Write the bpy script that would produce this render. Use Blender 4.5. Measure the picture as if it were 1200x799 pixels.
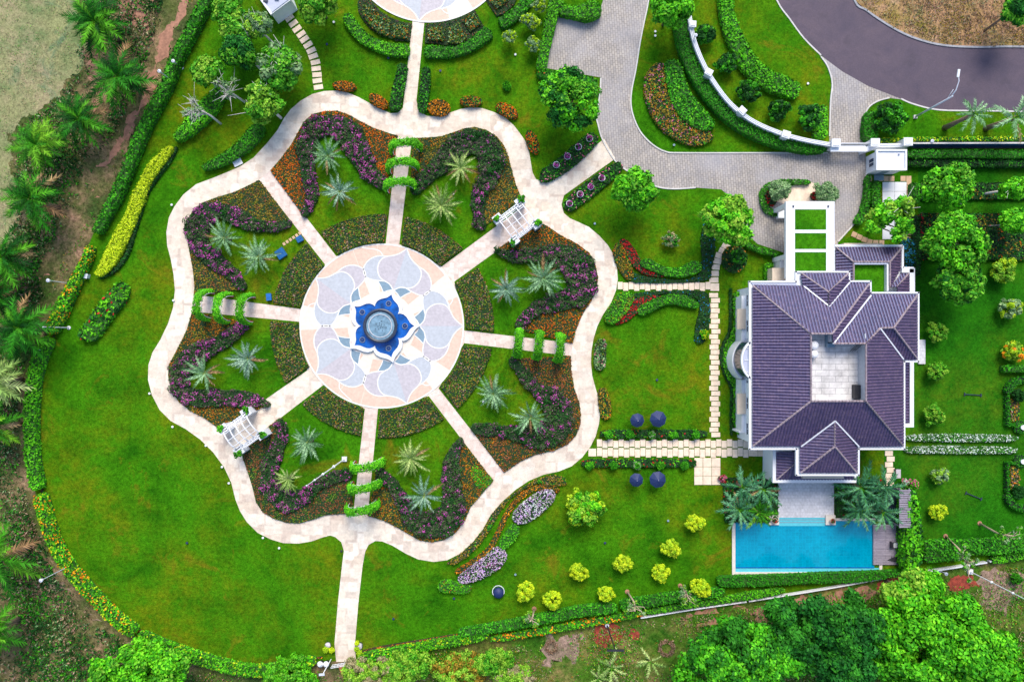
import bpy, bmesh, math, random
import numpy as np
from mathutils import Vector, Matrix
from mathutils.geometry import tessellate_polygon

# ------------------------------------------------------------------ camera, world, sun, exposure
for o in list(bpy.data.objects): bpy.data.objects.remove(o)
scn = bpy.context.scene
C = scn.collection
S = 0.125          # metres per photo pixel at ground level
H = 100.0          # drone height
cd = bpy.data.cameras.new('camera'); cam = bpy.data.objects.new('camera', cd); C.objects.link(cam)
cam.location = (0, 0, H); cd.sensor_width = 36; cd.lens = 24.0; cd.clip_end = 2000; cd.clip_start = 1
scn.camera = cam
scn.view_settings.view_transform = 'Standard'; scn.view_settings.look = 'None'
scn.view_settings.exposure = 0.87; scn.view_settings.gamma = 1
wd = bpy.data.worlds.new('World'); scn.world = wd; wd.use_nodes = True
nt = wd.node_tree; nt.nodes.clear()
sky = nt.nodes.new('ShaderNodeTexSky'); sky.sky_type = 'NISHITA'; sky.sun_disc = False
SUN_EL, SUN_AZ = math.radians(49), math.radians(6)
sky.sun_elevation = SUN_EL; sky.sun_rotation = SUN_AZ; sky.dust_density = 1.6; sky.air_density = 1.0
bg = nt.nodes.new('ShaderNodeBackground'); bg.inputs[1].default_value = 0.14
wo = nt.nodes.new('ShaderNodeOutputWorld')
nt.links.new(sky.outputs[0], bg.inputs[0]); nt.links.new(bg.outputs[0], wo.inputs[0])
sl = bpy.data.lights.new('sun', 'SUN'); sl.energy = 2.0; sl.angle = math.radians(30); sl.color = (1, .93, .82)
so = bpy.data.objects.new('sun', sl); C.objects.link(so)
so.rotation_euler = (-(math.pi / 2 - SUN_EL), 0, -SUN_AZ); so.location = (40, 90, 120)

# ------------------------------------------------------------------ helpers
rnd = random.Random(7)
_seed = [11]
def RG():
    _seed[0] += 1
    return np.random.default_rng(_seed[0])
def W(px, py, z=0.0):
    k = (H - z) / H
    return Vector(((px - 600) * S * k, (399.5 - py) * S * k, z))
def W2(pts, z=0.0): return [tuple(W(x, y, z)[:2]) for x, y in pts]
def area2(p):
    p = np.asarray(p); x, y = p[:, 0], p[:, 1]
    return 0.5 * float(np.sum(x * np.roll(y, -1) - y * np.roll(x, -1)))
def ccw(p): return list(p) if area2(p) > 0 else list(p)[::-1]
def smooth(pts, n=5, closed=True):
    p = [Vector((*q, 0)) if len(q) == 2 else Vector(q) for q in pts]; N = len(p); out = []
    rng = range(N) if closed else range(N - 1)
    for i in rng:
        a = p[(i - 1) % N] if closed else p[max(i - 1, 0)]
        b = p[i]; c = p[(i + 1) % N]
        d = p[(i + 2) % N] if closed else p[min(i + 2, N - 1)]
        for k in range(n):
            t = k / n
            out.append(0.5 * ((2 * b) + (c - a) * t + (2 * a - 5 * b + 4 * c - d) * t * t + (3 * b - a - 3 * c + d) * t ** 3))
    if not closed: out.append(p[-1])
    return [(v.x, v.y) for v in out] if len(pts[0]) == 2 else [tuple(v) for v in out]
def ribbon(pts, w, n=4, cap=True):
    """centre line with widths -> outline"""
    if not hasattr(w, '__len__'): w = [w] * len(pts)
    q = smooth([(x, y, ww) for (x, y), ww in zip(pts, w)], n, False)
    L, R = [], []
    for i, (x, y, ww) in enumerate(q):
        a = q[max(i - 1, 0)]; b = q[min(i + 1, len(q) - 1)]
        dx, dy = b[0] - a[0], b[1] - a[1]; l = math.hypot(dx, dy) or 1
        nx, ny = -dy / l, dx / l
        e = 0.55 if cap and i in (0, len(q) - 1) else 1
        L.append((x + nx * ww / 2 * e, y + ny * ww / 2 * e)); R.append((x - nx * ww / 2 * e, y - ny * ww / 2 * e))
    return L + R[::-1]
def ragged(poly, amp=3.0, step=2.0, seed=3):
    """roughen an outline (photo pixels)"""
    g = np.random.default_rng(seed); ph = g.uniform(0, 6.28, 12); out = []
    for (x0, y0), (x1, y1) in zip(poly, poly[1:] + poly[:1]):
        n = max(1, int(math.dist((x0, y0), (x1, y1)) / step))
        for i in range(n):
            x, y = x0 + (x1 - x0) * i / n, y0 + (y1 - y0) * i / n
            dx = sum(math.sin(x * k * .11 + y * k * .17 + ph[k]) / k for k in range(1, 6)) + g.uniform(-.7, .7); dy = sum(math.cos(x * k * .15 - y * k * .12 + ph[k + 5]) / k for k in range(1, 6)) + g.uniform(-.7, .7)
            out.append((x + dx * amp * .55, y + dy * amp * .55))
    return out
def circ(cx, cy, r, n=24, ry=None, rot=0):
    ry = ry or r; out = []
    for i in range(n):
        a = 2 * math.pi * i / n; x, y = r * math.cos(a), ry * math.sin(a)
        out.append((cx + x * math.cos(rot) - y * math.sin(rot), cy + x * math.sin(rot) + y * math.cos(rot)))
    return out

ORG = {}
def tag(o, label=None, cat=None, group=None, kind=None):
    if label: o['label'] = label
    if cat: o['category'] = cat
    if group: o['group'] = group
    if kind: o['kind'] = kind
    return o
def thing(name, label, cat, loc, group=None, rz=0):
    o = bpy.data.objects.new(name, None); C.objects.link(o); o.empty_display_size = .3
    o.location = loc; o.rotation_euler = (0, 0, rz); ORG[o] = Vector(loc)
    return tag(o, label, cat, group)
class MB:
    """mesh builder: arrays of verts and k-gons"""
    def __init__(s): s.V = []; s.n = 0; s.loops = []; s.tot = []; s.mi = []
    def add(s, V, F, mi=0):
        V = np.asarray(V, dtype=np.float32).reshape(-1, 3)
        if isinstance(F, np.ndarray):
            s.loops.append((F + s.n).astype(np.int32).ravel()); s.tot.append(np.full(len(F), F.shape[1], np.int32))
            s.mi.append(np.broadcast_to(np.asarray(mi, np.int32), (len(F),)).copy())
        else:
            for f in F:
                s.loops.append(np.asarray(f, np.int32) + s.n); s.tot.append(np.array([len(f)], np.int32)); s.mi.append(np.array([mi], np.int32))
        s.V.append(V); s.n += len(V)
        return s
    def mesh(s, name, mats, org=(0, 0, 0), smooth=False):
        V = np.concatenate(s.V) - np.asarray(org, np.float32); L = np.concatenate(s.loops); T = np.concatenate(s.tot); M = np.concatenate(s.mi)
        me = bpy.data.meshes.new(name)
        me.vertices.add(len(V)); me.vertices.foreach_set('co', V.ravel().astype(np.float32))
        me.loops.add(len(L)); me.loops.foreach_set('vertex_index', L)
        me.polygons.add(len(T)); me.polygons.foreach_set('loop_start', np.concatenate([[0], np.cumsum(T)[:-1]]).astype(np.int32))
        me.polygons.foreach_set('material_index', M)
        me.polygons.foreach_set('use_smooth', np.full(len(T), bool(smooth)))
        for m in (mats if isinstance(mats, (list, tuple)) else [mats]): me.materials.append(m)
        me.update(calc_edges=True); me.validate()
        return me
    def build(s, name, mats, parent=None, smooth=False, local=False):
        """verts are world coordinates unless local"""
        if local: org = Vector((0, 0, 0))
        elif parent is not None: org = ORG.get(parent, Vector((0, 0, 0)))
        else:
            A = np.concatenate(s.V); org = Vector((float((A[:, 0].min() + A[:, 0].max()) / 2), float((A[:, 1].min() + A[:, 1].max()) / 2), float(A[:, 2].min())))
        me = s.mesh(name, mats, org, smooth)
        o = bpy.data.objects.new(name, me); C.objects.link(o)
        if parent is not None: o.parent = parent; ORG[o] = ORG.get(parent, Vector((0, 0, 0)))
        else: o.location = org if not local else (0, 0, 0); ORG[o] = Vector(org)
        return o
    def box(s, x0, y0, z0, x1, y1, z1, mi=0):
        v = [(x, y, z) for z in (z0, z1) for x, y in ((x0, y0), (x1, y0), (x1, y1), (x0, y1))]
        return s.add(v, [(3, 2, 1, 0), (4, 5, 6, 7), (0, 1, 5, 4), (1, 2, 6, 5), (2, 3, 7, 6), (3, 0, 4, 7)], mi)
    def prism(s, poly, z0, z1, mi=0, top=True, bottom=False, side_mi=None):
        p = ccw(poly); n = len(p)
        V = [(x, y, z0) for x, y in p] + [(x, y, z1) for x, y in p]
        F = [(i, (i + 1) % n, n + (i + 1) % n, n + i) for i in range(n)]
        s.add(V, F, mi if side_mi is None else side_mi)
        if top: s.flat(p, z1, mi)
        if bottom: s.flat(p, z0, mi, True)
        return s
    def flat(s, poly, z, mi=0, down=False):
        p = ccw(poly); V = [(x, y, z) for x, y in p]
        tr = tessellate_polygon([[Vector(v) for v in V]])
        F = []
        for t in tr:
            a, b, c = (V[i] for i in t)
            ar = (b[0] - a[0]) * (c[1] - a[1]) - (b[1] - a[1]) * (c[0] - a[0])
            if abs(ar) < 1e-9: continue
            t = tuple(t) if ar > 0 else tuple(t)[::-1]
            F.append(t[::-1] if down else t)
        return s.add(V, F, mi)
    def poly3(s, pts, mi=0): return s.add(pts, [tuple(range(len(pts)))], mi)
    def tube(s, pts, r, n=6, mi=0, cap=True):
        if not hasattr(r, '__len__'): r = [r] * len(pts)
        pts = [Vector(p) for p in pts]; V = []
        for i, p in enumerate(pts):
            d = (pts[min(i + 1, len(pts) - 1)] - pts[max(i - 1, 0)]).normalized()
            a = Vector((0, 0, 1)) if abs(d.z) < .9 else Vector((1, 0, 0))
            u = d.cross(a).normalized(); v = d.cross(u)
            for k in range(n):
                t = 2 * math.pi * k / n; V.append(p + (u * math.cos(t) + v * math.sin(t)) * r[i])
        F = [(i * n + k, i * n + (k + 1) % n, (i + 1) * n + (k + 1) % n, (i + 1) * n + k) for i in range(len(pts) - 1) for k in range(n)]
        if cap: F += [tuple(range(n))[::-1], tuple((len(pts) - 1) * n + k for k in range(n))]
        return s.add([tuple(v) for v in V], F, mi)
    def beam(s, a, b, w, h, mi=0):
        """box beam from a to b (centre of top), width w, height h"""
        a, b = Vector(a), Vector(b); d = (b - a).normalized(); up = Vector((0, 0, 1))
        n = up.cross(d)
        n = n.normalized() if n.length > 1e-4 else Vector((1, 0, 0))
        u = d.cross(n)
        V = [tuple(p + n * sx * w / 2 + u * sz) for p in (a, b) for sx, sz in ((-1, -h), (1, -h), (1, 0), (-1, 0))]
        return s.add(V, [(0, 1, 2, 3), (7, 6, 5, 4), (0, 4, 5, 1), (1, 5, 6, 2), (2, 6, 7, 3), (3, 7, 4, 0)], mi)
    def lathe(s, prof, cx, cy, n=24, mi=0):
        V = [(cx + r * math.cos(2 * math.pi * k / n), cy + r * math.sin(2 * math.pi * k / n), z) for r, z in prof for k in range(n)]
        F = [(i * n + k, i * n + (k + 1) % n, (i + 1) * n + (k + 1) % n, (i + 1) * n + k) for i in range(len(prof) - 1) for k in range(n)]
        return s.add(V, F, mi)
    def leaves(s, P, N, size, rng, mi=0, asp=0.6):
        n = len(P); 
        if n == 0: return s
        N = N / (np.linalg.norm(N, axis=1, keepdims=True) + 1e-9)
        T = rng.normal(size=(n, 3)); T -= N * np.sum(T * N, 1, keepdims=True); T /= (np.linalg.norm(T, axis=1, keepdims=True) + 1e-9)
        B = np.cross(N, T); size = np.broadcast_to(size, (n,))[:, None]
        V = np.stack([P - T * size, P - B * size * asp, P + T * size, P + B * size * asp], 1).reshape(-1, 3)
        F = np.arange(4 * n).reshape(n, 4)
        return s.add(V, F, mi)

# ------------------------------------------------------------------ materials
def nodes(name):
    m = bpy.data.materials.new(name); m.use_nodes = True
    t = m.node_tree; b = t.nodes['Principled BSDF']
    return m, t, b
def N(t, typ, **kw):
    n = t.nodes.new(typ)
    for k, v in kw.items(): setattr(n, k, v)
    return n
def ramp(t, fac, stops, interp='LINEAR'):
    r = N(t, 'ShaderNodeValToRGB'); r.color_ramp.interpolation = interp
    el = r.color_ramp.elements
    while len(el) < len(stops): el.new(0.5)
    for e, (p, c) in zip(el, stops): e.position = p; e.color = (*c, 1) if len(c) == 3 else c
    t.links.new(fac, r.inputs[0]); return r.outputs[0]
def noise(t, scale, detail=3, rough=.55, vec=None, dist=0):
    n = N(t, 'ShaderNodeTexNoise'); n.inputs['Scale'].default_value = scale; n.inputs['Detail'].default_value = detail
    n.inputs['Roughness'].default_value = rough; n.inputs['Distortion'].default_value = dist
    if vec is None:
        g = N(t, 'ShaderNodeNewGeometry'); vec = g.outputs['Position']
    t.links.new(vec, n.inputs['Vector']); return n.outputs['Fac']
def mix(t, fac, a, b, mode='MIX'):
    m = N(t, 'ShaderNodeMix', data_type='RGBA', blend_type=mode)
    for s_, v in ((m.inputs[0], fac), (m.inputs[6], a), (m.inputs[7], b)):
        if hasattr(v, 'is_linked') or hasattr(v, 'links'): t.links.new(v, s_)
        elif isinstance(v, (int, float)): s_.default_value = v
        else: s_.default_value = (*v, 1)
    return m.outputs[2]
def bump(t, b, h, strength=.4, dist=.05):
    n = N(t, 'ShaderNodeBump'); n.inputs['Strength'].default_value = strength; n.inputs['Distance'].default_value = dist
    t.links.new(h, n.inputs['Height']); t.links.new(n.outputs[0], b.inputs['Normal'])
def g3(v): return (v, v, v)
def plain(name, col, rough=.6, var=.25, scale=1.5, metal=0):
    m, t, b = nodes(name)
    f = noise(t, scale, 5, .65); c = ramp(t, f, [(.25, [x * (1 - var) for x in col]), (.75, [min(1, x * (1 + var)) for x in col])])
    t.links.new(c, b.inputs['Base Color']); b.inputs['Roughness'].default_value = rough; b.inputs['Metallic'].default_value = metal
    return m
def leafmat(name, cols, var=.35, nscale=.35, rough=.55):
    m, t, b = nodes(name)
    g = N(t, 'ShaderNodeNewGeometry'); n = len(cols)
    c = ramp(t, g.outputs['Random Per Island'], [(i / (n - 1), c) for i, c in enumerate(cols)])
    f = ramp(t, noise(t, nscale, 3), [(.3, g3(1 - var)), (.7, g3(1 + var))])
    t.links.new(mix(t, 1.0, c, f, 'MULTIPLY'), b.inputs['Base Color'])
    b.inputs['Roughness'].default_value = rough; b.inputs['Specular IOR Level'].default_value = .1
    return m
def grass(name, dark, mid, warm, warm_amt=.62, fine=(.55, 1.5), big=.045, third=None):
    m, t, b = nodes(name)
    a = ramp(t, noise(t, .22, 5, .6), [(.3, dark), (.55, mid), (.8, [x * 1.15 for x in mid])])
    k = ramp(t, noise(t, big, 5, .62, dist=.4), [(warm_amt - .1, g3(0)), (warm_amt + .13, g3(1))])
    k2 = ramp(t, noise(t, .4, 5, .75), [(.38, g3(.1)), (.62, g3(1))])
    k = mix(t, 1.0, k, k2, 'MULTIPLY')
    c = mix(t, k, a, warm)
    if third: c = mix(t, ramp(t, noise(t, .13, 6, .7, dist=1.2), [(.57, g3(0)), (.70, g3(.7))]), c, third)
    c = mix(t, 1.0, c, ramp(t, noise(t, 1.9, 6, .95), [(.36, g3(fine[0])), (.64, g3(fine[1]))]), 'MULTIPLY')
    c = mix(t, 1.0, c, ramp(t, noise(t, 4.0, 3, .8), [(.3, g3(.8)), (.7, g3(1.2))]), 'MULTIPLY')
    t.links.new(c, b.inputs['Base Color']); b.inputs['Roughness'].default_value = .9; b.inputs['Specular IOR Level'].default_value = .02
    bump(t, b, noise(t, 5, 4, .7), .6, .12)
    return m
def pavers(name, c1, c2, mortar, bw, bh, rot=0, msize=.02, var=.25, rough=.7, stain=None):
    m, t, b = nodes(name)
    g = N(t, 'ShaderNodeNewGeometry'); mp = N(t, 'ShaderNodeMapping'); mp.inputs['Rotation'].default_value = (0, 0, rot)
    t.links.new(g.outputs['Position'], mp.inputs[0])
    br = N(t, 'ShaderNodeTexBrick'); br.inputs['Scale'].default_value = 1; br.inputs['Brick Width'].default_value = bw
    br.inputs['Row Height'].default_value = bh; br.inputs['Mortar Size'].default_value = msize; br.inputs['Color1'].default_value = (*c1, 1)
    br.inputs['Color2'].default_value = (*c2, 1); br.inputs['Mortar'].default_value = (*mortar, 1); br.inputs['Bias'].default_value = 0
    t.links.new(mp.outputs[0], br.inputs['Vector'])
    f = ramp(t, noise(t, .3, 5, .7), [(.3, g3(1 - var)), (.7, g3(1 + var * .5))])
    f2 = ramp(t, noise(t, 2.5, 4, .7), [(.3, g3(.85)), (.7, g3(1.15))])
    c = mix(t, 1.0, mix(t, 1.0, br.outputs[0], f, 'MULTIPLY'), f2, 'MULTIPLY')
    if stain:
        c = mix(t, ramp(t, noise(t, .12, 4, .6), [(.45, g3(0)), (.7, g3(.7))]), c, stain)
        c = mix(t, ramp(t, noise(t, .45, 6, .8, dist=1.5), [(.56, g3(0)), (.72, g3(.55))]), c, tuple(x * .45 for x in stain))
    t.links.new(c, b.inputs['Base Color']); b.inputs['Roughness'].default_value = rough
    bump(t, b, br.outputs['Fac'], -.3, .02)
    return m
def flag(name, cols, cell=1.1, joint=(.4, .3, .25), rough=.7):
    """random stone slabs"""
    m, t, b = nodes(name)
    g = N(t, 'ShaderNodeNewGeometry')
    v = N(t, 'ShaderNodeTexVoronoi', feature='F1', distance='CHEBYCHEV'); v.inputs['Scale'].default_value = cell; v.inputs['Randomness'].default_value = .8
    t.links.new(g.outputs['Position'], v.inputs['Vector'])
    sx = N(t, 'ShaderNodeSeparateColor'); t.links.new(v.outputs['Color'], sx.inputs[0])
    n = len(cols); c = ramp(t, sx.outputs[0], [(i / (n - 1), c) for i, c in enumerate(cols)])
    e = N(t, 'ShaderNodeTexVoronoi', feature='DISTANCE_TO_EDGE'); e.inputs['Scale'].default_value = cell; e.inputs['Randomness'].default_value = .8
    t.links.new(g.outputs['Position'], e.inputs['Vector'])
    j = ramp(t, v.outputs['Distance'], [(.48, g3(0)), (.66, g3(.7))])
    c = mix(t, j, c, joint)
    c = mix(t, 1.0, c, ramp(t, noise(t, 1.4, 6, .75), [(.3, g3(.74)), (.7, g3(1.12))]), 'MULTIPLY')
    c = mix(t, ramp(t, noise(t, .25, 5, .7), [(.5, g3(0)), (.72, g3(.5))]), c, joint)
    t.links.new(c, b.inputs['Base Color']); b.inputs['Roughness'].default_value = rough
    return m

M = {}
M['lawn'] = grass('lawn_grass', (.014, .090, .002), (.038, .165, .003), (.125, .165, .004), .51, (.45, 1.55), .05, (.17, .13, .008))
M['lawn_deep'] = grass('deep_lawn_grass', (.008, .078, .003), (.018, .130, .004), (.08, .15, .006), .60, (.5, 1.5))
M['scrub'] = grass('rough_scrub_ground', (.022, .055, .014), (.075, .095, .025), (.34, .20, .13), .50, (.35, 1.7), .11, (.03, .10, .012))
M['field'] = grass('dry_field_grass', (.10, .17, .06), (.24, .25, .11), (.33, .27, .16), .5, (.6, 1.4), .06, (.05, .15, .09))
M['verge'] = grass('dry_verge_grass', (.20, .13, .04), (.38, .22, .12), (.20, .18, .03), .52, (.4, 1.6), .16, (.46, .30, .20))
M['earth'] = plain('bare_earth', (.33, .16, .10), .9, .5, 1.6)
M['redearth'] = plain('red_laterite_soil', (.26, .04, .02), .9, .7, 2.0)
M['path'] = flag('path_flagstones', [(.66, .54, .42), (.78, .68, .55), (.70, .61, .50), (.84, .75, .63), (.72, .59, .46)], .75, (.52, .40, .32))
M['spoke'] = flag('spoke_stone', [(.72, .58, .49), (.80, .67, .58), (.68, .53, .45)], 1.3, (.55, .42, .34))
M['slab'] = plain('stepping_stone', (.78, .62, .47), .7, .22, 1.2)
M['brown_slab'] = plain('tan_stone_border', (.55, .36, .22), .7, .25, 1.2)
M['drive'] = pavers('driveway_pavers', (.42, .37, .32), (.32, .29, .27), (.19, .165, .15), .62, .36, 1.49, .035, .25, stain=(.33, .32, .35))
M['asphalt'] = None
m, t, b = nodes('asphalt'); c = ramp(t, noise(t, .2, 5, .7, dist=.5), [(.3, (.058, .043, .070)), (.7, (.098, .068, .090))])
c = mix(t, 1.0, c, ramp(t, noise(t, 6, 4, .8), [(.3, g3(.8)), (.7, g3(1.2))]), 'MULTIPLY'); c = mix(t, ramp(t, noise(t, .9, 6, .8, dist=2.5), [(.50, g3(0)), (.505, g3(.55)), (.515, g3(0))]), c, (.03, .025, .035)); c = mix(t, ramp(t, noise(t, .35, 3, .6), [(.6, g3(0)), (.7, g3(.35))]), c, (.04, .03, .045))
t.links.new(c, b.inputs['Base Color']); b.inputs['Roughness'].default_value = .75
M['asphalt'] = m
M['kerb'] = plain('kerb_concrete', (.55, .53, .50), .8, .2, .8)
M['kerb_dark'] = plain('weathered_kerb', (.30, .30, .32), .8, .3, .8)
M['white'] = plain('white_paint', (.70, .71, .74), .45, .06, .7)
M['grout'] = plain('white_stone_band', (.74, .71, .66), .6, .05, 1)
M['peach'] = plain('peach_terrazzo', (.66, .47, .36), .6, .16, 2.2)
M['cream'] = plain('cream_terrazzo', (.70, .63, .53), .6, .10, 2.2)
M['lav'] = plain('lavender_terrazzo', (.47, .43, .45), .6, .18, 2.6)
M['pale'] = plain('pale_blue_terrazzo', (.44, .46, .49), .6, .14, 2.6)
M['teal'] = plain('grey_teal_terrazzo', (.18, .27, .34), .6, .18, 2.6)
M['basin'] = plain('blue_mosaic', (.003, .085, .36), .25, .7, .9)
M['basin_dark'] = plain('dark_blue_mosaic', (.01, .04, .16), .3, .3, 1)
M['fount'] = plain('dark_fountain_stone', (.025, .035, .06), .35, .4, 2)
M['bowl'] = plain('pale_fountain_water', (.17, .28, .36), .12, .5, 1.6)
M['chrome'] = plain('steel', (.35, .38, .42), .35, .1, 2, .8)
m, t, b = nodes('pool_water'); c = ramp(t, noise(t, .25, 3), [(.3, (.0, .23, .38)), (.7, (.0, .29, .44))]); c = mix(t, 1.0, c, ramp(t, noise(t, 5, 2, .6), [(.3, g3(.9)), (.7, g3(1.1))]), 'MULTIPLY')
br = N(t, 'ShaderNodeTexBrick'); br.offset = 0; br.inputs['Scale'].default_value = 1; br.inputs['Brick Width'].default_value = .5; br.inputs['Row Height'].default_value = .5; br.inputs['Mortar Size'].default_value = .03
for k_, v_ in (('Color1', (.92, .92, .92, 1)), ('Color2', (1.08, 1.08, 1.08, 1)), ('Mortar', (1.2, 1.15, 1.1, 1))): br.inputs[k_].default_value = v_
g = N(t, 'ShaderNodeNewGeometry'); t.links.new(g.outputs['Position'], br.inputs['Vector']); c = mix(t, 1.0, c, br.outputs[0], 'MULTIPLY')
t.links.new(c, b.inputs['Base Color']); b.inputs['Roughness'].default_value = .08; bump(t, b, noise(t, 2.5, 3), .15, .05)
M['water'] = m
M['water_lt'] = plain('shallow_pool_step', (.10, .50, .58), .2, .15, 3)
M['coping'] = plain('pool_coping', (.64, .58, .52), .6, .1, 1)
M['terrace'] = pavers('terrace_tiles', (.64, .63, .66), (.58, .57, .60), (.46, .45, .48), .5, .5, 0, .02, .14)
M['deck'] = pavers('timber_deck', (.34, .30, .36), (.28, .25, .31), (.14, .11, .14), 2.6, .2, 0, .02, .2)
M['roofdeck'] = plain('weathered_roof_slab', (.58, .56, .55), .8, .4, .9)
M['beige'] = plain('beige_canopy', (.62, .51, .40), .7, .08, 1)
M['wall'] = plain('white_house_wall', (.74, .76, .80), .7, .07, .8)
M['glass'] = plain('window_glass', (.02, .04, .08), .08, .2, 1)
M['darkblue'] = plain('dark_blue_panel', (.01, .10, .28), .3, .3, 2)
M['greyblue'] = plain('grey_terrace_floor', (.42, .45, .56), .6, .12, 1)
m, t, b = nodes('roof_tiles'); g = N(t, 'ShaderNodeNewGeometry')
c = ramp(t, noise(t, 2.2, 4, .75), [(.25, (.034, .017, .045)), (.5, (.078, .038, .078)), (.8, (.20, .12, .14))]); c2 = ramp(t, noise(t, .25, 5, .6), [(.3, g3(.8)), (.7, g3(1.15))])
t.links.new(mix(t, 1.0, c, c2, 'MULTIPLY'), b.inputs['Base Color']); b.inputs['Roughness'].default_value = .5; b.inputs['IOR'].default_value = 1.8; b.inputs['Specular IOR Level'].default_value = .6; b.inputs['Specular Tint'].default_value = (.4, .58, 1, 1)
M['tile'] = m
M['ridge'] = plain('ridge_cap_tile', (.27, .21, .23), .6, .6, 3)
M['roofgrass'] = grass('green_turf_panel', (.02, .12, .003), (.045, .19, .004), (.06, .2, .01), .6)
M['navy'] = plain('navy_parasol_fabric', (.007, .02, .095), .6, .2, 1.2)
M['bark'] = plain('bark', (.20, .13, .09), .9, .3, 3)
M['palebark'] = plain('pale_grey_bark', (.62, .58, .56), .8, .2, 3)
M['tanbark'] = plain('tan_bark', (.42, .33, .22), .8, .3, 3)
M['rust'] = plain('rusty_ramp', (.48, .17, .07), .8, .3, 1.4)
M['blue'] = plain('blue_plastic', (.01, .13, .42), .4, .2, 2)
M['black'] = plain('black_metal', (.02, .02, .025), .5, .2, 2)
M['steelpole'] = plain('galvanised_pole', (.55, .57, .64), .45, .08, 2)
M['mulch'] = plain('dark_mulch', (.035, .015, .022), .9, .4, 2)
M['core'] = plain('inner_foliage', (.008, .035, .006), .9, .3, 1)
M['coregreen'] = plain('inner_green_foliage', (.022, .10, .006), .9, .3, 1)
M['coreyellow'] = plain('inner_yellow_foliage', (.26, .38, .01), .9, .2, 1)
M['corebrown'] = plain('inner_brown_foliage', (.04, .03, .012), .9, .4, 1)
# foliage
LG = leafmat
M['hedge'] = LG('hedge_leaves', [(.010, .085, .004), (.02, .18, .006), (.045, .28, .008), (.08, .38, .012)])
M['hedge_bright'] = LG('bright_hedge_leaves', [(.02, .17, .004), (.06, .36, .006), (.14, .50, .012), (.04, .26, .006)])
M['hedge_dark'] = LG('dark_hedge_leaves', [(.006, .035, .006), (.012, .075, .010), (.02, .12, .015)])
M['lawnhedge'] = LG('clipped_hedge_leaves', [(.012, .13, .004), (.022, .20, .006), (.045, .27, .008)], .15)
M['yellow'] = LG('yellow_green_leaves', [(.34, .50, .008), (.46, .60, .012), (.58, .68, .02), (.28, .42, .008)], .1)
M['lime'] = LG('lime_leaves', [(.08, .24, .004), (.22, .42, .008), (.38, .56, .015), (.48, .62, .03)], .15)
M['palegreen'] = LG('grey_green_leaves', [(.06, .16, .05), (.15, .28, .10), (.3, .42, .2)], .2)
M['purple'] = LG('purple_flowers', [(.32, .03, .22), (.46, .07, .33), (.22, .03, .17), (.58, .16, .42)], .3, 1)
M['purpledark'] = LG('dark_purple_leaves', [(.014, .08, .008), (.035, .05, .025), (.035, .15, .012), (.12, .05, .08), (.02, .10, .01)], .3, .8)
M['pink'] = LG('pink_flowers', [(.5, .09, .16), (.6, .2, .3), (.4, .1, .1)], .2)
M['rustg'] = LG('rust_groundcover', [(.34, .09, .006), (.50, .17, .01), (.22, .07, .006), (.12, .14, .008)], .3)
M['redg'] = LG('red_groundcover', [(.62, .08, .004), (.66, .16, .008), (.42, .07, .005), (.24, .15, .006)], .3)
M['oliveg'] = LG('olive_groundcover', [(.24, .17, .012), (.38, .25, .03), (.14, .12, .01), (.09, .13, .01), (.34, .15, .015)], .25)
M['browng'] = LG('brown_groundcover', [(.20, .06, .02), (.34, .12, .05), (.13, .045, .015), (.16, .11, .02)], .25)
M['darkg'] = LG('dark_green_groundcover', [(.014, .06, .004), (.05, .15, .008), (.10, .19, .01), (.22, .20, .04)], .25)
M['pinkbrown'] = LG('pinkish_groundcover', [(.34, .20, .14), (.24, .13, .08), (.10, .08, .03), (.42, .28, .22)], .25)
M['orange'] = LG('orange_flowers', [(.75, .2, .01), (.8, .36, .01), (.6, .12, .01)], .15)
M['red'] = LG('red_flowers', [(.35, .01, .012), (.5, .02, .02), (.2, .01, .01)], .2)
M['whitefl'] = LG('white_flowers', [(.55, .62, .55), (.7, .75, .72), (.35, .5, .35)], .1)
M['lilac'] = LG('lilac_flowers', [(.44, .24, .58), (.56, .36, .62), (.44, .40, .38), (.62, .48, .6)], .15)
M['bluelf'] = LG('blue_green_leaves', [(.01, .12, .25), (.02, .2, .38), (.01, .08, .12)], .15)
def frondmat(name, cols, rough=.5):
    m, t, b = nodes(name); oi = N(t, 'ShaderNodeObjectInfo'); n = len(cols)
    c = ramp(t, oi.outputs['Random'], [(i / (n - 1), c) for i, c in enumerate(cols)]); g = N(t, 'ShaderNodeNewGeometry')
    c = mix(t, 1.0, c, ramp(t, g.outputs['Random Per Island'], [(0, g3(.55)), (1, g3(1.4))]), 'MULTIPLY')
    t.links.new(c, b.inputs['Base Color']); b.inputs['Roughness'].default_value = rough; b.inputs['Specular IOR Level'].default_value = .06; return m
M['deadfrond'] = frondmat('dead_palm_frond', [(.20, .11, .05), (.36, .25, .12)])
M['silver'] = frondmat('silver_palm_frond', [(.09, .20, .08), (.18, .34, .16), (.28, .44, .24)])
M['silver2'] = frondmat('blue_silver_palm_frond', [(.09, .19, .11), (.19, .33, .22), (.32, .45, .32)])
M['palmyellow'] = frondmat('yellow_green_palm_frond', [(.14, .26, .05), (.26, .38, .10), (.42, .50, .18)])
M['palmdark'] = frondmat('deep_green_palm_frond', [(.004, .035, .004), (.010, .09, .006), (.025, .18, .008), (.09, .32, .012)])
M['palmmid'] = frondmat('green_palm_frond', [(.012, .09, .005), (.04, .21, .008), (.16, .38, .018)])
M['palmtrop'] = frondmat('pool_palm_frond', [(.02, .09, .04), (.05, .18, .08), (.12, .30, .15)])
M['treebright'] = LG('bright_tree_leaves', [(.015, .15, .004), (.05, .34, .006), (.12, .50, .010), (.20, .60, .02)], .25, .5)
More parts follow.
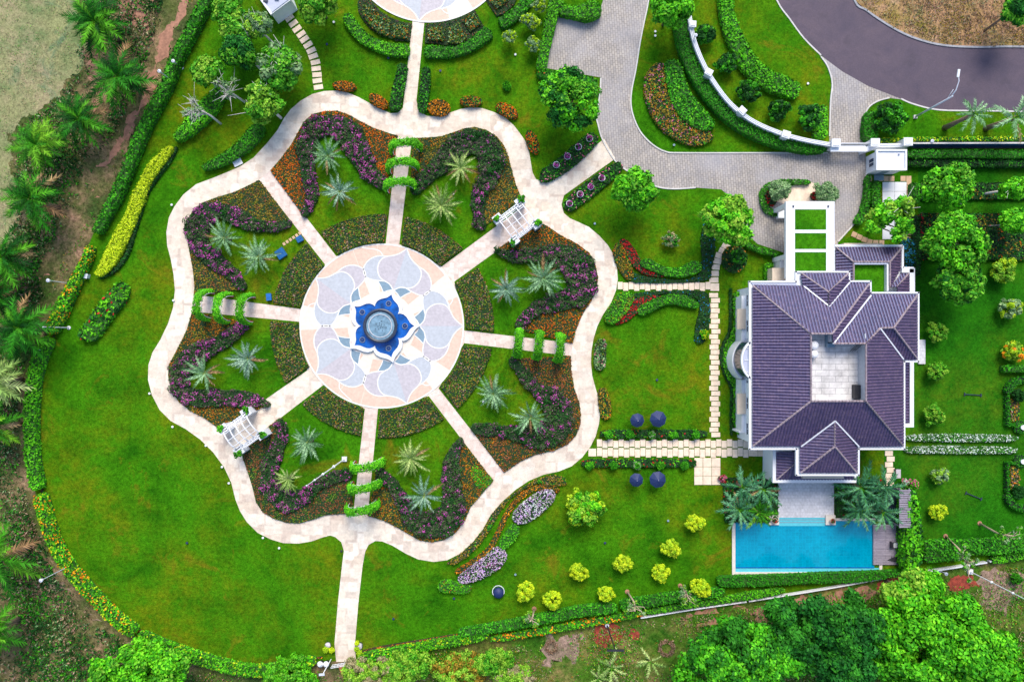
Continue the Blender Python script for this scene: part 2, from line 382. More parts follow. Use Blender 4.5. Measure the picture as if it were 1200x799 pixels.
M['treemid'] = LG('tree_leaves', [(.014, .11, .005), (.04, .24, .008), (.09, .36, .014), (.18, .42, .03)], .3, .4)
M['treebright2'] = LG('fresh_green_tree_leaves', [(.014, .13, .004), (.035, .26, .006), (.08, .40, .010), (.12, .46, .015)], .25, .5)
M['treedark2'] = LG('mid_dark_tree_leaves', [(.010, .08, .006), (.022, .16, .010), (.04, .25, .014)], .3, .4)
M['treedark'] = LG('dark_tree_leaves', [(.006, .05, .008), (.012, .11, .012), (.025, .19, .018)], .3, .4)
M['treeyel'] = LG('yellow_green_tree_leaves', [(.05, .2, .01), (.12, .33, .015), (.22, .44, .03), (.32, .5, .05)], .2, .5)
M['dryleaf'] = LG('pale_dry_foliage', [(.25, .2, .1), (.35, .3, .16), (.16, .2, .06)], .2, .6)

# ------------------------------------------------------------------ generators
def sheet(name, poly, z, mat, label=None, thick=0, parent=None, kind='structure'):
    mb = MB()
    if thick: mb.prism(poly, z - thick, z)
    else: mb.flat(poly, z)
    o = mb.build(name, mat, parent)
    if parent is None: tag(o, label, None, None, kind)
    return o
def inpoly(P, poly):
    x, y = P[:, 0], P[:, 1]; c = np.zeros(len(P), bool); p = np.asarray(poly); q = np.roll(p, 1, 0)
    for (x1, y1), (x0, y0) in zip(p, q):
        if y1 == y0: continue
        k = ((y1 > y) != (y0 > y)) & (x < (x0 - x1) * (y - y1) / (y0 - y1) + x1); c ^= k
    return c
def field(P, rng, sc=1.0):
    f = np.zeros(len(P))
    for i in range(5):
        a = rng.uniform(0, 2 * math.pi); k = rng.uniform(.5, 1.8) * sc
        f += np.sin(k * (P[:, 0] * math.cos(a) + P[:, 1] * math.sin(a)) + rng.uniform(0, 6))
    return f / 2.2
def foliage(mb, poly, z0, h, mats, leaf=.16, dens=26, core=0, rough=.06, nz=1.0, side=True):
    """poly: world outline. mats: list of (index, weight, cluster) ; first is the filler"""
    poly = ccw(poly); P_ = np.asarray(poly); rng = RG(); ar = abs(area2(poly))
    lo, hi = P_.min(0), P_.max(0); bb = float(np.prod(hi - lo)); n = max(8, int(ar * dens))
    R = rng.uniform(lo, hi, size=(int(n * bb / max(ar, .01)) + 20, 2)); R = R[inpoly(R, poly)]
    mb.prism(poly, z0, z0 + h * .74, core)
    # distance to edge for rounding
    q = np.roll(P_, -1, 0); d = np.full(len(R), 1e9); qd = q - P_; ll = (qd ** 2).sum(1) + 1e-9
    for a, v, l2 in zip(P_, qd, ll):
        tt = np.clip(((R - a) @ v) / l2, 0, 1); dd = np.hypot(*(R - a - tt[:, None] * v).T); d = np.minimum(d, dd)
    rr = min(.45, h * .5); e = np.clip(d / rr, 0, 1); e = np.sqrt(1 - (1 - e) ** 2)
    z = z0 + h * (.76 + .22 * e) + rng.uniform(-.5, .5, len(R)) * rough * 2 + field(R, rng, 1.5) * rough * .6
    P = np.column_stack([R, z]); Nn = rng.normal(size=P.shape) * .55; Nn[:, 2] += nz
    allP, allN = [P], [Nn]
    if side and h > .25:
        seg = np.sqrt(ll); per = seg.sum(); ns = int(per * h * dens * .8)
        i = rng.choice(len(P_), ns, p=seg / per); tt = rng.uniform(0, 1, ns)[:, None]
        s = P_[i] + qd[i] * tt; nn = np.column_stack([qd[i][:, 1], -qd[i][:, 0]]) / seg[i][:, None]
        s = s + nn * rng.uniform(-.02, .08, ns)[:, None]
        allP.append(np.column_stack([s, z0 + h * rng.uniform(.05, .95, ns)])); x = rng.normal(size=(ns, 3)) * .5; x[:, :2] += nn; x[:, 2] += .3; allN.append(x)
    P = np.concatenate(allP); Nn = np.concatenate(allN)
    mi = np.full(len(P), mats[0][0])
    for idx, wgt, clus in mats[1:]:
        f = field(P, rng, 2.6)
        pr = wgt * (np.clip((f * .9 + .5), 0, 1.6) if clus else 1.0)
        mi = np.where(rng.uniform(size=len(P)) < pr, idx, mi)
    mb.leaves(P, Nn, rng.uniform(.7, 1.25, len(P)) * leaf, rng, mi)
def bed(name, label, cat, pxpoly, h, mats, slots, group=None, leaf=.16, dens=26, z0=.03, core=None, rough=.06, parent=None, world=False):
    """mats: list of material names; slots: [(slot, weight, cluster)] with slot 0 = core"""
    poly = pxpoly if world else W2(pxpoly, z0 + h)
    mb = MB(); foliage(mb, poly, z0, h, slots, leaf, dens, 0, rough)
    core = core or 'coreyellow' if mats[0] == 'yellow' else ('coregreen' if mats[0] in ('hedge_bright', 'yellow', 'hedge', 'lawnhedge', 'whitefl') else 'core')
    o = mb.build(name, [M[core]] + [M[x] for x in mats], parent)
    if parent is None: tag(o, label, cat, group)
    return o
def hedge(label, pts, w, h=1.1, mat='hedge', group=None, extra=None, name='hedge', cat='hedge', leaf=.17, dens=26, n=4, z0=.03):
    mats = [mat]; sl = [(1, 1, 0)]
    if extra:
        for i, (mm, wg, cl) in enumerate(extra): mats.append(mm); sl.append((i + 2, wg, cl))
    poly = ribbon(pts, w, n) if w is not None else smooth(pts, 4)
    return bed(name, label, cat, poly, h, mats, sl, group, leaf, dens, z0)
def clumps(mb, cx, cy, cz, rx, ry, rz, n, rc, per, leaf, rng, mis=(1,), lower=-.25, gap=0.0):
    k = 0; cs = []; p1, p2, p3 = rng.uniform(0, 6.28, 3)
    while len(cs) < n and k < 4000:
        k += 1; v = rng.normal(size=3); v /= np.linalg.norm(v)
        if v[2] < lower: continue
        rad = rng.uniform(.72, 1.0) if rng.uniform() < .8 else rng.uniform(.3, .75)
        an = math.atan2(v[1], v[0]); rad *= 1 + (.10 * math.sin(2 * an + p1) + .09 * math.sin(3 * an + p2) + .07 * math.sin(5 * an + p3)) * min(1, rx / 1.5)
        if rng.uniform() < .12: rad *= 1.12
        cs.append((cx + v[0] * rx * rad, cy + v[1] * ry * rad, cz + v[2] * rz * rad, v))
    for x, y, z, v in cs:
        r = rc * rng.uniform(.7, 1.3); m_ = int(per * (r / rc) ** 2)
        D = rng.normal(size=(m_, 3)); D[:, 2] += .35; D /= np.linalg.norm(D, axis=1, keepdims=True)
        P = np.array([x, y, z]) + D * r * rng.uniform(.55, 1.05, m_)[:, None] * np.array([1, 1, .75])
        Nn = D + rng.normal(size=D.shape) * .45 + np.array([0, 0, .3])
        mb.leaves(P, Nn, rng.uniform(.7, 1.3, m_) * leaf, rng, int(mis[rng.integers(len(mis))]))
    return cs
def tree(name, label, px, py, hc, r, mats=('treemid',), group=None, ry=None, nc=None, rc=None, leaf=.26, per=70, cat='tree', bark='bark', flat=.6, bare=0, lean=(0, 0), trunk_r=None, crown_lower=-.25):
    """px,py: crown centre in the photo; hc: crown centre height (m); r crown radius (m)"""
    c = W(px, py, hc); ry = ry or r; rng = RG()
    base = Vector((c.x - lean[0], c.y - lean[1], 0)); t_ = thing(name, label, cat, base, group)
    rc = rc or max(.5, r * .26); nc = nc or int(14 + 4.6 * (r * ry) / (rc * rc))
    tr = trunk_r or .05 + r * .045; top = Vector((c.x, c.y, hc - r * flat * .3))
    mid = base.lerp(top, .55) + Vector((rng.uniform(-.1, .1) * r, rng.uniform(-.1, .1) * r, 0))
    mb = MB(); mb.tube([base, mid, top], [tr * 1.3, tr, tr * .7], 7); mb.build('trunk', M[bark], t_, True)
    mb = MB(); cr = [0]
    cs = clumps(mb, c.x, c.y, hc, r - rc * .5, ry - rc * .5, r * flat, nc, rc, per, leaf, rng, tuple(range(1, len(mats) + 1)), crown_lower)
    mb.build('crown', [M['core']] + [M[x] for x in mats], t_)
    nl = min(9, max(4, int(r * 1.6))) + bare
    for i in range(nl):
        x, y, z, v = cs[int(rng.integers(len(cs)))]
        e = Vector((x, y, z)); a = mid.lerp(top, rng.uniform(.1, 1)); k = a.lerp(e, .5) + Vector((0, 0, r * .08))
        mb = MB(); mb.tube([a, k, e], [tr * .55, tr * .35, tr * .12], 5)
        if i < bare:
            for q in range(5):
                e2 = e + Vector((rng.normal() * .8, rng.normal() * .8, abs(rng.normal()) * .5 + .5)); mb.tube([k.lerp(e, rng.uniform(.3, 1)), e2], [tr * .3, tr * .1], 4)
        mb.build('limb', M['palebark' if i < bare else bark], t_, True)
    return t_
def ball(label, px, py, r, h=None, mat='lime', group=None, name='round_shrub', cat='shrub', extra=(), leaf=.15, per=60):
    h = h or r * 1.5; c = W(px, py, h); rng = RG(); t_ = thing(name, label, cat, (c.x, c.y, 0), group)
    mb = MB(); mb.tube([(c.x, c.y, 0), (c.x, c.y, h * .6)], [.06, .04], 5)
    for k in range(4):
        a = k * 1.57 + rng.uniform(0, 1); mb.tube([(c.x, c.y, h * .2), (c.x + math.cos(a) * r * .5, c.y + math.sin(a) * r * .5, h * .8)], [.03, .015], 4)
    mb.build('stem', M['bark'], t_)
    mb = MB(); e1, e2 = rng.uniform(.86 if mat == 'lime' else .78, .95, 2); clumps(mb, c.x, c.y, h - r * .45, r * e1, r * e2, r * .72, int(50 + r * 16), r * rng.uniform(.18, .22), per, leaf, rng, tuple(range(1, 2 + len(extra))), -.35)
    mb.build('foliage', [M['core'], M[mat]] + [M[x] for x in extra], t_)
    return t_
_fr = {}
def frond_mesh(kind, mat, v):
    key = (kind, mat, v)
    if key in _fr: return _fr[key]
    rng = np.random.default_rng(50 + v); mb = MB()
    L, wid, rise, droop, nl, lw = {'silver': (1.0, .10, .30, .34, 11, .10), 'feather': (1.0, .21, .30, .62, 16, .062), 'trop': (1.0, .13, .28, .36, 9, .12)}[kind]
    def cv(t): return Vector((t * L * (1 - .12 * t), .03 * math.sin(t * 3 + v), rise * t - droop * t * t))
    for i in range(5):
        a, b = cv(i / 5), cv((i + 1) / 5); w0 = .016 * (1 - i / 6); w1 = .016 * (1 - (i + 1) / 6)
        mb.add([(a.x, a.y - w0, a.z), (a.x, a.y + w0, a.z), (b.x, b.y + w1, b.z), (b.x, b.y - w1, b.z)], [(3, 2, 1, 0)], 1)
    for sgn in (-1, 1):
        for i in range(nl):
            t = .14 + .86 * (i + .5 * (sgn > 0)) / nl; t = min(t, .985); a = cv(t); b = cv(min(t + lw * .9, 1.0))
            w = wid * (math.sin(math.pi * min(1, .18 + t * .80)) ** .7) * rng.uniform(.8, 1.15)
            fw = .10 + .08 * t
            tip = Vector((a.x + fw, a.y + sgn * w, a.z - (.02 if kind == 'silver' else -.0 + .09) * rng.uniform(.4, 1.5) + (.05 if kind == 'silver' else 0)))
            mb.add([tuple(a), tuple(b), tuple(tip)], [(0, 1, 2) if sgn < 0 else (1, 0, 2)], 0)
    me = mb.mesh('frond', [M[mat], M['palmyellow' if kind == 'silver' else 'palmmid']]); _fr[key] = me; return me
def palm(label, px, py, hc, L, kind='silver', mat='silver', nf=26, group=None, name='palm_tree', cat='palm', lean=(0, 0), trunk=.22, bark='bark', skew=None):
    c = W(px, py, hc); t_ = thing(name, label, cat, (c.x - lean[0], c.y - lean[1], 0), group)
    mb = MB(); pts = [Vector((0, 0, 0)), Vector((lean[0] * .35, lean[1] * .35, hc * .5)), Vector((lean[0], lean[1], hc))]
    mb.tube(pts, [trunk * 1.5, trunk, trunk * 1.1], 8); mb.build('trunk', M[bark], t_, True, local=True)
    r0 = rnd.uniform(0, 6)
    for i in range(nf):
        f = i / nf; dead = f < .3 and rnd.random() < .16; me = frond_mesh(kind, 'deadfrond' if dead else mat, rnd.randrange(6))
        if rnd.random() < .06: continue
        o = bpy.data.objects.new('frond', me); C.objects.link(o); o.parent = t_; o.location = (lean[0], lean[1], hc)
        up = f ** 1.3 * math.radians(62); sc = L * rnd.uniform(.72, 1.12) * (1 - .42 * f ** 2)
        o.rotation_euler = (rnd.uniform(-.25, .25), -up + rnd.uniform(-.1, .12), r0 + i * 2.39996 + rnd.uniform(-.12, .12)); o.scale = (sc, sc, sc)
    return t_
_unit = None
def slab(px, py, wpx, hpx, rot=0, mat='slab', parent=None, z=.02, th=.07, name='paving_slab', jit=.0):
    """stone slab centred on a photo point"""
    global _unit
    key = mat
    if _unit is None: _unit = {}
    if key not in _unit:
        mb = MB(); b_ = .035; V = [(-.5, -.5, 0), (.5, -.5, 0), (.5, .5, 0), (-.5, .5, 0), (-.5, -.5, .8), (.5, -.5, .8), (.5, .5, .8), (-.5, .5, .8),
             (-.5 + b_, -.5 + b_, 1), (.5 - b_, -.5 + b_, 1), (.5 - b_, .5 - b_, 1), (-.5 + b_, .5 - b_, 1)]
        F = [(i, (i + 1) % 4, 4 + (i + 1) % 4, 4 + i) for i in range(4)] + [(4 + i, 4 + (i + 1) % 4, 8 + (i + 1) % 4, 8 + i) for i in range(4)] + [(8, 9, 10, 11)]
        mb.add(V, F); _unit[key] = mb.mesh('slab', [M[mat]])
    o = bpy.data.objects.new(name, _unit[key]); C.objects.link(o); p = W(px, py, z)
    if parent is not None: o.parent = parent; p = p - ORG[parent]
    o.location = (p.x + rnd.uniform(-jit, jit), p.y + rnd.uniform(-jit, jit), p.z); k = (H - z) / H * S
    o.scale = (wpx * k, hpx * k, th * rnd.uniform(.85, 1.1)); o.rotation_euler = (0, 0, rot + rnd.uniform(-.012, .012))
    return o
def struct_empty(name, loc=(0, 0, 0)):
    o = bpy.data.objects.new(name, None); C.objects.link(o); o.location = loc; ORG[o] = Vector(loc); o['kind'] = 'structure'; return o

exec_parts = []
# ================================================================== SETTING
# ---- ground sheets
big = [(-400, -300), (400, -300), (400, 300), (-400, 300)]
sheet('ground', big, -.10, M['scrub'])
HEDGE_L = [(262, -60), (238, 0), (220, 37), (205, 65), (192, 98), (175, 130), (160, 162), (145, 200), (133, 228), (120, 252), (110, 272), (100, 298), (89, 322), (77, 345), (66, 368), (55, 392), (46, 412), (39, 432), (35, 454), (33, 485), (33, 515), (35, 545), (41, 575), (50, 607), (60, 636), (75, 663), (95, 687), (115, 709), (135, 728), (158, 745), (190, 760), (225, 771), (262, 783), (300, 789), (337, 783), (372, 776)]
SOUTH = [(395, 774), (418, 771), (450, 764), (500, 756), (537, 750), (600, 741), (662, 731), (725, 722), (787, 712), (850, 704), (900, 699), (968, 688), (1032, 677), (1080, 670), (1157, 657), (1230, 645), (1400, 620)]
ROAD_S = [(1400, 136), (1200, 131), (1150, 130), (1100, 129), (1070, 122), (1040, 111), (1017, 102), (987, 85), (962, 65), (942, 45), (925, 22), (910, 0), (885, -60)]
ROAD_N = [(985, -60), (1001, 0), (1015, 12), (1035, 26), (1060, 40), (1085, 49), (1112, 54), (1150, 55.5), (1200, 55), (1400, 60)]
lawn_px = HEDGE_L + SOUTH + ROAD_S
sheet('lawn', W2(lawn_px), 0, M['lawn'], thick=.1)
# dry field outside on the left, soft edged scrub between
sheet('field', W2(ragged([(-300, -100), (96, -100), (96, -20), (88, 8), (98, 40), (104, 58), (96, 80), (78, 92), (66, 112), (40, 132), (22, 140), (10, 158), (14, 200), (22, 240), (12, 290), (6, 300), (-20, 360), (-300, 420)], 4, 2.5)), -.09, M['field'])
M['roughgrass'] = grass('rough_grass_strip', (.016, .08, .006), (.05, .13, .010), (.26, .18, .07), .52, (.4, 1.6), .12, (.10, .16, .02))
sheet('rough_grass', W2(ragged([(440, 765), (600, 740), (790, 705), (890, 700), (1040, 680), (1110, 670), (1260, 645), (1260, 830), (420, 830)], 4, 3)), -.092, M['roughgrass'])
tr = sheet('dirt_track', W2(ragged(ribbon([(232, -40), (210, 15), (192, 52), (180, 90), (166, 122), (150, 152), (132, 178), (118, 208), (104, 238), (88, 268), (70, 292), (52, 312), (36, 330)], [9, 8, 12, 7, 9, 7, 7, 8, 8, 14, 26, 22, 8]), 5, 1.5)), -.085, M['earth'])
sheet('bare_patch', W2(ragged(smooth([(128, -20), (172, -10), (178, 10), (170, 30), (150, 34), (140, 16)], 2), 8, 2)), -.086, M['earth'])
sheet('bare_patch', W2(ragged(smooth([(108, 60), (122, 70), (128, 100), (118, 125), (106, 122), (110, 96), (100, 78)], 2), 8, 2)), -.086, M['earth'])
M['dryplants'] = grass('pinkish_dry_undergrowth', (.08, .09, .035), (.26, .18, .13), (.40, .26, .21), .48, (.35, 1.6), .3)
sheet('dry_undergrowth', W2(ragged(smooth([(62, 668), (75, 690), (98, 712), (130, 745), (155, 765), (150, 790), (120, 830), (60, 830), (60, 790), (48, 770), (70, 730), (62, 700)], 2), 8, 2)), -.088, M['dryplants'])
sheet('dry_undergrowth', W2(ragged(smooth([(650, 746), (678, 744), (684, 758), (672, 772), (650, 776), (634, 770), (638, 755)], 2), 9, 2)), -.088, M['dryplants'])
for p_ in ([(700, 731), (724, 732), (731, 741), (725, 753), (708, 755), (697, 749), (694, 740)], [(736, 737), (746, 738), (748, 744), (741, 748), (734, 744)], [(1112, 676), (1136, 677), (1151, 681), (1146, 688), (1126, 692), (1113, 688)], [(1062, 672), (1082, 674), (1078, 684), (1058, 690), (1030, 690), (1034, 680)]):
    sheet('red_soil', W2(ragged(smooth(p_, 2), 4, 1.2)), -.084, M['redearth'])
for p_ in ([(880, 712), (960, 700), (1030, 690), (1010, 705), (940, 716), (890, 724)], [(1150, 672), (1200, 672), (1230, 690), (1190, 705), (1165, 720), (1150, 700)], [(800, 722), (850, 712), (880, 712), (860, 722), (815, 730)]):
    sheet('bare_patch', W2(ragged(smooth(p_, 2), 7, 2)), -.0845, M['earth'] if p_[0][0] != 1150 else M['dryplants'])
sheet('side_lawn', W2([(1066, 304), (1300, 304), (1300, 642), (1078, 642), (1060, 600), (1036, 560), (1036, 528), (1066, 526)]), .006, M['lawn_deep'])
# ---- road
sheet('road', W2(ROAD_S + ROAD_N), -.06, M['asphalt'])
sheet('verge', W2(ROAD_N + [(1400, -200), (985, -200)]), .02, M['verge'], thick=.1)
mb = MB(); mb.prism(W2(ribbon(ROAD_N, 2.2, 4, False)), -.1, .06); tag(mb.build('kerb', M['kerb_dark']), kind='structure')
mb = MB(); mb.prism(W2(ribbon(ROAD_S[:5] + [(1056, 116)], 1.6, 4, False)), -.1, .05); mb.prism(W2(ribbon(ROAD_S[8:], 1.6, 4, False)), -.1, .05)
tag(mb.build('kerb', M['kerb']), kind='structure')
# ---- driveway
DRIVE = [(707, -60), (707, 0), (700, 21), (651, 14), (640, 80), (704, 91), (703, 110), (699, 135), (701, 147), (706, 164), (717, 183), (730, 197), (752, 210), (770, 219), (790, 221.5), (815, 220), (845, 222), (859, 233), (868, 258), (876, 275), (888, 286), (903, 291), (918, 296), (918, 335), (982, 335), (982, 283), (992, 272), (1002, 260), (1010, 242), (1014, 225), (1015, 200), (1014, 178), (1013, 160), (1013, 140), (1017, 127), (1028, 119), (1042, 115), (1058, 117), (1017, 101), (987, 84), (960, 64), (970, 79), (975, 98), (973, 120), (972, 160), (971, 179.5), (900, 179.5), (800, 179.5), (780, 178), (765, 170), (752, 157), (744, 142), (739.5, 125), (740, 107), (745, 82), (750, 50), (755, 25), (760, 0), (768, -60)]
sheet('driveway', W2(DRIVE), .006, M['drive'])
mb = MB()
for seg in ([(768, -60), (760, 0), (755, 25), (750, 50), (745, 82), (740, 107), (739.5, 125), (744, 142), (752, 157), (765, 170), (780, 178), (800, 179.5), (900, 179.5), (970, 179.5)],
            [(972, 160), (973, 120), (975, 98), (970, 79), (962, 67)], [(1013, 160), (1013, 140), (1017, 127), (1028, 119), (1042, 115)],
            [(982, 283), (992, 272), (1002, 260), (1010, 242), (1014, 225), (1015, 200)], [(704, 92), (703, 110), (699, 135), (701, 147), (706, 164), (718, 185), (730, 197), (752, 210), (770, 219), (790, 221.5), (815, 220)]):
    mb.prism(W2(ribbon(seg, 1.5, 4, False)), -.02, .12)
tag(mb.build('kerb', M['kerb']), kind='structure')

# ---- petal loop
OUTER = [(472, 127), (473, 120), (484, 20), (498, 20), (488, 118), (491, 130), (500, 136), (512, 137), (525, 133), (540, 128), (552, 126), (565, 127), (580, 132), (592, 138), (602, 147), (609, 156), (616, 166), (620, 178), (622, 190), (624, 202), (628, 210), (636, 213.5), (646, 211), (708, 163), (721, 186), (661, 229), (658, 240), (661, 250), (668, 256), (677, 260), (690, 266), (702, 276), (712, 287), (720, 300), (723, 315), (724, 327), (722, 340), (716, 355), (707, 368), (700, 382), (695.5, 397), (693, 412), (692.5, 425), (694, 440), (698, 455), (702, 468), (703.5, 482), (702, 496), (698, 511), (692, 523), (682, 536), (670, 546), (655, 552), (637, 556), (620, 563), (605, 573), (588, 588), (575, 603), (566, 620), (554, 635), (540, 648), (524, 656), (508, 658), (490, 655), (475, 648), (460, 639), (448, 634), (440, 633.5), (432, 638), (428, 646), (425, 662), (420, 706), (416, 754), (417, 775), (394, 775), (392, 754), (396, 706), (401, 661), (403, 645), (400, 635), (393, 629), (387, 627), (379, 629), (365, 634), (350, 636.5), (332, 636), (317, 631.5), (302, 624), (289, 611), (281, 598), (276, 585), (271, 565), (262.5, 547), (250, 530), (235, 515), (217.5, 502.5), (200, 493), (187, 480), (178, 462.5), (173.5, 445), (174, 427.5), (179, 412.5), (188, 398), (197, 379), (203, 360), (205, 340), (203.5, 322), (200, 303), (196, 288), (195, 272), (198, 255), (204.5, 242), (215, 228), (230, 216), (250, 208.5), (266, 202), (281, 195.5), (297, 185), (313, 168), (325, 153), (333, 138.5), (341, 128), (352, 118.5), (366, 110.5), (380, 107), (395, 106.5), (408, 109), (420, 114), (432, 120.5), (445, 128), (458, 133), (466, 132.5)]
sheet('garden_path', W2(OUTER), .024, M['path'], thick=.05)
RIMC = (447.5, 382.0); RR = 96.5
def P_(a, r, c=RIMC): return (c[0] + r * math.cos(math.radians(a)), c[1] - r * math.sin(math.radians(a)))
# inner edges of the loop per sector (clockwise in the photo), spokes' edges close them
SECT = {
 'NNE': [(483, 162), (500, 161.5), (517, 160), (532, 155), (545, 150.5), (557, 149), (570, 152.5), (582, 160), (591, 171), (596, 185), (600, 200), (604, 215), (611, 232), (613, 242), (517.5, 312.5), (468, 286)],
 'NEE': [(631, 259), (645, 267.5), (660, 277.5), (677, 286), (690, 296), (697.5, 310), (701, 325), (699, 340), (692.5, 353), (683, 367), (676, 383), (671, 402), (544, 387), (532.5, 330)],
 'ESE': [(669, 417), (669.5, 435), (673, 455), (679, 472), (680.5, 485), (680, 497.5), (675, 510), (665, 520), (650, 527.5), (627, 532.5), (609, 541), (591, 553.5), (514, 455), (544, 402)],
 'SES': [(578, 563), (564, 579), (552, 593), (545, 608.5), (534, 624), (520, 632.5), (506, 635), (492, 633), (478, 625), (464, 617), (450, 610), (431, 604), (443, 479), (502.5, 464)],
 'SSW': [(414, 602), (397, 602), (380, 603.5), (365, 609), (350, 613), (335, 612), (320, 607), (308, 600), (300, 588), (296, 571), (290, 552), (284, 535), (284, 524), (379, 451), (427.5, 479)],
 'SWW': [(259, 504), (240, 490), (222.5, 481), (209, 470), (200, 455), (197, 440), (198, 427), (205, 414), (213, 399), (219, 386), (225, 365), (350.5, 377), (360, 434)],
 'WNW': [(227, 345), (228, 335), (226, 315), (222.5, 297.5), (219.5, 280), (219, 262.5), (225, 248), (237.5, 237.5), (255, 231), (275, 225), (290, 218), (303.6, 211), (381, 310), (352, 362)],
 'NWN': [(316.7, 200), (329, 186), (341, 170), (350, 153.5), (356, 143), (366, 134), (380, 130.5), (395, 130), (407.5, 134), (420, 141), (437.5, 150), (455, 156), (466, 159), (452, 286), (394, 300)]}
for k, p in SECT.items(): sheet('garden_lawn', W2(p), .05, M['lawn'], thick=.03)
# stone edging on the spokes: slightly different stone
SP = {'N': [(466, 159), (483, 162), (468, 288), (452, 288)], 'NE': [(613, 242), (631, 259), (532, 330), (517, 313)], 'E': [(671, 402), (669, 417), (543, 402), (543, 387)], 'SE': [(591, 553.5), (578, 563), (502, 464), (514, 455)],
      'S': [(431, 604), (414, 602), (427.5, 478), (443, 478)], 'SW': [(284, 524), (259, 504), (360, 434), (379, 451)], 'W': [(225, 365), (227, 345), (353, 362), (352, 377)], 'NW': [(303.6, 211), (316.7, 200), (394, 300), (381, 310)]}
for k, p in SP.items(): sheet('spoke_path', W2(p), .03, M['spoke'] if k != 'SW' else M['path'])

# ---- medallion plazas
def medallion(cx, cy, R, rot0, fountain):
    org = W(cx, cy, 0); pl = struct_empty('plaza', org); s = S * R / 96.5
    mb = MB(); mb.prism([(org.x + x, org.y + y) for x, y in circ(0, 0, R * S, 96)], -.02, .07); mb.build('plaza_base', M['cream'], pl)
    def wpt(x, y, rot): c_, s_ = math.cos(rot), math.sin(rot); return (org.x + (x * c_ - y * s_) * s, org.y + (x * s_ + y * c_) * s)
    def pan(pts, rot, z, mat, name='paving_panel', th=.02):
        m_ = MB(); m_.prism([wpt(x, y, rot) for x, y in pts], z - th, z); return m_.build(name, M[mat], pl)
    def band(pts, rot, z, w=1.25, closed=False):
        m_ = MB(); pts = list(pts) + ([pts[0]] if closed else [])
        q = ribbon(pts, w, 1, False); m_.prism([wpt(x, y, rot) for x, y in q], z - .03, z); return m_.build('stone_band', M['grout'], pl)
    up = [(95.5, 0), (88, 5.5), (83, 12), (79.5, 19), (75, 24), (68, 26), (60, 24.5), (53.5, 19.5), (51, 13), (49.5, 6.5), (44, 0)]
    up = smooth(up, 3, False)
    sp = smooth([(79.5, 19), (77.5, 27), (73, 34.5), (65, 40), (56, 41), (49.5, 36.5), (48, 29), (49, 21), (51, 13)], 3, False)
    cr = smooth([(44, 1), (41.5, 6), (38, 10), (43, 14.5), (49, 21), (51, 13), (49.5, 6.5)], 2, True)
    for k in range(5):
        rot = math.radians(rot0 + 72 * k)
        # peach and cream wedges between petals
        def wedge(a0, a1, r0, r1, mat):
            n = 6; pts = [(r1 * math.cos(math.radians(a0 + (a1 - a0) * i / n)), r1 * math.sin(math.radians(a0 + (a1 - a0) * i / n))) for i in range(n + 1)]
            pts += [(r0 * math.cos(math.radians(a1 - (a1 - a0) * i / n)), r0 * math.sin(math.radians(a1 - (a1 - a0) * i / n))) for i in range(n + 1)]
            pan(pts, rot, .078, mat)
        wedge(0, 21, 40, 95, 'peach'); wedge(-33, 0, 40, 95, 'peach')
        wedge(21.3, 38.7, 60, 95, 'peach' if k % 2 else 'cream'); wedge(21.3, 38.7, 40, 59.6, 'cream')
        for sg in (1, -1):
            pan([(x, y * sg) for x, y in sp], rot, .083, 'pale' if sg > 0 else 'lav')
            pan([(x, y * sg) for x, y in cr], rot, .087, 'teal')
            pan([(x, y * sg) for x, y in up], rot, .090, 'lav' if sg > 0 else 'pale', 'petal_panel')
            band([(x, y * sg) for x, y in up], rot, .096); band([(x, y * sg) for x, y in sp], rot, .094)
            band([(44, 1 * sg), (41.5, 6 * sg), (38, 10 * sg)], rot, .094, 1)
            band([(38, 10.5 * sg), (43, 14.5 * sg), (49, 21 * sg)], rot, .093, 1)
            if sg > 0: band(smooth([(78.5, 24), (82, 28), (83, 34), (80, 50)], 2, False), rot, .0925, 1)
    m_ = MB(); o_ = circ(0, 0, R * S, 96); i_ = circ(0, 0, (R - 1.7) * S, 96)
    V = [(org.x + x, org.y + y, .10) for x, y in o_] + [(org.x + x, org.y + y, .10) for x, y in i_] + [(org.x + x, org.y + y, .02) for x, y in o_] + [(org.x + x, org.y + y, .02) for x, y in i_]
    n = 96; F = [(i, (i + 1) % n, n + (i + 1) % n, n + i) for i in range(n)] + [(2 * n + i, 2 * n + (i + 1) % n, (i + 1) % n, i) for i in range(n)] + [(n + i, n + (i + 1) % n, 3 * n + (i + 1) % n, 3 * n + i) for i in range(n)]
    m_.add(V, F); m_.build('rim_band', M['grout'], pl)
    if not fountain: return
    ft = thing('fountain', 'round dark stone fountain bowl in a blue five pointed basin at the garden centre', 'fountain', org)
    def star(rs, z=0):
        out = []
        for k in range(5):
            for a, r in rs: out.append((72 * k + a, r))
        return [(org.x + r * S * math.cos(math.radians(a + rot0)), org.y + r * S * math.sin(math.radians(a + rot0))) for a, r in out]
    def half(tip, *seq):
        q = [(0, tip)] + list(seq); return [(-a, r) for a, r in q[:0:-1]] + q
    inn = [(-33, 26.6), (-27, 29.4), (-20, 31.2), (-13, 32.3), (-7, 33.6), (-3, 35.8), (0, 38.6), (3, 35.8), (7, 33.6), (13, 32.3), (20, 31.2), (27, 29.4), (33, 26.6), (36, 24)]
    out_ = [(-33, 31.8), (-27, 34.4), (-20, 36.2), (-13, 37.6), (-7, 39.4), (-3, 41.8), (0, 45), (3, 41.8), (7, 39.4), (13, 37.6), (20, 36.2), (27, 34.4), (33, 31.8), (36, 29.5)]
    I, O = star(inn), star(out_); n = len(I); zt = .5
    m_ = MB(); V = [(x, y, zt) for x, y in O] + [(x, y, zt) for x, y in I] + [(x, y, 0) for x, y in O] + [(x, y, .1) for x, y in I]
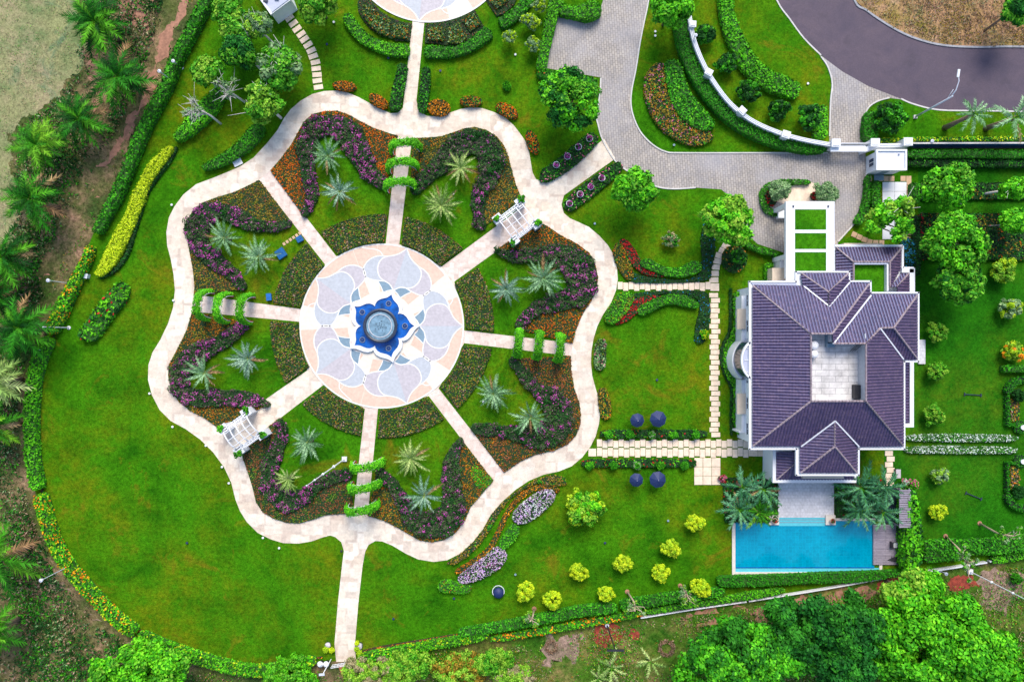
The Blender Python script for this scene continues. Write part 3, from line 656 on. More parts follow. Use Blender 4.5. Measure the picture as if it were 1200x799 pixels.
    m_.add(V, [(i, (i + 1) % n, n + (i + 1) % n, n + i) for i in range(n)] + [(2 * n + i, 2 * n + (i + 1) % n, (i + 1) % n, i) for i in range(n)] + [(n + i, n + (i + 1) % n, 3 * n + (i + 1) % n, 3 * n + i) for i in range(n)])
    m_.build('basin_rim', M['white'], ft)
    m_ = MB(); m_.flat(I, .32); m_.build('basin_water', M['basin'], ft)
    for k in range(5):
        a = math.radians(rot0 + 72 * k); x, y = org.x + 27.5 * S * math.cos(a), org.y + 27.5 * S * math.sin(a)
        m_ = MB(); m_.lathe([(.42, .3), (.42, .42), (.34, .42), (.34, .34)], x, y, 16, 0); m_.lathe([(.33, .36), (0.001, .37)], x, y, 16, 1); m_.tube([(x, y, .3), (x, y, .62)], .05, 6, 0); m_.build('water_jet', [M['basin'] if 0 else M['chrome'], M['basin_dark']], ft)
    m_ = MB(); m_.lathe([(2.05, .2), (2.0, .7), (2.45, 1.15), (2.5, 1.25), (2.45, 1.32), (2.1, 1.3), (2.02, 1.12)], org.x, org.y, 48); m_.build('bowl', M['fount'], ft, True)
    m_ = MB(); m_.lathe([(2.03, 1.16), (0.001, 1.18)], org.x, org.y, 48); m_.build('bowl_water', M['bowl'], ft)
    m_ = MB(); m_.lathe([(1.72, 1.14), (1.72, 1.26), (1.60, 1.26), (1.60, 1.14)], org.x, org.y, 48); m_.build('inner_ring', M['pale'], ft)
    for i in range(14):
        a = i * 2.4; r = .12 + .058 * i; m_ = MB(); m_.tube([(org.x + r * math.cos(a), org.y + r * math.sin(a), 1.1), (org.x + r * math.cos(a), org.y + r * math.sin(a), 1.36)], .045, 6); m_.build('nozzle', M['black'], ft)
medallion(447.5, 382, 96.5, 0, True)
medallion(503, -72, 99, -97, False)

# ---- planting in the eight petals
HEDGES = {
 'NWN': ([(355, 252), (364, 232), (361, 207), (358, 182), (360, 162), (371, 149), (388, 146), (403, 152), (415, 167), (424, 187), (435, 204), (452, 217)], [8, 14, 16, 20, 24, 24, 24, 28, 30, 26, 20, 12]),
 'NNE': [[(481, 225), (498, 208), (517, 190), (533, 173), (553, 164), (571, 173), (576, 191), (571, 209), (562, 225), (560, 244), (564, 268)], [12, 16, 22, 28, 28, 32, 30, 24, 18, 14, 16]],
 'NEE': ([(581, 293), (599, 299), (625, 299), (651, 298), (674, 306), (682, 325), (678, 343), (660, 352), (643, 356), (628, 363), (614, 375), (609, 386)], [7, 13, 17, 24, 34, 38, 32, 22, 20, 18, 14, 10]),
 'ESE': ([(599, 421), (613, 438), (629, 456), (646, 467), (655, 485), (650, 502), (632, 514), (614, 509), (590, 506), (569, 504), (552, 502)], [10, 15, 17, 26, 34, 34, 26, 20, 14, 14, 8]),
 'SES': ([(441, 552), (455, 565), (466, 579), (476, 596), (489, 612), (510, 615), (528, 605), (531, 588), (529, 570), (529, 546), (533, 527), (541, 516)], [9, 14, 15, 20, 26, 32, 32, 26, 22, 19, 14, 8]),
 'SSW': ([(327, 490), (329, 508), (324, 525), (316, 543), (314, 562), (322, 579), (338, 588), (354, 582), (370, 570), (390, 560), (410, 556)], [7, 14, 17, 19, 22, 24, 24, 18, 14, 14, 10]),
 'SWW': ([(287, 378), (268, 394), (250, 405), (228, 415), (211, 435), (211, 455), (224, 466), (249, 466), (275, 467), (298, 470), (314, 473)], [9, 17, 18, 24, 24, 22, 20, 20, 19, 14, 7]),
 'WNW': ([(341, 261), (324, 265), (299, 264), (278, 254), (254, 246), (236, 254), (228, 273), (238, 294), (255, 308), (271, 321), (285, 339)], [7, 10, 15, 18, 20, 26, 26, 22, 20, 16, 12])}
HL = {'NWN': ('magenta flowering shrub border curving round the palms in the petal left of the north arches', 'red rust low planting in the petal left of the north arches', 'redg', 'rustg', .5),
 'NNE': ('dark green shrub border with sparse mauve flowers in the petal right of the north arches', 'golden brown low planting in the petal right of the north arches', 'oliveg', 'rustg', .12),
 'NEE': ('thick dark shrub border with mauve flowers below the north east pergola', 'orange and brown low planting below the north east pergola', 'rustg', 'redg', .3),
 'ESE': ('dark shrub border with pink blooms at its lower edge, below the east arches', 'brown low planting below the east arches', 'browng', 'rustg', .25),
 'SES': ('dark purple leaved shrub border in the petal right of the south arches', 'orange and green low planting in the petal right of the south arches', 'rustg', 'oliveg', .25),
 'SSW': ('purple flowering shrub border between the south west pergola and the south arches', 'dark olive brown low planting between the south west pergola and the south arches', 'browng', 'darkg', .4),
 'SWW': ('dense purple flowering shrub border in the petal above the south west pergola', 'orange brown low planting in the petal below the west arches', 'rustg', 'oliveg', .55),
 'WNW': ('magenta flowering shrub border curving round the palms above the west arches', 'brown gold low planting in the petal above the west arches', 'oliveg', 'browng', .55)}
for k, (cl, wd_) in HEDGES.items():
    sec = SECT[k]; edge = sec[:-2]
    if k in ('NNE',): edge = sec[:13]
    c2 = smooth(cl, 3, False)
    if math.hypot(edge[-1][0] - cl[0][0], edge[-1][1] - cl[0][1]) > math.hypot(edge[-1][0] - cl[-1][0], edge[-1][1] - cl[-1][1]): c2 = c2[::-1]
    cover = list(edge) + list(c2)
    lab = HL[k]
    bed('planting_bed', lab[1], 'flower bed', cover, .28, [lab[2], lab[3], 'darkg'], [(1, 1, 0), (2, .55, 1), (3, .16, 1)], 'low planting in the petals of the garden', leaf=.125, dens=34, z0=.05, core='corebrown', rough=.03)
    poly_w = W2(ragged(ribbon(cl, [w * .98 for w in wd_]), 1.6, 3, 5), .9)
    hedge_mb = MB(); foliage(hedge_mb, poly_w, .05, .72, [(1, 1, 0), (3, .35, 1), (2, lab[4] * .6, 1)], .15, 30, 0, .1)
    rg_ = RG(); pa = np.asarray(poly_w); nb_ = int(abs(area2(poly_w)) * 1.1); cc = rg_.uniform(pa.min(0), pa.max(0), size=(nb_ * 6, 2)); cc = cc[inpoly(cc, poly_w)][:nb_]; ff = field(cc, rg_, .9)
    for (bx_, by_), f_ in zip(cc, ff):
        r_b = rg_.uniform(.32, .62); m_n = int(55 * r_b / .45); D = rg_.normal(size=(m_n, 3)); D[:, 2] = abs(D[:, 2]) + .2; D /= np.linalg.norm(D, axis=1, keepdims=True)
        Pb = np.array([bx_, by_, .68]) + D * r_b * np.array([1, 1, .75]); fl_ = rg_.uniform() < lab[4] * (1.1 + f_ * .8)
        hedge_mb.leaves(Pb, D + rg_.normal(size=D.shape) * .35, rg_.uniform(.09, .17, m_n), rg_, np.where(rg_.uniform(size=m_n) < (.5 if fl_ else .03), 2, 3 if f_ > .4 else 1))
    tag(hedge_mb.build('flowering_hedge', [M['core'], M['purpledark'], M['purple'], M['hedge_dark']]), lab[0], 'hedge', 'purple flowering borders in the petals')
    if False: bed('flowering_hedge', lab[0], 'hedge', ragged(ribbon(cl, [w * .98 for w in wd_]), 1.6, 3, 5), .95, ['purpledark', 'purple', 'hedge_dark'], [(1, 1, 0), (3, .3, 0), (2, lab[4], 1)], 'purple flowering borders in the petals', leaf=.15, dens=32, z0=.05, rough=.12)
# green patch in SE petal
bed('planting_bed', 'bright green low patch at the path edge in the petal right of the south arches', 'flower bed', smooth([(556, 545), (566, 552), (577, 563), (566, 573), (556, 566), (552, 554)], 3), .34, ['hedge_bright', 'rustg'], [(1, 1, 0), (2, .15, 0)], None, leaf=.13, dens=30, z0=.05)
# ring beds round the medallion
RB = [('NNE', 49, 79, 'right of the north spoke'), ('NEE', 1, 31, 'below the north east spoke'), ('ESE', 309, 350, 'below the east spoke'), ('SES', 274, 299, 'between the south and south east spokes'),
      ('SSW', 225, 262, 'between the south and south west spokes'), ('SWW', 184, 206, 'below the west spoke'), ('WNW', 138, 170, 'above the west spoke'), ('NWN', 99, 123, 'left of the north spoke')]
from math import atan2, degrees
def spang(p): return degrees(atan2(RIMC[1] - p[1], p[0] - RIMC[0])) % 360
def edge_at(p0, p1, r):
    # point on the segment line p0->p1 at radius r from the medallion centre
    for i in range(400):
        t = i / 200.0; x = p0[0] + (p1[0] - p0[0]) * t; y = p0[1] + (p1[1] - p0[1]) * t
        if math.hypot(x - RIMC[0], y - RIMC[1]) >= r: return (x, y)
    return p1
RB_ADJ = [('NNE', 'NEE')]
for k, a0, a1, wh in RB:
    sec = SECT[k]
    A_in, A_out = sec[-1], sec[0]       # start spoke
    B_in, B_out = sec[-2], (sec[-3])    # end spoke
    r0, r1 = RR + 2.0, 131
    a_i, a_o = edge_at(A_in, A_out, r0), edge_at(A_in, A_out, r1); b_i, b_o = edge_at(B_in, B_out, r0), edge_at(B_in, B_out, r1)
    A0, B0 = spang(a_o), spang(b_o); A1, B1 = spang(a_i), spang(b_i)
    def arc(s_, e_, r):
        d = (e_ - s_ + 180) % 360 - 180; n = 14
        return [P_(s_ + d * i / n, r) for i in range(n + 1)]
    # inset a little from the spoke edges
    poly = arc(A0 - 1.2, B0 + 1.2, r1) + arc(B1 + 1.6, A1 - 1.6, r0)
    bed('planting_bed', 'dark speckled low planting beside the central plaza, ' + wh, 'flower bed', poly, .42, ['darkg', 'pinkbrown', 'browng', 'oliveg'], [(1, 1, 0), (3, .15, 0), (4, .2, 1), (2, .24, 1)], 'ring of low beds round the central plaza', leaf=.14, dens=34, z0=.05, core='core', rough=.04)

# ---- silver palms
SPALM = [((385, 183), 'silver', 'upper of the two silver palms left of the north arches', 2.9, 26), ((398, 225), 'silver2', 'lower bluish silver palm left of the north spoke', 2.7, 26), ((263, 279), 'silver', 'green silver palm on the purple border above the west arches', 2.9, 24), ((303, 301), 'silver', 'silver palm beside the blue pump box left of the plaza', 3.0, 24),
 ((240, 437), 'silver', 'outer silver palm on the lawn below the west arches', 2.9, 20), ((291, 420), 'silver2', 'dense pale silver palm nearest the west side of the plaza', 2.8, 30), ((361, 518), 'silver', 'wide silver palm nearest the south west spoke', 2.9, 30), ((338, 561), 'palmyellow', 'small pale yellow palm beside the foot of the tall mast', 2.1, 26),
 ((482, 537), 'palmyellow', 'yellowish palm nearest the south spoke', 2.8, 28), ((497, 581), 'silver2', 'spiky sparse silver palm among the purple border right of the south arches', 3.1, 16), ((622, 489), 'silver', 'sparse silver palm on the dark border below the east arches', 3.0, 18), ((578, 461), 'silver', 'silver palm on lawn near the south east spoke', 3.0, 26),
 ((637, 326), 'silver', 'large green silver palm beside the thick border below the north east pergola', 3.2, 28), ((593, 339), 'silver2', 'bluish silver palm nearest the east side of the plaza', 2.6, 34), ((540, 197), 'palmyellow', 'pale broad leaved palm inside the dark border right of the north arches', 2.5, 24), ((517, 241), 'palmyellow', 'yellow tipped palm on lawn right of the north spoke', 2.9, 34)]
for (x, y), mt, lb, L, nf in SPALM: palm(lb, x, y, 1.7, L * 1.13, 'silver', mt, int(nf * 1.3), 'silver palms in the petal garden', trunk=.28)

# ---- undergrowth outside the boundary: uncountable tufts
def tufts(name, label, poly, mats, weights, n, leaf, z0=-.09, hmax=.45, thr=-.2, sc=.35, seedp=0):
    rng = RG(); P_w = W2(poly); a = np.asarray(P_w); lo, hi = a.min(0), a.max(0)
    R_ = rng.uniform(lo, hi, size=(n, 2)); R_ = R_[inpoly(R_, P_w)]
    R_ = R_[field(R_, rng, sc) + rng.normal(size=len(R_)) * .5 > thr]
    k = 5; Q_ = np.repeat(R_, k, 0) + rng.normal(size=(len(R_) * k, 2)) * .22
    z = z0 + rng.uniform(.02, hmax, len(Q_)); Nn = rng.normal(size=(len(Q_), 3)) * .6; Nn[:, 2] += .8
    f = field(Q_, rng, sc * 1.5); mi = np.zeros(len(Q_), int)
    for i in range(1, len(mats)): mi = np.where(rng.uniform(size=len(Q_)) < weights[i] * np.clip(.6 + field(Q_, rng, sc * 2) * .7, 0, 1.5), i, mi)
    mb = MB(); mb.leaves(np.column_stack([Q_, z]), Nn, rng.uniform(.6, 1.5, len(Q_)) * leaf, rng, mi, .4)
    return tag(mb.build(name, [M[x] for x in mats]), label, None, None, 'stuff')
LEFT = [(196, -20), (186, 25), (176, 55), (164, 95), (150, 125), (134, 155), (118, 185), (104, 215), (86, 245), (66, 280), (44, 315), (50, 345), (45, 392), (28, 430), (22, 500), (24, 550), (42, 620), (66, 675), (110, 725), (160, 765), (150, 810), (-60, 810), (-60, 330), (10, 300), (20, 220), (20, 150), (60, 125), (92, 80), (98, 30), (96, -20)]
tufts('undergrowth', 'mixed green and dry undergrowth under the palms outside the left boundary', LEFT, ['hedge_dark', 'palegreen', 'pinkbrown', 'hedge', 'dryleaf'], [1, .15, .25, .4, .12], 30000, .19, thr=-.5)
tufts('undergrowth', 'thin green growth between the dirt track and the dark boundary hedge', [(232, -20), (205, 45), (180, 100), (160, 140), (138, 180), (122, 225), (104, 262), (88, 300), (66, 345), (52, 345), (60, 318), (96, 276), (118, 232), (140, 190), (160, 150), (182, 108), (200, 60), (216, 20), (222, -20)], ['hedge', 'dryleaf', 'oliveg'], [1, .35, .3], 5000, .14, thr=0)
LOW = [(225, 790), (372, 786), (430, 790), (500, 764), (600, 756), (700, 738), (790, 722), (890, 710), (1040, 688), (1110, 680), (1200, 662), (1260, 655), (1260, 830), (200, 830)]
tufts('undergrowth', 'mixed low undergrowth along the bottom edge outside the boundary', LOW, ['hedge', 'oliveg', 'pinkbrown', 'treeyel', 'dryleaf'], [1, .35, .3, .25, .3], 24000, .14, thr=-.2, hmax=.3)
tufts('dry_grass', 'tufts of dry tan grass on the verge above the road', [(x, y - 3) for x, y in ROAD_N] + [(1400, -60), (985, -60)], ['pinkbrown', 'dryleaf', 'oliveg'], [1, .5, .3], 9000, .12, .02, .2, -.6, .5)
tufts('field_grass', 'short tufts of dry grass over the field at the left', [(-80, -30), (98, -30), (96, 60), (60, 115), (16, 150), (16, 260), (0, 300), (-80, 330)], ['dryleaf', 'palegreen', 'treemid'], [1, .35, .2], 3000, .09, -.09, .12, .1, .3)
# ================================================================== BOUNDARY HEDGES
hedge('long dark green clipped hedge along the left boundary beside the dirt track', HEDGE_L[:11], [12] * 6 + [11.5, 11, 11, 10, 9], 1.7, 'hedge', 'boundary hedges', leaf=.2, dens=24)
hedge('hedge with orange flowers on the left boundary between the dark hedge and the leaning poles', [(103, 288), (98, 304), (87, 326), (77, 345), (66, 368), (56, 390)], [8, 9, 10, 13, 14, 12], 1.5, 'hedge_bright', 'boundary hedges', [('yellow', .25, 1), ('orange', .2, 1)], leaf=.19)
hedge('bright green hedge on the left boundary beside the widest lawn', [(54, 396), (46, 412), (39, 432), (35, 454), (33, 485), (33, 515), (35, 545), (41, 574)], [12, 13, 13, 13, 13, 13, 13, 14], 1.5, 'hedge_bright', 'boundary hedges', leaf=.19)
hedge('orange and yellow flowering hedge on the lower left boundary curve', [(43, 580), (50, 607), (60, 636), (75, 663), (95, 687), (115, 709), (135, 728), (156, 743)], [14, 14, 13, 13, 13, 13, 13, 13], 1.4, 'hedge_bright', 'boundary hedges', [('yellow', .25, 1), ('orange', .26, 1)], leaf=.19)
hedge('light green hedge along the bottom boundary left of the garden gate', [(160, 746), (190, 759), (225, 771), (262, 782), (300, 788), (337, 782), (368, 776)], [12, 13, 12, 12, 12, 12, 10], 1.3, 'hedge_bright', 'boundary hedges', [('yellow', .2, 1)], leaf=.19)
mb = MB(); q = [(x + 9, y + 1) for x, y in HEDGE_L[15:25]] + [(x + 6, y - 7) for x, y in HEDGE_L[25:]]
foliage(mb, W2(ribbon(q, 2.6, 3)), 0, .2, [(1, 1, 0), (2, .3, 0)], .1, 40); tag(mb.build('border_planting', [M['corebrown'], M['rustg'], M['orange']]), 'thin rust coloured edging plants along the inner side of the boundary hedge', 'border', 'edging plants inside the boundary')
mb = MB(); q = [(420, 764), (450, 757), (500, 749), (536, 743)]
foliage(mb, W2(ribbon(q, 2.8, 3)), 0, .2, [(1, 1, 0), (2, .3, 0)], .1, 40); tag(mb.build('border_planting', [M['corebrown'], M['rustg'], M['orange']]), 'thin rust coloured edging plants right of the garden gate', 'border', 'edging plants inside the boundary')
hedge('bright green hedge just right of the garden gate at the bottom', [(420, 773), (450, 767), (500, 758), (537, 752), (572, 746)], [9, 9, 9, 9, 7], 1.2, 'hedge_bright', 'boundary hedges', [('yellow', .2, 1)], leaf=.18)
hedge('clipped hedge running right from the gate behind the round yellow shrubs', [(537, 744), (570, 739), (600, 734), (640, 726), (680, 718), (724, 714)], [8, 9, 10, 10, 11, 10], 1.5, 'hedge', 'boundary hedges', leaf=.18)
hedge('clipped hedge under the bare tree left of the pool hedge', [(728, 711), (760, 707), (787, 702), (820, 699), (850, 694)], [10, 11, 10, 9, 8], 1.5, 'hedge', 'boundary hedges', leaf=.18)
hedge('outer low hedge with orange blooms beside the red soil', [(575, 750), (620, 743), (665, 735), (710, 727), (755, 719)], [6, 7, 7, 7, 5], 1.0, 'hedge_bright', 'boundary hedges', [('orange', .3, 1)], leaf=.17)
hedge('outer low hedge beside the white boundary kerb below the pool', [(758, 718), (800, 711), (850, 704), (885, 698), (920, 692)], [5, 6, 6, 8, 5], 1.0, 'hedge_bright', 'boundary hedges', leaf=.17)
hedge('smooth bright green hedge directly below the swimming pool', [(842, 682), (870, 682), (920, 680), (970, 678), (1020, 676), (1062, 671)], [10, 12, 11, 11, 10, 5], 1.2, 'lawnhedge', 'boundary hedges', leaf=.15, dens=36)
hedge('tall overgrown hedge with ragged leaves beside the pool deck', [(1067, 572), (1070, 592), (1071, 615), (1072, 640), (1070, 662), (1068, 672)], [11, 16, 19, 22, 18, 8], 2.6, 'hedge_bright', None, [('hedge_dark', .4, 1)], leaf=.3, dens=20)
hedge('dark leafy hedge below the right lawn nearest the overgrown hedge', [(1084, 648), (1100, 647), (1118, 646), (1130, 645)], 23, 1.6, 'hedge', 'boundary hedges', leaf=.2)
hedge('dark leafy hedge along the lower right lawn at the photo edge', [(1132, 643), (1150, 642), (1175, 641), (1205, 638), (1240, 634)], [14, 16, 17, 18, 18], 1.6, 'hedge', 'boundary hedges', leaf=.2)
hedge('low pale hedge outside the wall at the right photo edge', [(1165, 657), (1185, 654), (1205, 650), (1240, 645)], 8, 1.0, 'hedge_bright', 'boundary hedges', leaf=.18)
# white low walls along the south boundary
def wall(label, pts, w, h, mat='white', name='boundary_wall', group=None, cat='wall', cap=None):
    mb = MB(); mb.prism(W2(ribbon(pts, w, 3, False), h), 0, h); o = mb.build(name, M[mat]); return tag(o, label, cat, group)
wall('thin white boundary wall left of the pool by the bare tree', [(751, 724), (800, 716), (840, 710), (875, 705)], 1.3, .6, group='white boundary walls')
wall('white boundary wall running below the pool hedge', [(878, 704.5), (900, 701), (968, 690), (1034, 678)], 1.3, .6, group='white boundary walls')
wall('white boundary wall right of the overgrown hedge', [(1080, 671), (1120, 665), (1157, 659)], 1.5, .7, group='white boundary walls')
wall('white boundary wall hidden under hedge at the right photo edge', [(1160, 658), (1200, 651), (1260, 641)], 1.5, .6, group='white boundary walls')

# ================================================================== OTHER HEDGES AND BEDS
hedge('bright yellow wavy hedge on the left lawn', [(112, 322), (122, 312), (133, 292), (143, 272), (153, 252), (160, 232), (168, 214), (180, 194), (200, 172)], [6, 14, 17, 17, 14, 15, 12, 14, 8], 1.0, 'yellow', None, name='yellow_hedge', leaf=.17, dens=50)
hedge('low dark leafy strip standing in for the shaded inner side of the yellow hedge', [(116, 325), (130, 319), (142, 307), (150, 292), (156, 272), (163, 250), (171, 226), (184, 206), (197, 189), (206, 172)], 3.6, .5, 'hedge_dark', None)  # dark leaves added as the yellow hedge's shaded side, not a second hedge
bed('shrub_bed', 'leafy green shrub patch with red leaves on the left lawn', 'shrub', smooth([(138, 331), (148, 336), (146, 350), (132, 368), (118, 388), (106, 400), (92, 394), (98, 380), (110, 362), (124, 344)], 4), 1.0, ['hedge_bright', 'red', 'hedge_dark'], [(1, 1, 0), (3, .5, 1), (2, .06, 1)], leaf=.24, dens=16, rough=.3)
hedge('rounded green hedge beneath the pale bare trees at upper left', [(204, 163), (218, 150), (232, 136), (246, 120), (258, 104)], [8, 16, 20, 20, 12], 1.3, 'hedge_bright', 'hedges on the upper left lawn', leaf=.19)
hedge('long curved green hedge beside the white slab at upper left', [(236, 196), (252, 190), (270, 180), (286, 168), (298, 154), (304, 144)], [6, 10, 13, 15, 16, 10], 1.2, 'hedge', 'hedges on the upper left lawn', leaf=.18)
hedge('upright green hedge on the left side of the path from the upper plaza', [(472, 74), (469, 90), (465, 108), (461, 128)], [10, 12, 13, 12], 1.0, 'hedge_dark', 'pair of hedges flanking the upper path', [('hedge', .5, 0)])
hedge('upright green hedge on the right side of the path from the upper plaza', [(499, 78), (498, 95), (496, 112), (494, 130)], [9, 11, 11, 10], 1.0, 'hedge_dark', 'pair of hedges flanking the upper path', [('hedge', .5, 0)])
for (x, y, rx, ry, rot, lb, mt) in [(403, 100, 13.5, 5.5, .12, 'oblong orange shrub above the loop path left of the upper path', ('rustg', 'redg')), (443, 118, 12, 6.5, .6, 'orange shrub touching the hedge left of the upper path', ('rustg', 'redg')), (514, 125.5, 13, 9.5, .1, 'large rounded golden orange shrub right of the upper path', ('rustg', 'orange')),
     (552, 118, 13, 6, 0, 'flat oval rust shrub above the loop path', ('rustg', 'hedge')), (594, 129, 14, 7, .5, 'tilted reddish shrub above the loop path at right', ('redg', 'hedge')), (624, 166, 14.5, 6.5, 1.25, 'upright reddish brown shrub beside the loop path below the car park', ('redg', 'hedge'))]:
    bed('clipped_shrub', lb, 'shrub', circ(x, y, rx, 20, ry, rot), .8, [mt[0], mt[1]], [(1, 1, 0), (2, .3, 0)], 'rust coloured clipped shrubs by the loop path', leaf=.14, dens=36)
# top plaza surround
mul = [(436, 2), (445, 13), (458, 21), (472, 26), (482.5, 27.5), (480, 48), (464, 47), (448, 42), (435, 34), (426, 24), (420, 14), (419, 2), (425, -6)]
bed('planting_bed', 'dark maroon bed under the upper plaza, left of its path', 'flower bed', mul, .3, ['purpledark', 'browng'], [(1, 1, 0), (2, .15, 0)], 'maroon beds round the upper plaza', leaf=.12, dens=36, core='mulch', rough=.03)
mur = [(499, 28.5), (515, 27), (530, 24), (545, 18.5), (556, 12), (567, 32), (556, 42), (541, 52), (527, 54), (512, 51), (498, 50)]
bed('planting_bed', 'dark maroon bed under the upper plaza, right of its path', 'flower bed', mur, .3, ['purpledark', 'browng'], [(1, 1, 0), (2, .15, 0)], 'maroon beds round the upper plaza', leaf=.12, dens=36, core='mulch', rough=.03)
bed('planting_bed', 'dark maroon bed at the top between the upper plaza and the car park', 'flower bed', [(570, 0), (577, -12), (610, -12), (602, 6), (590, 16), (582, 19)], .3, ['purpledark', 'browng'], [(1, 1, 0), (2, .15, 0)], 'maroon beds round the upper plaza', leaf=.12, dens=36, core='mulch', rough=.03)
for p, lb in (([(425, 5), (434, 6), (444, 17), (457, 24), (455, 42), (443, 38), (432, 28), (425, 16)], 'long olive shrub block in the upper left maroon bed'), ([(461, 27), (478, 30), (477, 44), (459, 43)], 'small square olive shrub block beside the upper path at left'), ([(501, 33), (520, 31), (520, 47), (501, 46)], 'square olive shrub block beside the upper path at right'),
              ([(526, 32), (537, 27), (547, 43), (541, 50), (525, 50)], 'tall olive shrub block in the middle of the upper right maroon bed'), ([(542, 23), (554, 15), (563, 28), (551, 36)], 'olive shrub block at the right end of the upper right maroon bed'), ([(575, 0), (590, -10), (595, 0), (582, 10)], 'olive shrub block in the maroon bed at the top edge')):
    bed('clipped_shrub', lb, 'shrub', p, .75, ['darkg', 'palegreen', 'rustg'], [(1, 1, 0), (2, .35, 0), (3, .2, 0)], 'olive shrub blocks in the maroon beds', leaf=.14, dens=36)
hedge('curved bright green hedge below the upper left maroon bed', [(405, 16), (412, 28), (424, 42), (440, 51), (458, 57), (479, 58)], [10, 13, 13, 12, 14, 14], 1.0, 'hedge_bright', 'hedges round the upper plaza')
hedge('curved green hedge below the upper right maroon bed', [(497, 59), (515, 60), (535, 59), (552, 52), (566, 42), (574, 35)], [14, 13, 11, 12, 14, 14], 1.0, 'hedge', 'hedges round the upper plaza')
hedge('short bright green hedge right of the upper diagonal path', [(586, 27), (598, 20), (612, 8), (620, -6)], 13, 1.0, 'hedge', 'hedges round the upper plaza')
# urn borders beside the NE path
UR = {'above': ([(633, 206), (640, 205), (662, 191), (684, 172), (698, 158)], [10, 16, 18, 18, 14], [(691, 162), (678, 172), (665, 183), (652, 193)]), 'below': ([(664, 245), (672, 236), (690, 222), (712, 205), (728, 192)], [12, 16, 18, 16, 10], [(705.5, 208.5), (692.5, 218.5), (680, 227.5), (667.5, 238.5)])}
for k, (cl, w_, ps) in UR.items():
    hedge('dark green flower border with white urns %s the north east path' % k, cl, w_, .6, 'hedge_dark', 'borders beside the north east path', [('hedge', .4, 0), ('pink', .14, 1)])
    for i, (x, y) in enumerate(ps):
        c = W(x, y, 1.0); u = thing('planter_urn', '%s white urn of purple flowers, counted from the driveway, %s the north east path' % (('first', 'second', 'third', 'fourth')[i], k), 'planter', (c.x, c.y, 0), 'white urns with purple flowers')
        m_ = MB(); m_.lathe([(.26, 0), (.2, .2), (.28, .45), (.46, .85), (.5, .9), (.44, .9), (.4, .8)], c.x, c.y, 16); m_.build('urn', M['white'], u, True)
        m_ = MB(); clumps(m_, c.x, c.y, 1.0, .36, .36, .28, 16, .15, 30, .08, RG(), (1, 1, 2)); m_.build('flowers', [M['core'], M['purple'], M['hedge_dark']], u)
# car park hedges
hedge('leafy hedge along the left side of the car park', [(654, -5), (648, 12), (643, 35), (638, 58), (634, 82)], [18, 14, 12, 11, 12], 1.4, 'hedge_bright', 'car park hedges')
hedge('leafy hedge along the top side of the car park', [(656, 9), (672, 12), (688, 12), (703, 6)], [12, 12, 20, 18], 1.5, 'hedge_bright', 'car park hedges')
hedge('leafy hedge along the bottom side of the car park', [(630, 84), (650, 88), (672, 93), (700, 97)], [9, 11, 12, 12], 1.3, 'hedge', 'car park hedges', [('red', .04, 1)])
# beds right of the driveway
bed('planting_bed', 'crescent bed of pink and yellow flowers right of the driveway', 'flower bed', smooth([(776, 73), (779, 84), (783, 100), (790, 120), (800, 138), (815, 150), (830, 154), (837, 160), (829, 167), (812, 170), (793, 163), (775, 150), (763, 132), (756, 112), (756, 92), (764, 78)], 3), .7, ['oliveg', 'pink', 'hedge', 'rustg'], [(1, 1, 0), (3, .35, 1), (4, .25, 1), (2, .22, 1)], leaf=.15, dens=32)
bed('planting_bed', 'crescent dark green hedge right of the pink flower crescent', 'hedge', smooth([(780, 74), (790, 69), (798, 74), (803, 92), (813, 112), (828, 130), (838, 143), (834, 151), (822, 152), (805, 143), (791, 126), (783, 102)], 3), 1.0, ['hedge', 'hedge_bright'], [(1, 1, 0), (2, .3, 1)], leaf=.19, dens=24)
hedge('long smooth curved hedge inside the white gate wall', [(797, -10), (798, 25), (806, 60), (824, 96), (848, 126), (880, 150), (915, 165), (945, 172), (970, 173)], [16, 15, 16, 17, 17, 16, 14, 12, 9], 1.5, 'lawnhedge', None, leaf=.15, dens=34)
hedge('thick curving hedge outside the white gate wall', [(852, -10), (853, 15), (862, 42), (878, 72), (898, 90), (920, 100), (938, 107)], [18, 16, 19, 21, 21, 22, 16], 1.2, 'hedge_bright', None, leaf=.19)
hedge('square green hedge left of the entrance apron', [(963, 123), (963, 142), (963, 161)], 15, 1.3, 'hedge_bright', 'square hedges at the entrance')
hedge('square green hedge right of the entrance apron', [(1022, 130), (1022, 148), (1022, 164)], [12, 17, 16], 1.3, 'lawnhedge', 'square hedges at the entrance')
hedge('low yellow green hedge along the road side of the gate wall', [(1032, 164), (1080, 163), (1140, 162.5), (1240, 162)], 4.5, .8, 'hedge_bright', None, [('yellow', .4, 0)])
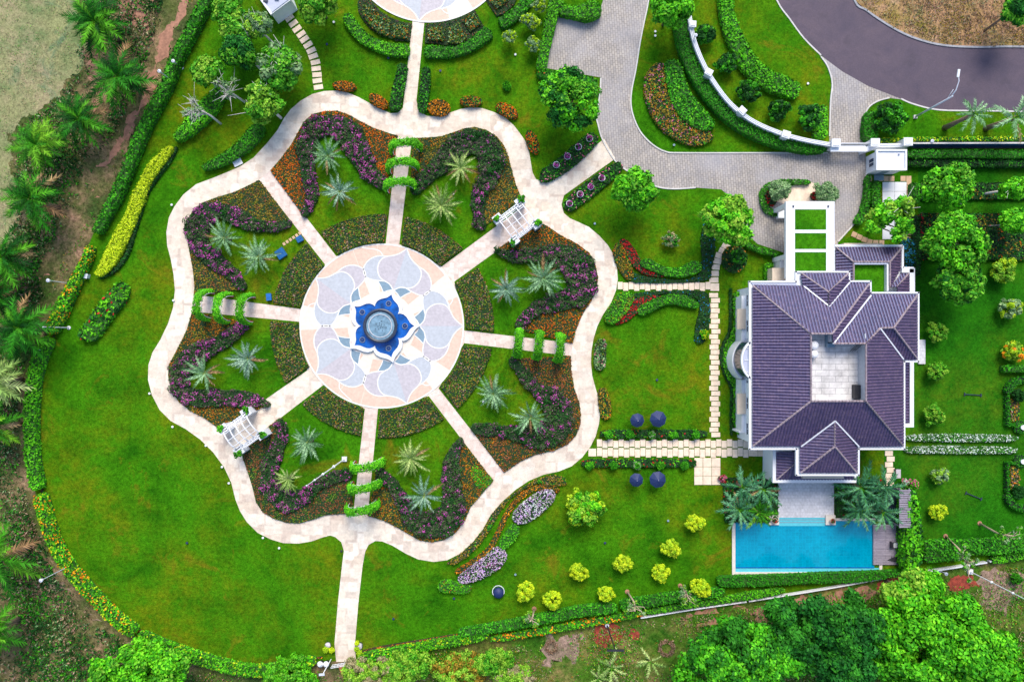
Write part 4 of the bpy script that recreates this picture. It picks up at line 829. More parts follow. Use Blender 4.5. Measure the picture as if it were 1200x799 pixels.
# lawn beds between driveway and house (upper pair)
UB = [('planting_bed', 'pale red and green flower strip at the left of the upper bed group', 'flower bed', [(722, 285), (729, 287), (736, 300), (742, 318), (741, 327), (733, 326), (724, 312), (719, 298)], .45, ['oliveg', 'redg', 'hedge'], [(1, 1, 0), (2, .4, 1), (3, .3, 1)]),
 ('planting_bed', 'dark red flower strip in the upper bed group', 'flower bed', [(727, 282), (734, 281), (744, 292), (751, 306), (758, 315), (778, 319), (776, 324), (758, 322), (743, 312), (734, 296)], .5, ['red', 'purpledark'], [(1, 1, 0), (2, .3, 1)]),
 ('clipped_hedge', 'bright scalloped green hedge in the upper bed group', 'hedge', [(752, 305), (762, 303), (775, 311), (795, 314), (812, 306), (821, 308), (820, 318), (802, 324), (782, 323), (762, 316), (753, 312)], .9, ['hedge', 'hedge_bright'], [(1, 1, 0), (2, .4, 1)]),
 ('planting_bed', 'blue green ground plants under the upper bed group', 'flower bed', [(742, 320), (758, 324), (790, 328), (815, 325), (823, 312), (822, 280), (826, 262), (832, 262), (838, 285), (834, 315), (824, 329), (745, 331)], .35, ['hedge_dark', 'bluelf'], [(1, 1, 0), (2, .10, 0)]),
 ('clipped_hedge', 'bright green oval hedge at the left of the lower bed group', 'hedge', [(728, 343), (741, 344), (742, 352), (732, 369), (720, 379), (711, 377), (710, 369), (718, 354)], .9, ['hedge_bright', 'oliveg'], [(1, 1, 0), (2, .3, 1)]),
 ('planting_bed', 'dark red flower strip in the lower bed group', 'flower bed', [(722, 378), (731, 362), (748, 350), (765, 346), (775, 348), (770, 353), (752, 362), (738, 374), (727, 379)], .5, ['red', 'purpledark'], [(1, 1, 0), (2, .3, 1)]),
 ('clipped_hedge', 'bright scalloped green hedge in the lower bed group', 'hedge', [(748, 362), (755, 356), (770, 350), (785, 345), (805, 347), (818, 354), (817, 361), (805, 359), (785, 356), (770, 362), (756, 369), (749, 368)], .9, ['hedge', 'hedge_bright'], [(1, 1, 0), (2, .4, 1)]),
 ('planting_bed', 'blue green ground plants round the lower bed group', 'flower bed', [(744, 344), (780, 341), (822, 341), (831, 350), (832, 375), (826, 400), (815, 400), (816, 380), (820, 363), (816, 350), (786, 344), (760, 347), (742, 352)], .35, ['hedge_dark', 'bluelf'], [(1, 1, 0), (2, .10, 0)])]
for nm, lb, ct, p, h_, ms, sl_ in UB: bed(nm, lb, ct, smooth(p, 3), h_, ms, sl_, None, leaf=.15, dens=32)
hedge('grey green oblong shrub beside the path level with the east arches', [(706, 398), (704, 412), (703, 433)], [9, 13, 11], .8, 'palegreen', 'oblong shrubs beside the loop path', [('darkg', .5, 1), ('pink', .06, 0)], name='clipped_shrub', cat='shrub')
hedge('orange and green oblong shrub beside the path above the slab walk', [(706, 455), (709, 473), (711, 491)], [9, 14, 10], .7, 'oliveg', 'oblong shrubs beside the loop path', [('hedge_bright', .35, 1), ('orange', .12, 1)], name='clipped_shrub', cat='shrub')
for yy, wh, x0, x1 in ((508.5, 'above', 704, 829), (543, 'below', 682, 816)):
    hedge('mixed dark green border with red flowers %s the slab walk' % wh, [(x0, yy), ((x0 + x1) / 2, yy), (x1, yy)], 9, .55, 'hedge_dark', 'borders along the slab walk', [('hedge_bright', .35, 1), ('red', .12, 1)])
    for i in range(5):
        x = x0 + 9 + i * (x1 - x0 - 22) / 4
        bt = ball('round green bush, number %s from the left, in the border %s the slab walk' % (('one', 'two', 'three', 'four', 'five')[i], wh), x, yy + (1 if wh == 'above' else 3), .62, 1.1, ('hedge_bright', 'hedge', 'palegreen')[i % 3], 'bushes along the slab walk', leaf=.13, extra=('hedge',))
# lower bed group under the loop
LBG = [('planting_bed', 'long green brown planting strip following the path at lower right', 'flower bed', [(628, 562), (648, 556), (662, 560), (664, 568), (650, 570), (630, 566), (612, 574), (596, 586), (584, 602), (575, 620), (562, 638), (548, 652), (532, 662), (524, 660), (540, 649), (554, 636), (567, 620), (576, 603), (590, 588), (608, 574)], .4, ['oliveg', 'hedge', 'pinkbrown'], [(1, 1, 0), (2, .5, 1), (3, .2, 1)]),
 ('planting_bed', 'orange and yellow flower ribbon at lower right', 'flower bed', ribbon([(534, 671), (552, 660), (572, 645), (582, 628), (592, 606), (604, 588), (622, 574), (642, 570), (655, 576)], 5.5), .35, ['rustg', 'orange', 'oliveg'], [(1, 1, 0), (3, .35, 1), (2, .2, 1)]),
 ('planting_bed', 'upper lilac and white flower mound on the lower lawn', 'flower bed', [(602, 602), (609, 594), (625, 581), (640, 574), (649, 577), (649, 586), (638, 598), (622, 610), (609, 614), (602, 610)], .8, ['lilac', 'whitefl', 'palegreen'], [(1, 1, 0), (2, .35, 1), (3, .3, 1)]),
 ('planting_bed', 'lower lilac flower mound on the lower lawn', 'flower bed', [(538, 676), (552, 664), (568, 653), (578, 643), (590, 645), (593, 655), (584, 667), (566, 677), (548, 683), (538, 682)], .8, ['lilac', 'purple', 'palegreen'], [(1, 1, 0), (2, .15, 1), (3, .35, 1)]),
 ('clipped_shrub', 'bright green oblong shrub between the two lilac mounds', 'shrub', [(585, 636), (594, 622), (600, 615), (608, 618), (607, 628), (596, 641), (588, 643)], .8, ['hedge_bright', 'hedge'], [(1, 1, 0), (2, .3, 0)]),
 ('shrub_bed', 'ragged green shrub patch below the lilac mounds', 'shrub', [(514, 684), (522, 680), (534, 683), (545, 687), (552, 686), (551, 693), (542, 696), (528, 695), (515, 693)], .7, ['hedge_bright', 'rustg'], [(1, 1, 0), (2, .1, 1)])]
for nm, lb, ct, p, h_, ms, sl_ in LBG: bed(nm, lb, ct, smooth(p, 2) if len(p) < 16 else p, h_, ms, sl_, None, leaf=.14, dens=34)
# house side hedges
hedge('green hedge along the drive edge left of the porch', [(866, 277), (876, 286), (892, 293), (908, 297), (915, 304)], 6, 1.0, 'hedge', 'hedges by the house')
hedge('clipped low hedge block left of the porch wall', [(902, 308), (902, 318), (902, 330)], 8, 1.0, 'hedge_bright', 'hedges by the house')
hedge('bright green hedge along the west wall, upper length', [(866, 342), (866, 360), (866, 380), (860, 396)], [9, 10, 9, 8], 1.0, 'hedge_bright', 'hedges by the house')
hedge('bright green hedge bulging round the west bay', [(860, 396), (853, 410), (852, 425), (857, 441), (864, 452)], 7, 1.0, 'hedge_bright', 'hedges by the house')
hedge('bright green hedge along the west wall, lower length', [(865, 452), (864, 475), (864, 495), (870, 510)], [7, 7, 7, 6], 1.0, 'hedge_bright', 'hedges by the house')
hedge('thin dark hedge line on lawn west of the house', [(857, 338), (857, 370), (856, 388), (849, 402), (846, 420), (851, 440), (858, 455), (858, 480), (858, 510)], 2.4, .6, 'hedge_dark', 'hedges by the house')
hedge('green hedge on the drive edge right of the turning area', [(1019, 205), (1018, 228), (1014, 248), (1006, 262)], [5, 6, 8, 9], 1.1, 'hedge', 'hedges by the house')
hedge('dark upright hedge left of the white courtyard paving', [(1028, 212), (1028, 226), (1028, 243)], 9, 1.2, 'hedge', 'hedges by the house')
bed('shrub_bed', 'blue leaved shrub bed at the north east corner of the house', 'shrub', smooth([(1058, 286), (1066, 279), (1073, 285), (1073, 300), (1070, 313), (1060, 313)], 3), .9, ['bluelf', 'hedge_dark'], [(1, 1, 0), (2, .5, 0)], leaf=.2, dens=22)
bed('shrub_bed', 'dark red and green shrub clump left of the drive tree', 'shrub', circ(862, 303, 14, 22, 16), 1.1, ['hedge_dark', 'rustg', 'oliveg'], [(1, 1, 0), (2, .15, 1), (3, .2, 1)], leaf=.18, dens=24, rough=.25)
ball('dark green round bush standing in the red green shrub clump', 867, 300, 1.1, 2.2, 'hedge', extra=('hedge_dark',))
bed('ground_shrubs', 'dark planted strip under the path south of the pool palms', 'flower bed', [(848, 560), (912, 560), (912, 612), (850, 612)], .4, ['hedge_dark', 'red', 'hedge'], [(1, 1, 0), (3, .3, 1), (2, .08, 1)], leaf=.2, dens=20)
bed('ground_shrubs', 'dark planted strip right of the terrace under the pool palms', 'flower bed', [(980, 562), (1034, 562), (1034, 606), (980, 606)], .4, ['hedge_dark', 'red', 'hedge'], [(1, 1, 0), (3, .3, 1), (2, .08, 1)], leaf=.2, dens=20)
# island in the drive
hedge('horseshoe hedge round the island bed in the turning area', [(912, 251), (901, 246), (895, 234), (897, 222), (907, 215), (925, 213), (950, 213)], [5, 7, 7, 7, 6, 6, 5], .7, 'hedge', None, [('palegreen', .3, 1)])
sheet('island_paving', W2(circ(933, 226, 34, 26, 14)), .03, M['slab'], thick=.03)
tree('grey_shrub', 'grey green feathery shrub at the left of the island bed', 913, 223, 1.8, 1.5, ('palegreen',), 'feathery shrubs in the island bed', rc=.4, leaf=.14, per=60, cat='shrub')
tree('grey_shrub', 'grey green feathery shrub at the right of the island bed', 968, 226, 1.8, 1.7, ('palegreen',), 'feathery shrubs in the island bed', rc=.4, leaf=.14, per=60, cat='shrub')
bed('red_shrub', 'dark red shrub at the left of the island bed', 'shrub', smooth([(898, 226), (904, 224), (911, 234), (908, 240), (900, 238)], 3), .9, ['red', 'purpledark'], [(1, 1, 0), (2, .4, 0)], 'red shrubs in the island bed', leaf=.17)
bed('red_shrub', 'dark red shrub at the right of the island bed', 'shrub', circ(957, 229, 4.5, 12, 5), .9, ['red', 'purpledark'], [(1, 1, 0), (2, .4, 0)], 'red shrubs in the island bed', leaf=.17)
# right garden
hedge('clipped long hedge inside the fence at upper right', [(1064, 180), (1120, 179.5), (1180, 180), (1250, 180)], 9, 1.6, 'lawnhedge', 'long hedges in the right garden', leaf=.15, dens=32)
hedge('second darker hedge row below the clipped hedge at upper right', [(1066, 190), (1120, 190.5), (1180, 191), (1250, 191)], 8, 1.1, 'hedge_dark', 'long hedges in the right garden', [('hedge', .5, 1)])
sheet('side_lawn', W2([(1076, 194), (1300, 194), (1300, 216), (1076, 216)]), .008, M['lawn_deep'])
bed('planting_bed', 'dark green planting under the two upper trees in the right garden', 'flower bed', [(1080, 214), (1250, 214), (1250, 233), (1080, 233)], .6, ['hedge_dark', 'oliveg', 'hedge'], [(1, 1, 0), (2, .2, 1), (3, .25, 1)], 'planting beds in the right garden', leaf=.17, dens=26)
sheet('side_lawn', W2([(1076, 233), (1300, 233), (1300, 250), (1076, 250)]), .008, M['lawn_deep'])
bed('planting_bed', 'dark green and red planting block under the big trees in the right garden', 'flower bed', [(1082, 250), (1250, 250), (1250, 304), (1082, 304)], .7, ['hedge_dark', 'oliveg', 'hedge', 'redg'], [(1, 1, 0), (2, .35, 1), (3, .25, 1), (4, .08, 1)], 'planting beds in the right garden', leaf=.17, dens=26)
hedge('narrow dark red hedge edging the planting block', [(1081, 250), (1081, 268), (1081, 284)], 3, .8, 'red', None, [('purpledark', .6, 0)])
hedge('ragged dark hedge beside the narrow path, upper part', [(1074, 214), (1074, 226), (1074, 238)], 10, 1.1, 'hedge', 'hedges by the house')
hedge('ragged dark hedge beside the narrow path, lower part', [(1075, 252), (1076, 272), (1077, 296), (1076, 322)], [5, 7, 8, 6], 1.0, 'hedge_dark', 'hedges by the house')
for y0, wh in ((513.5, 'upper'), (527.5, 'lower')):
    hedge('%s of the two long white flower rows on the right lawn' % wh, [(1062, y0), (1100, y0 - .5), (1150, y0), (1193, y0 + .3)], [6, 8, 8, 6], .6, 'whitefl', 'white flower rows', [('hedge', .45, 1), ('palegreen', .3, 0)], name='flower_row', cat='flower bed', leaf=.13, dens=36)
# parterre
hedge('short clipped hedge above the parterre at the right edge', [(1178, 432.5), (1190, 432), (1230, 432)], 7.5, 1.2, 'hedge', None)
for sgn, wh in ((-1, 'upper'), (1, 'lower')):
    def yy(y): return 520.5 + sgn * y
    m_ = MB(); hp = [[(1181, yy(21)), (1184, yy(21)), (1184, yy(57)), (1181, yy(57))], [(1184.3, yy(21)), (1191, yy(21)), (1191, yy(24)), (1184.3, yy(24))], ribbon([(1183, yy(59)), (1185, yy(66)), (1190, yy(72)), (1197, yy(75)), (1206, yy(76))], 8, 3)]
    for q in hp: foliage(m_, W2(q, .9), .03, .9, [(1, 1, 0)], .14, 34)
    tag(m_.build('parterre_hedge', [M['core'], M['lawnhedge']]), '%s clipped parterre hedge with straight and curved arms at the right edge' % wh, 'hedge', 'parterre hedges')
    bed('planting_bed', '%s orange flower block inside the parterre hedge' % wh, 'flower bed', [(1185, yy(26)), (1194, yy(28)), (1196, yy(40)), (1194, yy(53)), (1185, yy(53))], .5, ['oliveg', 'orange', 'hedge_bright', 'pinkbrown'], [(1, 1, 0), (3, .3, 0), (2, .2, 0), (4, .3, 0)], 'flower blocks of the parterre')
    ball('%s dark round clipped bush in the parterre' % wh, 1197, yy(57), 1.0, 1.4, 'hedge_dark', 'clipped bushes of the parterre', leaf=.12)
    c = W(1198, yy(20), .8); pt = thing('round_planter', '%s round hedge ring with a white pot in the parterre' % wh, 'planter', (c.x, c.y, 0), 'round planters of the parterre')
    m_ = MB(); foliage(m_, circ(c.x, c.y, .95, 20), .03, .7, [(1, 1, 0)], .12, 40); m_.build('hedge_ring', [M['core'], M['hedge']], pt)
    m_ = MB(); m_.lathe([(.25, .6), (.34, 1.0), (.36, 1.05), (.01, 1.06)], c.x, c.y, 14); m_.build('pot', M['white'], pt)
exec_parts.append(1)

# ================================================================== SLAB PATHS
sw = struct_empty('slab_walk', W(765, 525, 0))
for i in range(29):                                  # two rows west of the house
    x = 702.5 + i * 6.35
    if 833 < x < 843: x += 0
    if x > 882: break
    j = 1.0 if (i // 1) % 2 else -.6
    slab(x, 519.5 + j, 5.9, 8.6, 0, 'slab', sw); slab(x, 530.0 + j, 5.9, 9.6, 0, 'slab', sw)
slab(694, 530, 9, 9, 0, 'slab', sw)
for r_ in range(3):
    for c_ in range(3): slab(818.5 + c_ * 10.3, 541.5 + r_ * 10.6, 9.8, 10.1, 0, 'slab', sw)
for i in range(3): slab(885 + i * 6.3, 530, 5.8, 9, 0, 'slab', sw)
nsx = struct_empty('stepping_path', W(837, 420, 0))
y = 346.0; i = 0
while y < 512:
    slab(837.5 + (.9 if i % 2 else -.9) + rnd.uniform(-.5, .5), y, 10.3, 5.3, 0, 'slab', nsx); y += 6.05; i += 1
for x_, y_, a_ in [(851, 289, -.5), (847.5, 294.5, -.4), (843.5, 300, -.3), (840, 306, -.2), (838, 313, -.05), (837, 320.5, 0), (836.5, 328, 0)]: slab(x_, y_, 10.5, 6.2, a_, 'slab', nsx)
slab(837.5, 336.5, 10, 9, 0, 'slab', nsx)
ewx = struct_empty('stepping_path', W(778, 335, 0))
for i in range(17): slab(726.8 + i * 6.42, 335.2 + (.9 if i % 2 else -.4), 5.9, 9.6 if i % 2 else 8.6, 0, 'slab', ewx)
nwx = struct_empty('stepping_path', W(365, 60, 0))
pp = smooth([(331, 11), (338, 20), (345, 29.5), (351.5, 39), (358, 48), (364, 58), (368, 68), (370.5, 79), (371.5, 90), (373.5, 104)], 6, False)
acc = 0; last = pp[0]
pts_ = []
for a, b in zip(pp, pp[1:]):
    d = math.dist(a, b); acc += d
    if acc >= 6.1: acc = 0; pts_.append((b, atan2(-(b[1] - a[1]), b[0] - a[0])))
for i, ((x_, y_), an) in enumerate([((331, 12), -.9)] + pts_): slab(x_ + rnd.uniform(-.5, .5), y_, 5.5, 10.8, an, 'slab', nwx)
# narrow crossing slabs by the pump box
pbx = struct_empty('stepping_path', W(340, 280, 0))
for i in range(6): slab(333 + i * 3.7, 286 - i * 2.5, 3.0, 3.6, .6, 'brown_slab', pbx, z=.05)
# slabs at the east side of the house and by the pool
hp = struct_empty('stepping_path', W(1042, 560, 0))
for i in range(12): slab(1042.5 + (1 if i % 2 else -1) + (.0 if i < 4 else -1), 531 + i * 6.6, 9.2, 5.8, 0, 'slab', hp)
# tan border slabs around the white courtyard
cb = struct_empty('stone_border', W(1045, 230, 0))
for i in range(8):
    if i in (1, 5): continue
    slab(1018.5 + i * 6.6, 209.5, 5.9, 6.2, 0, 'brown_slab', cb)
for i in range(10): slab(1065, 214 + i * 6.5, 5.5, 5.9, 0, 'brown_slab', cb)
for i, (x_, y_, a_) in enumerate([(1063, 280, -.35), (1059, 286, -.6), (1001, 275, -.4), (1007, 278, -.35), (1013, 281, -.3), (1019, 283.5, -.2), (1026, 284.5, 0), (1033, 284.5, 0)]): slab(x_, y_, 6, 6, a_, 'brown_slab', cb)
wc = struct_empty('courtyard_paving', W(1048, 240, 0))
for r_ in range(6):
    for c_ in range(2): slab(1041 + c_ * 14.2, 219 + r_ * 11.2, 13.9, 10.9, 0, 'white', wc, z=.01, th=.06)
slab(1019, 219, 5, 10, 0, 'white', wc, z=.01, th=.05)
sheet('gravel_strip', W2([(926, 276), (926, 276.5), (927, 276)]), .02, M['earth']) if False else None

# ================================================================== ARCHES over the spokes
def arch(label, px, py, ang, span, hgt, depth, group):
    """px,py: centre of the arch foot line on the ground; ang: direction of the path"""
    c = W(px, py, 0); t_ = thing('garden_arch', label, 'arch', (c.x, c.y, 0), group, 0)
    dx, dy = math.cos(ang), math.sin(ang); nx, ny = -dy, dx; rng = RG(); mb = MB()
    mb.V.append(np.zeros((1, 3), np.float32)); mb.n = 1
    prof = []
    for i in range(25):
        a = math.pi * i / 24; s_ = math.copysign(abs(math.cos(a)) ** .75, math.cos(a)); prof.append((s_ * span / 2, hgt * math.sin(a) ** .8))
    n = 2600; k = rng.uniform(0, 24, n); i0 = k.astype(int).clip(0, 23); f = k - i0; pr = np.array(prof)
    q = pr[i0] * (1 - f)[:, None] + pr[i0 + 1] * f[:, None]
    phi = rng.uniform(0, 2 * math.pi, n); rad = rng.uniform(.6, 1.0, n) + np.where(rng.uniform(size=n) < .12, .45, 0); d = depth / 2 * np.cos(phi) * rad; th = .27 * np.sin(phi) * rad
    cx = q / (np.linalg.norm(q, axis=1, keepdims=True) + .01)
    s_ = q[:, 0] + cx[:, 0] * (th + .2); z = q[:, 1] + cx[:, 1] * (th + .2)
    P = np.column_stack([c.x + nx * s_ + dx * d, c.y + ny * s_ + dy * d, z]); 
    Nn = np.column_stack([nx * cx[:, 0] * np.sin(phi) + dx * np.cos(phi), ny * cx[:, 0] * np.sin(phi) + dy * np.cos(phi), cx[:, 1] * np.sin(phi) + .5]) + rng.normal(size=(n, 3)) * .4
    mb.leaves(P, Nn, rng.uniform(.08, .17, n), rng, 0); 
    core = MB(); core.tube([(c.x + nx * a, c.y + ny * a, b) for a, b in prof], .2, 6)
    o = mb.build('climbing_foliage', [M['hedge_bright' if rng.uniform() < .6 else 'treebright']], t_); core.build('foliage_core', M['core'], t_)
    for e in (-1, 1):
        m_ = MB(); m_.tube([(c.x + nx * a * .93 + dx * e * depth * .48, c.y + ny * a * .93 + dy * e * depth * .48, b * .96) for a, b in prof], .045, 5); m_.build('arch_frame', M['white'], t_)
    for e in (-1, 1):
        m_ = MB(); bx, by = c.x + nx * e * span * .46, c.y + ny * e * span * .46; m_.beam((bx - dx * depth / 2, by - dy * depth / 2, .12), (bx + dx * depth / 2, by + dy * depth / 2, .12), .35, .14); m_.build('base', M['redearth'], t_)
wd3 = ('outermost', 'middle', 'innermost')
def foot(px, py, h): return ((px - 600) * (H - h) / H + 600, (py - 399.5) * (H - h) / H + 399.5)
AR = [('west', 'left of the plaza', [(231, 356), (254, 359.5), (281, 361)], math.radians(-6), 3.9), ('north', 'above the plaza', [(471.5, 167), (468, 189.5), (465, 213)], math.radians(-83), 4.0),
      ('east', 'right of the plaza', [(656.5, 407.5), (631.5, 404.5), (607.5, 402)], math.radians(-6), 3.6), ('south', 'below the plaza', [(419.5, 599), (422.5, 573), (425.5, 548)], math.radians(-82), 4.2)]
for sd, wh, ps, an, sp_ in AR:
    for i, (x, y) in enumerate(ps):
        fx, fy = foot(x, y, 4.0); arch('%s of the three leafy arches over the %s spoke path' % (wd3[i], sd), fx, fy, an, sp_, 4.0, 1.15, 'leafy arches over the spoke paths')

# ================================================================== WHITE PERGOLAS
def pergola(label, px, py, ang, span, length, group, arched):
    c = W(px, py, 0); t_ = thing('garden_pergola', label, 'pergola', (c.x, c.y, 0), group)
    dx, dy = math.cos(ang), math.sin(ang); nx, ny = -dy, dx
    def Q(u, v, z): return (c.x + dx * u + nx * v, c.y + dy * u + ny * v, z)
    hh = 2.7
    for su in (-1, 1):
        for sv in (-1, 1):
            m_ = MB(); a = Q(su * length / 2 - .0, sv * (span / 2 + .1), 0)
            m_.prism([Q(su * length / 2 + ex, sv * (span / 2 + .35) + ey, 0)[:2] for ex, ey in ((-.55, -.5), (.55, -.5), (.55, .5), (-.55, .5))], 0, 2.55)
            m_.prism([Q(su * length / 2 + ex, sv * (span / 2 + .35) + ey, 0)[:2] for ex, ey in ((-.65, -.6), (.65, -.6), (.65, .6), (-.65, .6))], 2.55, 2.7); m_.build('pillar', M['white'], t_)
            p = Q(su * (length / 2 + .25), sv * (span / 2 + .55), 0); rg = RG(); m_ = MB(); clumps(m_, p[0], p[1], 2.85, .5, .5, .35, 10, .22, 34, .12, rg, (1, 2)); m_.build('climbing_plant', [M['core'], M['hedge_bright'], M['hedge']], t_)
    for sv in (-1, 1):
        for z in (hh, 1.2):
            m_ = MB(); m_.beam(Q(-length / 2 - .3, sv * span / 2, z), Q(length / 2 + .3, sv * span / 2, z), .12, .14); m_.beam(Q(-length / 2 - .3, sv * (span / 2 + .35), z), Q(length / 2 + .3, sv * (span / 2 + .35), z), .12, .14)
            m_.build('side_rail', M['white'], t_)
        for k in range(7):
            m_ = MB(); u = -length / 2 + .6 + k * (length - 1.2) / 6; m_.beam(Q(u, sv * (span / 2 - .1), hh + .06), Q(u, sv * (span / 2 + .45), hh + .06), .10, .08); m_.build('slat', M['white'], t_)
    for k in range(5):
        u = -length / 2 + k * length / 4; pts = [Q(u, span / 2 * math.cos(math.pi * i / 12) * 1.0, hh + (1.0 if arched else .45) * math.sin(math.pi * i / 12)) for i in range(13)]
        m_ = MB()
        for a, b in zip(pts, pts[1:]): m_.beam(a, b, .13, .14)
        m_.build('rib', M['white'], t_)
    for v in (-.33, 0, .33):
        z = hh + (1.0 if arched else .45) * math.sin(math.acos(v * 2)) + .03; m_ = MB(); m_.beam(Q(-length / 2, v * span, z), Q(length / 2, v * span, z), .07, .08); m_.build('purlin', M['white'], t_)
fx, fy = foot(606, 259, 2.7); pergola('white timber pergola over the north east spoke with plants on its pillars', fx, fy, math.radians(37), 3.2, 4.0, 'white pergolas on the spoke paths', False)
fx, fy = foot(283, 506, 2.9); pergola('white arched pergola over the south west spoke beside the wide lawn', fx, fy, math.radians(35.5), 3.2, 4.0, 'white pergolas on the spoke paths', True)

# ================================================================== PARASOLS
for x, y, r, lb in [(747, 492.5, 1.02, 'smaller left navy parasol above the slab walk'), (771.5, 491, 1.2, 'larger right navy parasol above the slab walk'), (746, 562.5, 1.0, 'smaller left navy parasol below the slab walk'), (771, 562, 1.2, 'larger right navy parasol below the slab walk')]:
    c = W(x, y, 2.3); t_ = thing('parasol', lb, 'parasol', (c.x, c.y, 0), 'navy parasols by the slab walk')
    n = 8; a0 = rnd.uniform(0, .7)
    for k in range(n):
        m_ = MB(); a, b = a0 + 2 * math.pi * k / n, a0 + 2 * math.pi * (k + 1) / n; md = (a + b) / 2
        V = [(c.x, c.y, 2.75)] + [(c.x + r * f * math.cos(q), c.y + r * f * math.sin(q), z) for q in (a, b) for f, z in ((.5, 2.5), (1, 2.12))] + [(c.x + r * .93 * math.cos(md), c.y + r * .93 * math.sin(md), 2.13)]
        m_.add(V, [(0, 1, 3), (1, 2, 5), (1, 5, 3), (3, 5, 4)]); m_.build('canopy_panel', M['navy'], t_)
        m_ = MB(); m_.beam(V[0], V[2], .05, .04); m_.build('rib', M['black'], t_)
    m_ = MB(); m_.tube([(c.x, c.y, 0), (c.x, c.y, 2.85)], .035, 8); m_.build('pole', M['steelpole'], t_)
    m_ = MB(); m_.lathe([(.4, 0), (.4, .08), (.08, .12)], c.x, c.y, 16); m_.build('base', M['black'], t_)
c = W(584, 697, 1.6); t_ = thing('domed_grill', 'round navy covered fire bowl with a pale rim on the lower lawn', 'fire bowl', (c.x, c.y, 0))
m_ = MB(); m_.lathe([(.2, 0), (.35, .3), (.8, .6), (.82, .75), (.6, 1.05), (.3, 1.2), (.01, 1.25)], c.x, c.y, 24); m_.build('cover', M['navy'], t_, True)
m_ = MB(); m_.lathe([(.82, .7), (.9, .74), (.9, .8), (.82, .8)], c.x - .02, c.y + .22, 24); m_.build('rim', M['white'], t_)

# ================================================================== TREES
G1 = 'trees on the upper left lawn'
tree('leafy_tree', 'leafy tree at the very top beside the dark boundary hedge', 266, 12, 4.5, 2.2, ('treemid', 'treeyel'), G1, rc=.75, per=90)
tree('leafy_tree', 'dark leafed tree left of the white barked tree, upper left lawn', 279, 60, 4.5, 2.4, ('treedark', 'treemid'), G1, rc=.75, per=90, lean=(-1.6, .8), bark='palebark')
tree('leafy_tree', 'small bright tree between the top tree and the dark leafed tree', 276, 32, 4.3, 1.9, ('treemid', 'treeyel'), G1, rc=.7, per=80)
tree('leafy_tree', 'yellow green tree with white bare twigs near the white building', 299, 30, 4.2, 1.9, ('treeyel', 'palegreen'), G1, rc=.6, per=60, bare=4, lean=(-1, .6), bark='palebark')
tree('leafy_tree', 'wide rounded tree with blue green centre beside the stepping stones', 328, 78, 4.5, 3.1, ('treemid', 'treemid', 'palegreen'), G1, rc=.8, per=90, bare=2)
tree('leafy_tree', 'tree with a forked pale limb above the long curved hedge', 309, 121, 4.3, 2.7, ('treeyel', 'treemid'), G1, rc=.7, per=80, bare=3, lean=(-1, .7), bark='palebark')
tree('leafy_tree', 'round bright leafed tree above the hedge under the pale trees', 244, 85, 4.5, 2.2, ('treemid', 'treeyel'), G1, rc=.75, per=90)
tree('bare_tree', 'pale nearly leafless tree right of the round bright tree', 263, 102, 4.0, 1.9, ('palegreen',), 'pale bare trees by the hedge', nc=8, rc=.4, per=26, bare=12, bark='palebark', lean=(-1.4, .8))
tree('bare_tree', 'pale nearly leafless tree at the lower end of the rounded hedge', 233, 128, 4.0, 2.0, ('palegreen',), 'pale bare trees by the hedge', nc=8, rc=.4, per=26, bare=12, bark='palebark', lean=(-1.4, .8))
tree('leafy_tree', 'bright tree at the top edge beside the upper plaza path', 372, 3, 4.5, 3.0, ('treemid', 'treeyel'), G1, rc=.75, per=90)
tree('leafy_tree', 'large round tree below the car park, bright on its right side', 668, 118, 6.0, 4.25, ('treebright', 'treemid', 'treedark'), None, rc=.85, nc=95, per=100, leaf=.24)
tree('leafy_tree', 'medium green tree overhanging the drive edge below the north east path', 744, 222, 5.0, 3.0, ('treebright', 'treemid'), None, rc=.85, per=110)
tree('leafy_tree', 'pale yellow green tree at the drive edge above the stepping path', 853, 260, 5.5, 3.5, ('treeyel', 'treebright'), None, rc=.8, per=100)
tree('leafy_tree', 'bright green rounded tree at the top right of the car park', 786, 10, 5.0, 2.7, ('treebright', 'treemid'), None, rc=.8, per=120)
tree('leafy_tree', 'lime green tree overhanging the white courtyard paving', 1042, 262, 5.5, 3.5, ('treeyel', 'treebright', 'treebright'), None, rc=.75, per=80, nc=42, bare=2)
G2 = 'trees of the right garden'
tree('leafy_tree', 'upper spreading tree in the right garden beside the guardhouse', 1113, 217, 5.5, 3.6, ('treebright', 'treemid'), G2, ry=2.9, rc=.8, per=90, bare=1)
tree('leafy_tree', 'tall spreading tree in the middle of the right garden', 1118, 283, 6.0, 3.9, ('treebright', 'treemid'), G2, ry=4.4, rc=.9, per=100)
tree('leafy_tree', 'dense dark round tree below the tall spreading tree', 1123, 331, 5.0, 3.6, ('treedark', 'treemid', 'treemid'), G2, ry=2.9, rc=.8, per=130)
tree('leafy_tree', 'thin branched tree near the upper right edge of the garden', 1188, 221, 4.0, 2.2, ('treebright',), G2, ry=1.3, rc=.55, per=60, bare=2, lean=(2, 0), bark='palebark')
tree('leafy_tree', 'bright small tree at the right edge above the red planting', 1190, 260, 4.0, 2.2, ('treebright',), G2, ry=1.6, rc=.6, per=80, bare=1, lean=(1.6, 0), bark='palebark')
ball('yellow green shrub on the lawn at the right edge below the planting block', 1180, 316, 1.8, 2.2, 'treeyel', 'loose shrubs on the right lawn', extra=('lime',), leaf=.2)
ball('loose pale green shrub below the first yellow shrub at the right', 1187, 361, 1.55, 2.0, 'lime', 'loose shrubs on the right lawn', extra=('palegreen',), leaf=.2)
ball('orange and yellow leaved shrub above the parterre', 1191, 411, 1.5, 2.0, 'lime', 'loose shrubs on the right lawn', extra=('treeyel', 'lime', 'orange'), leaf=.2)
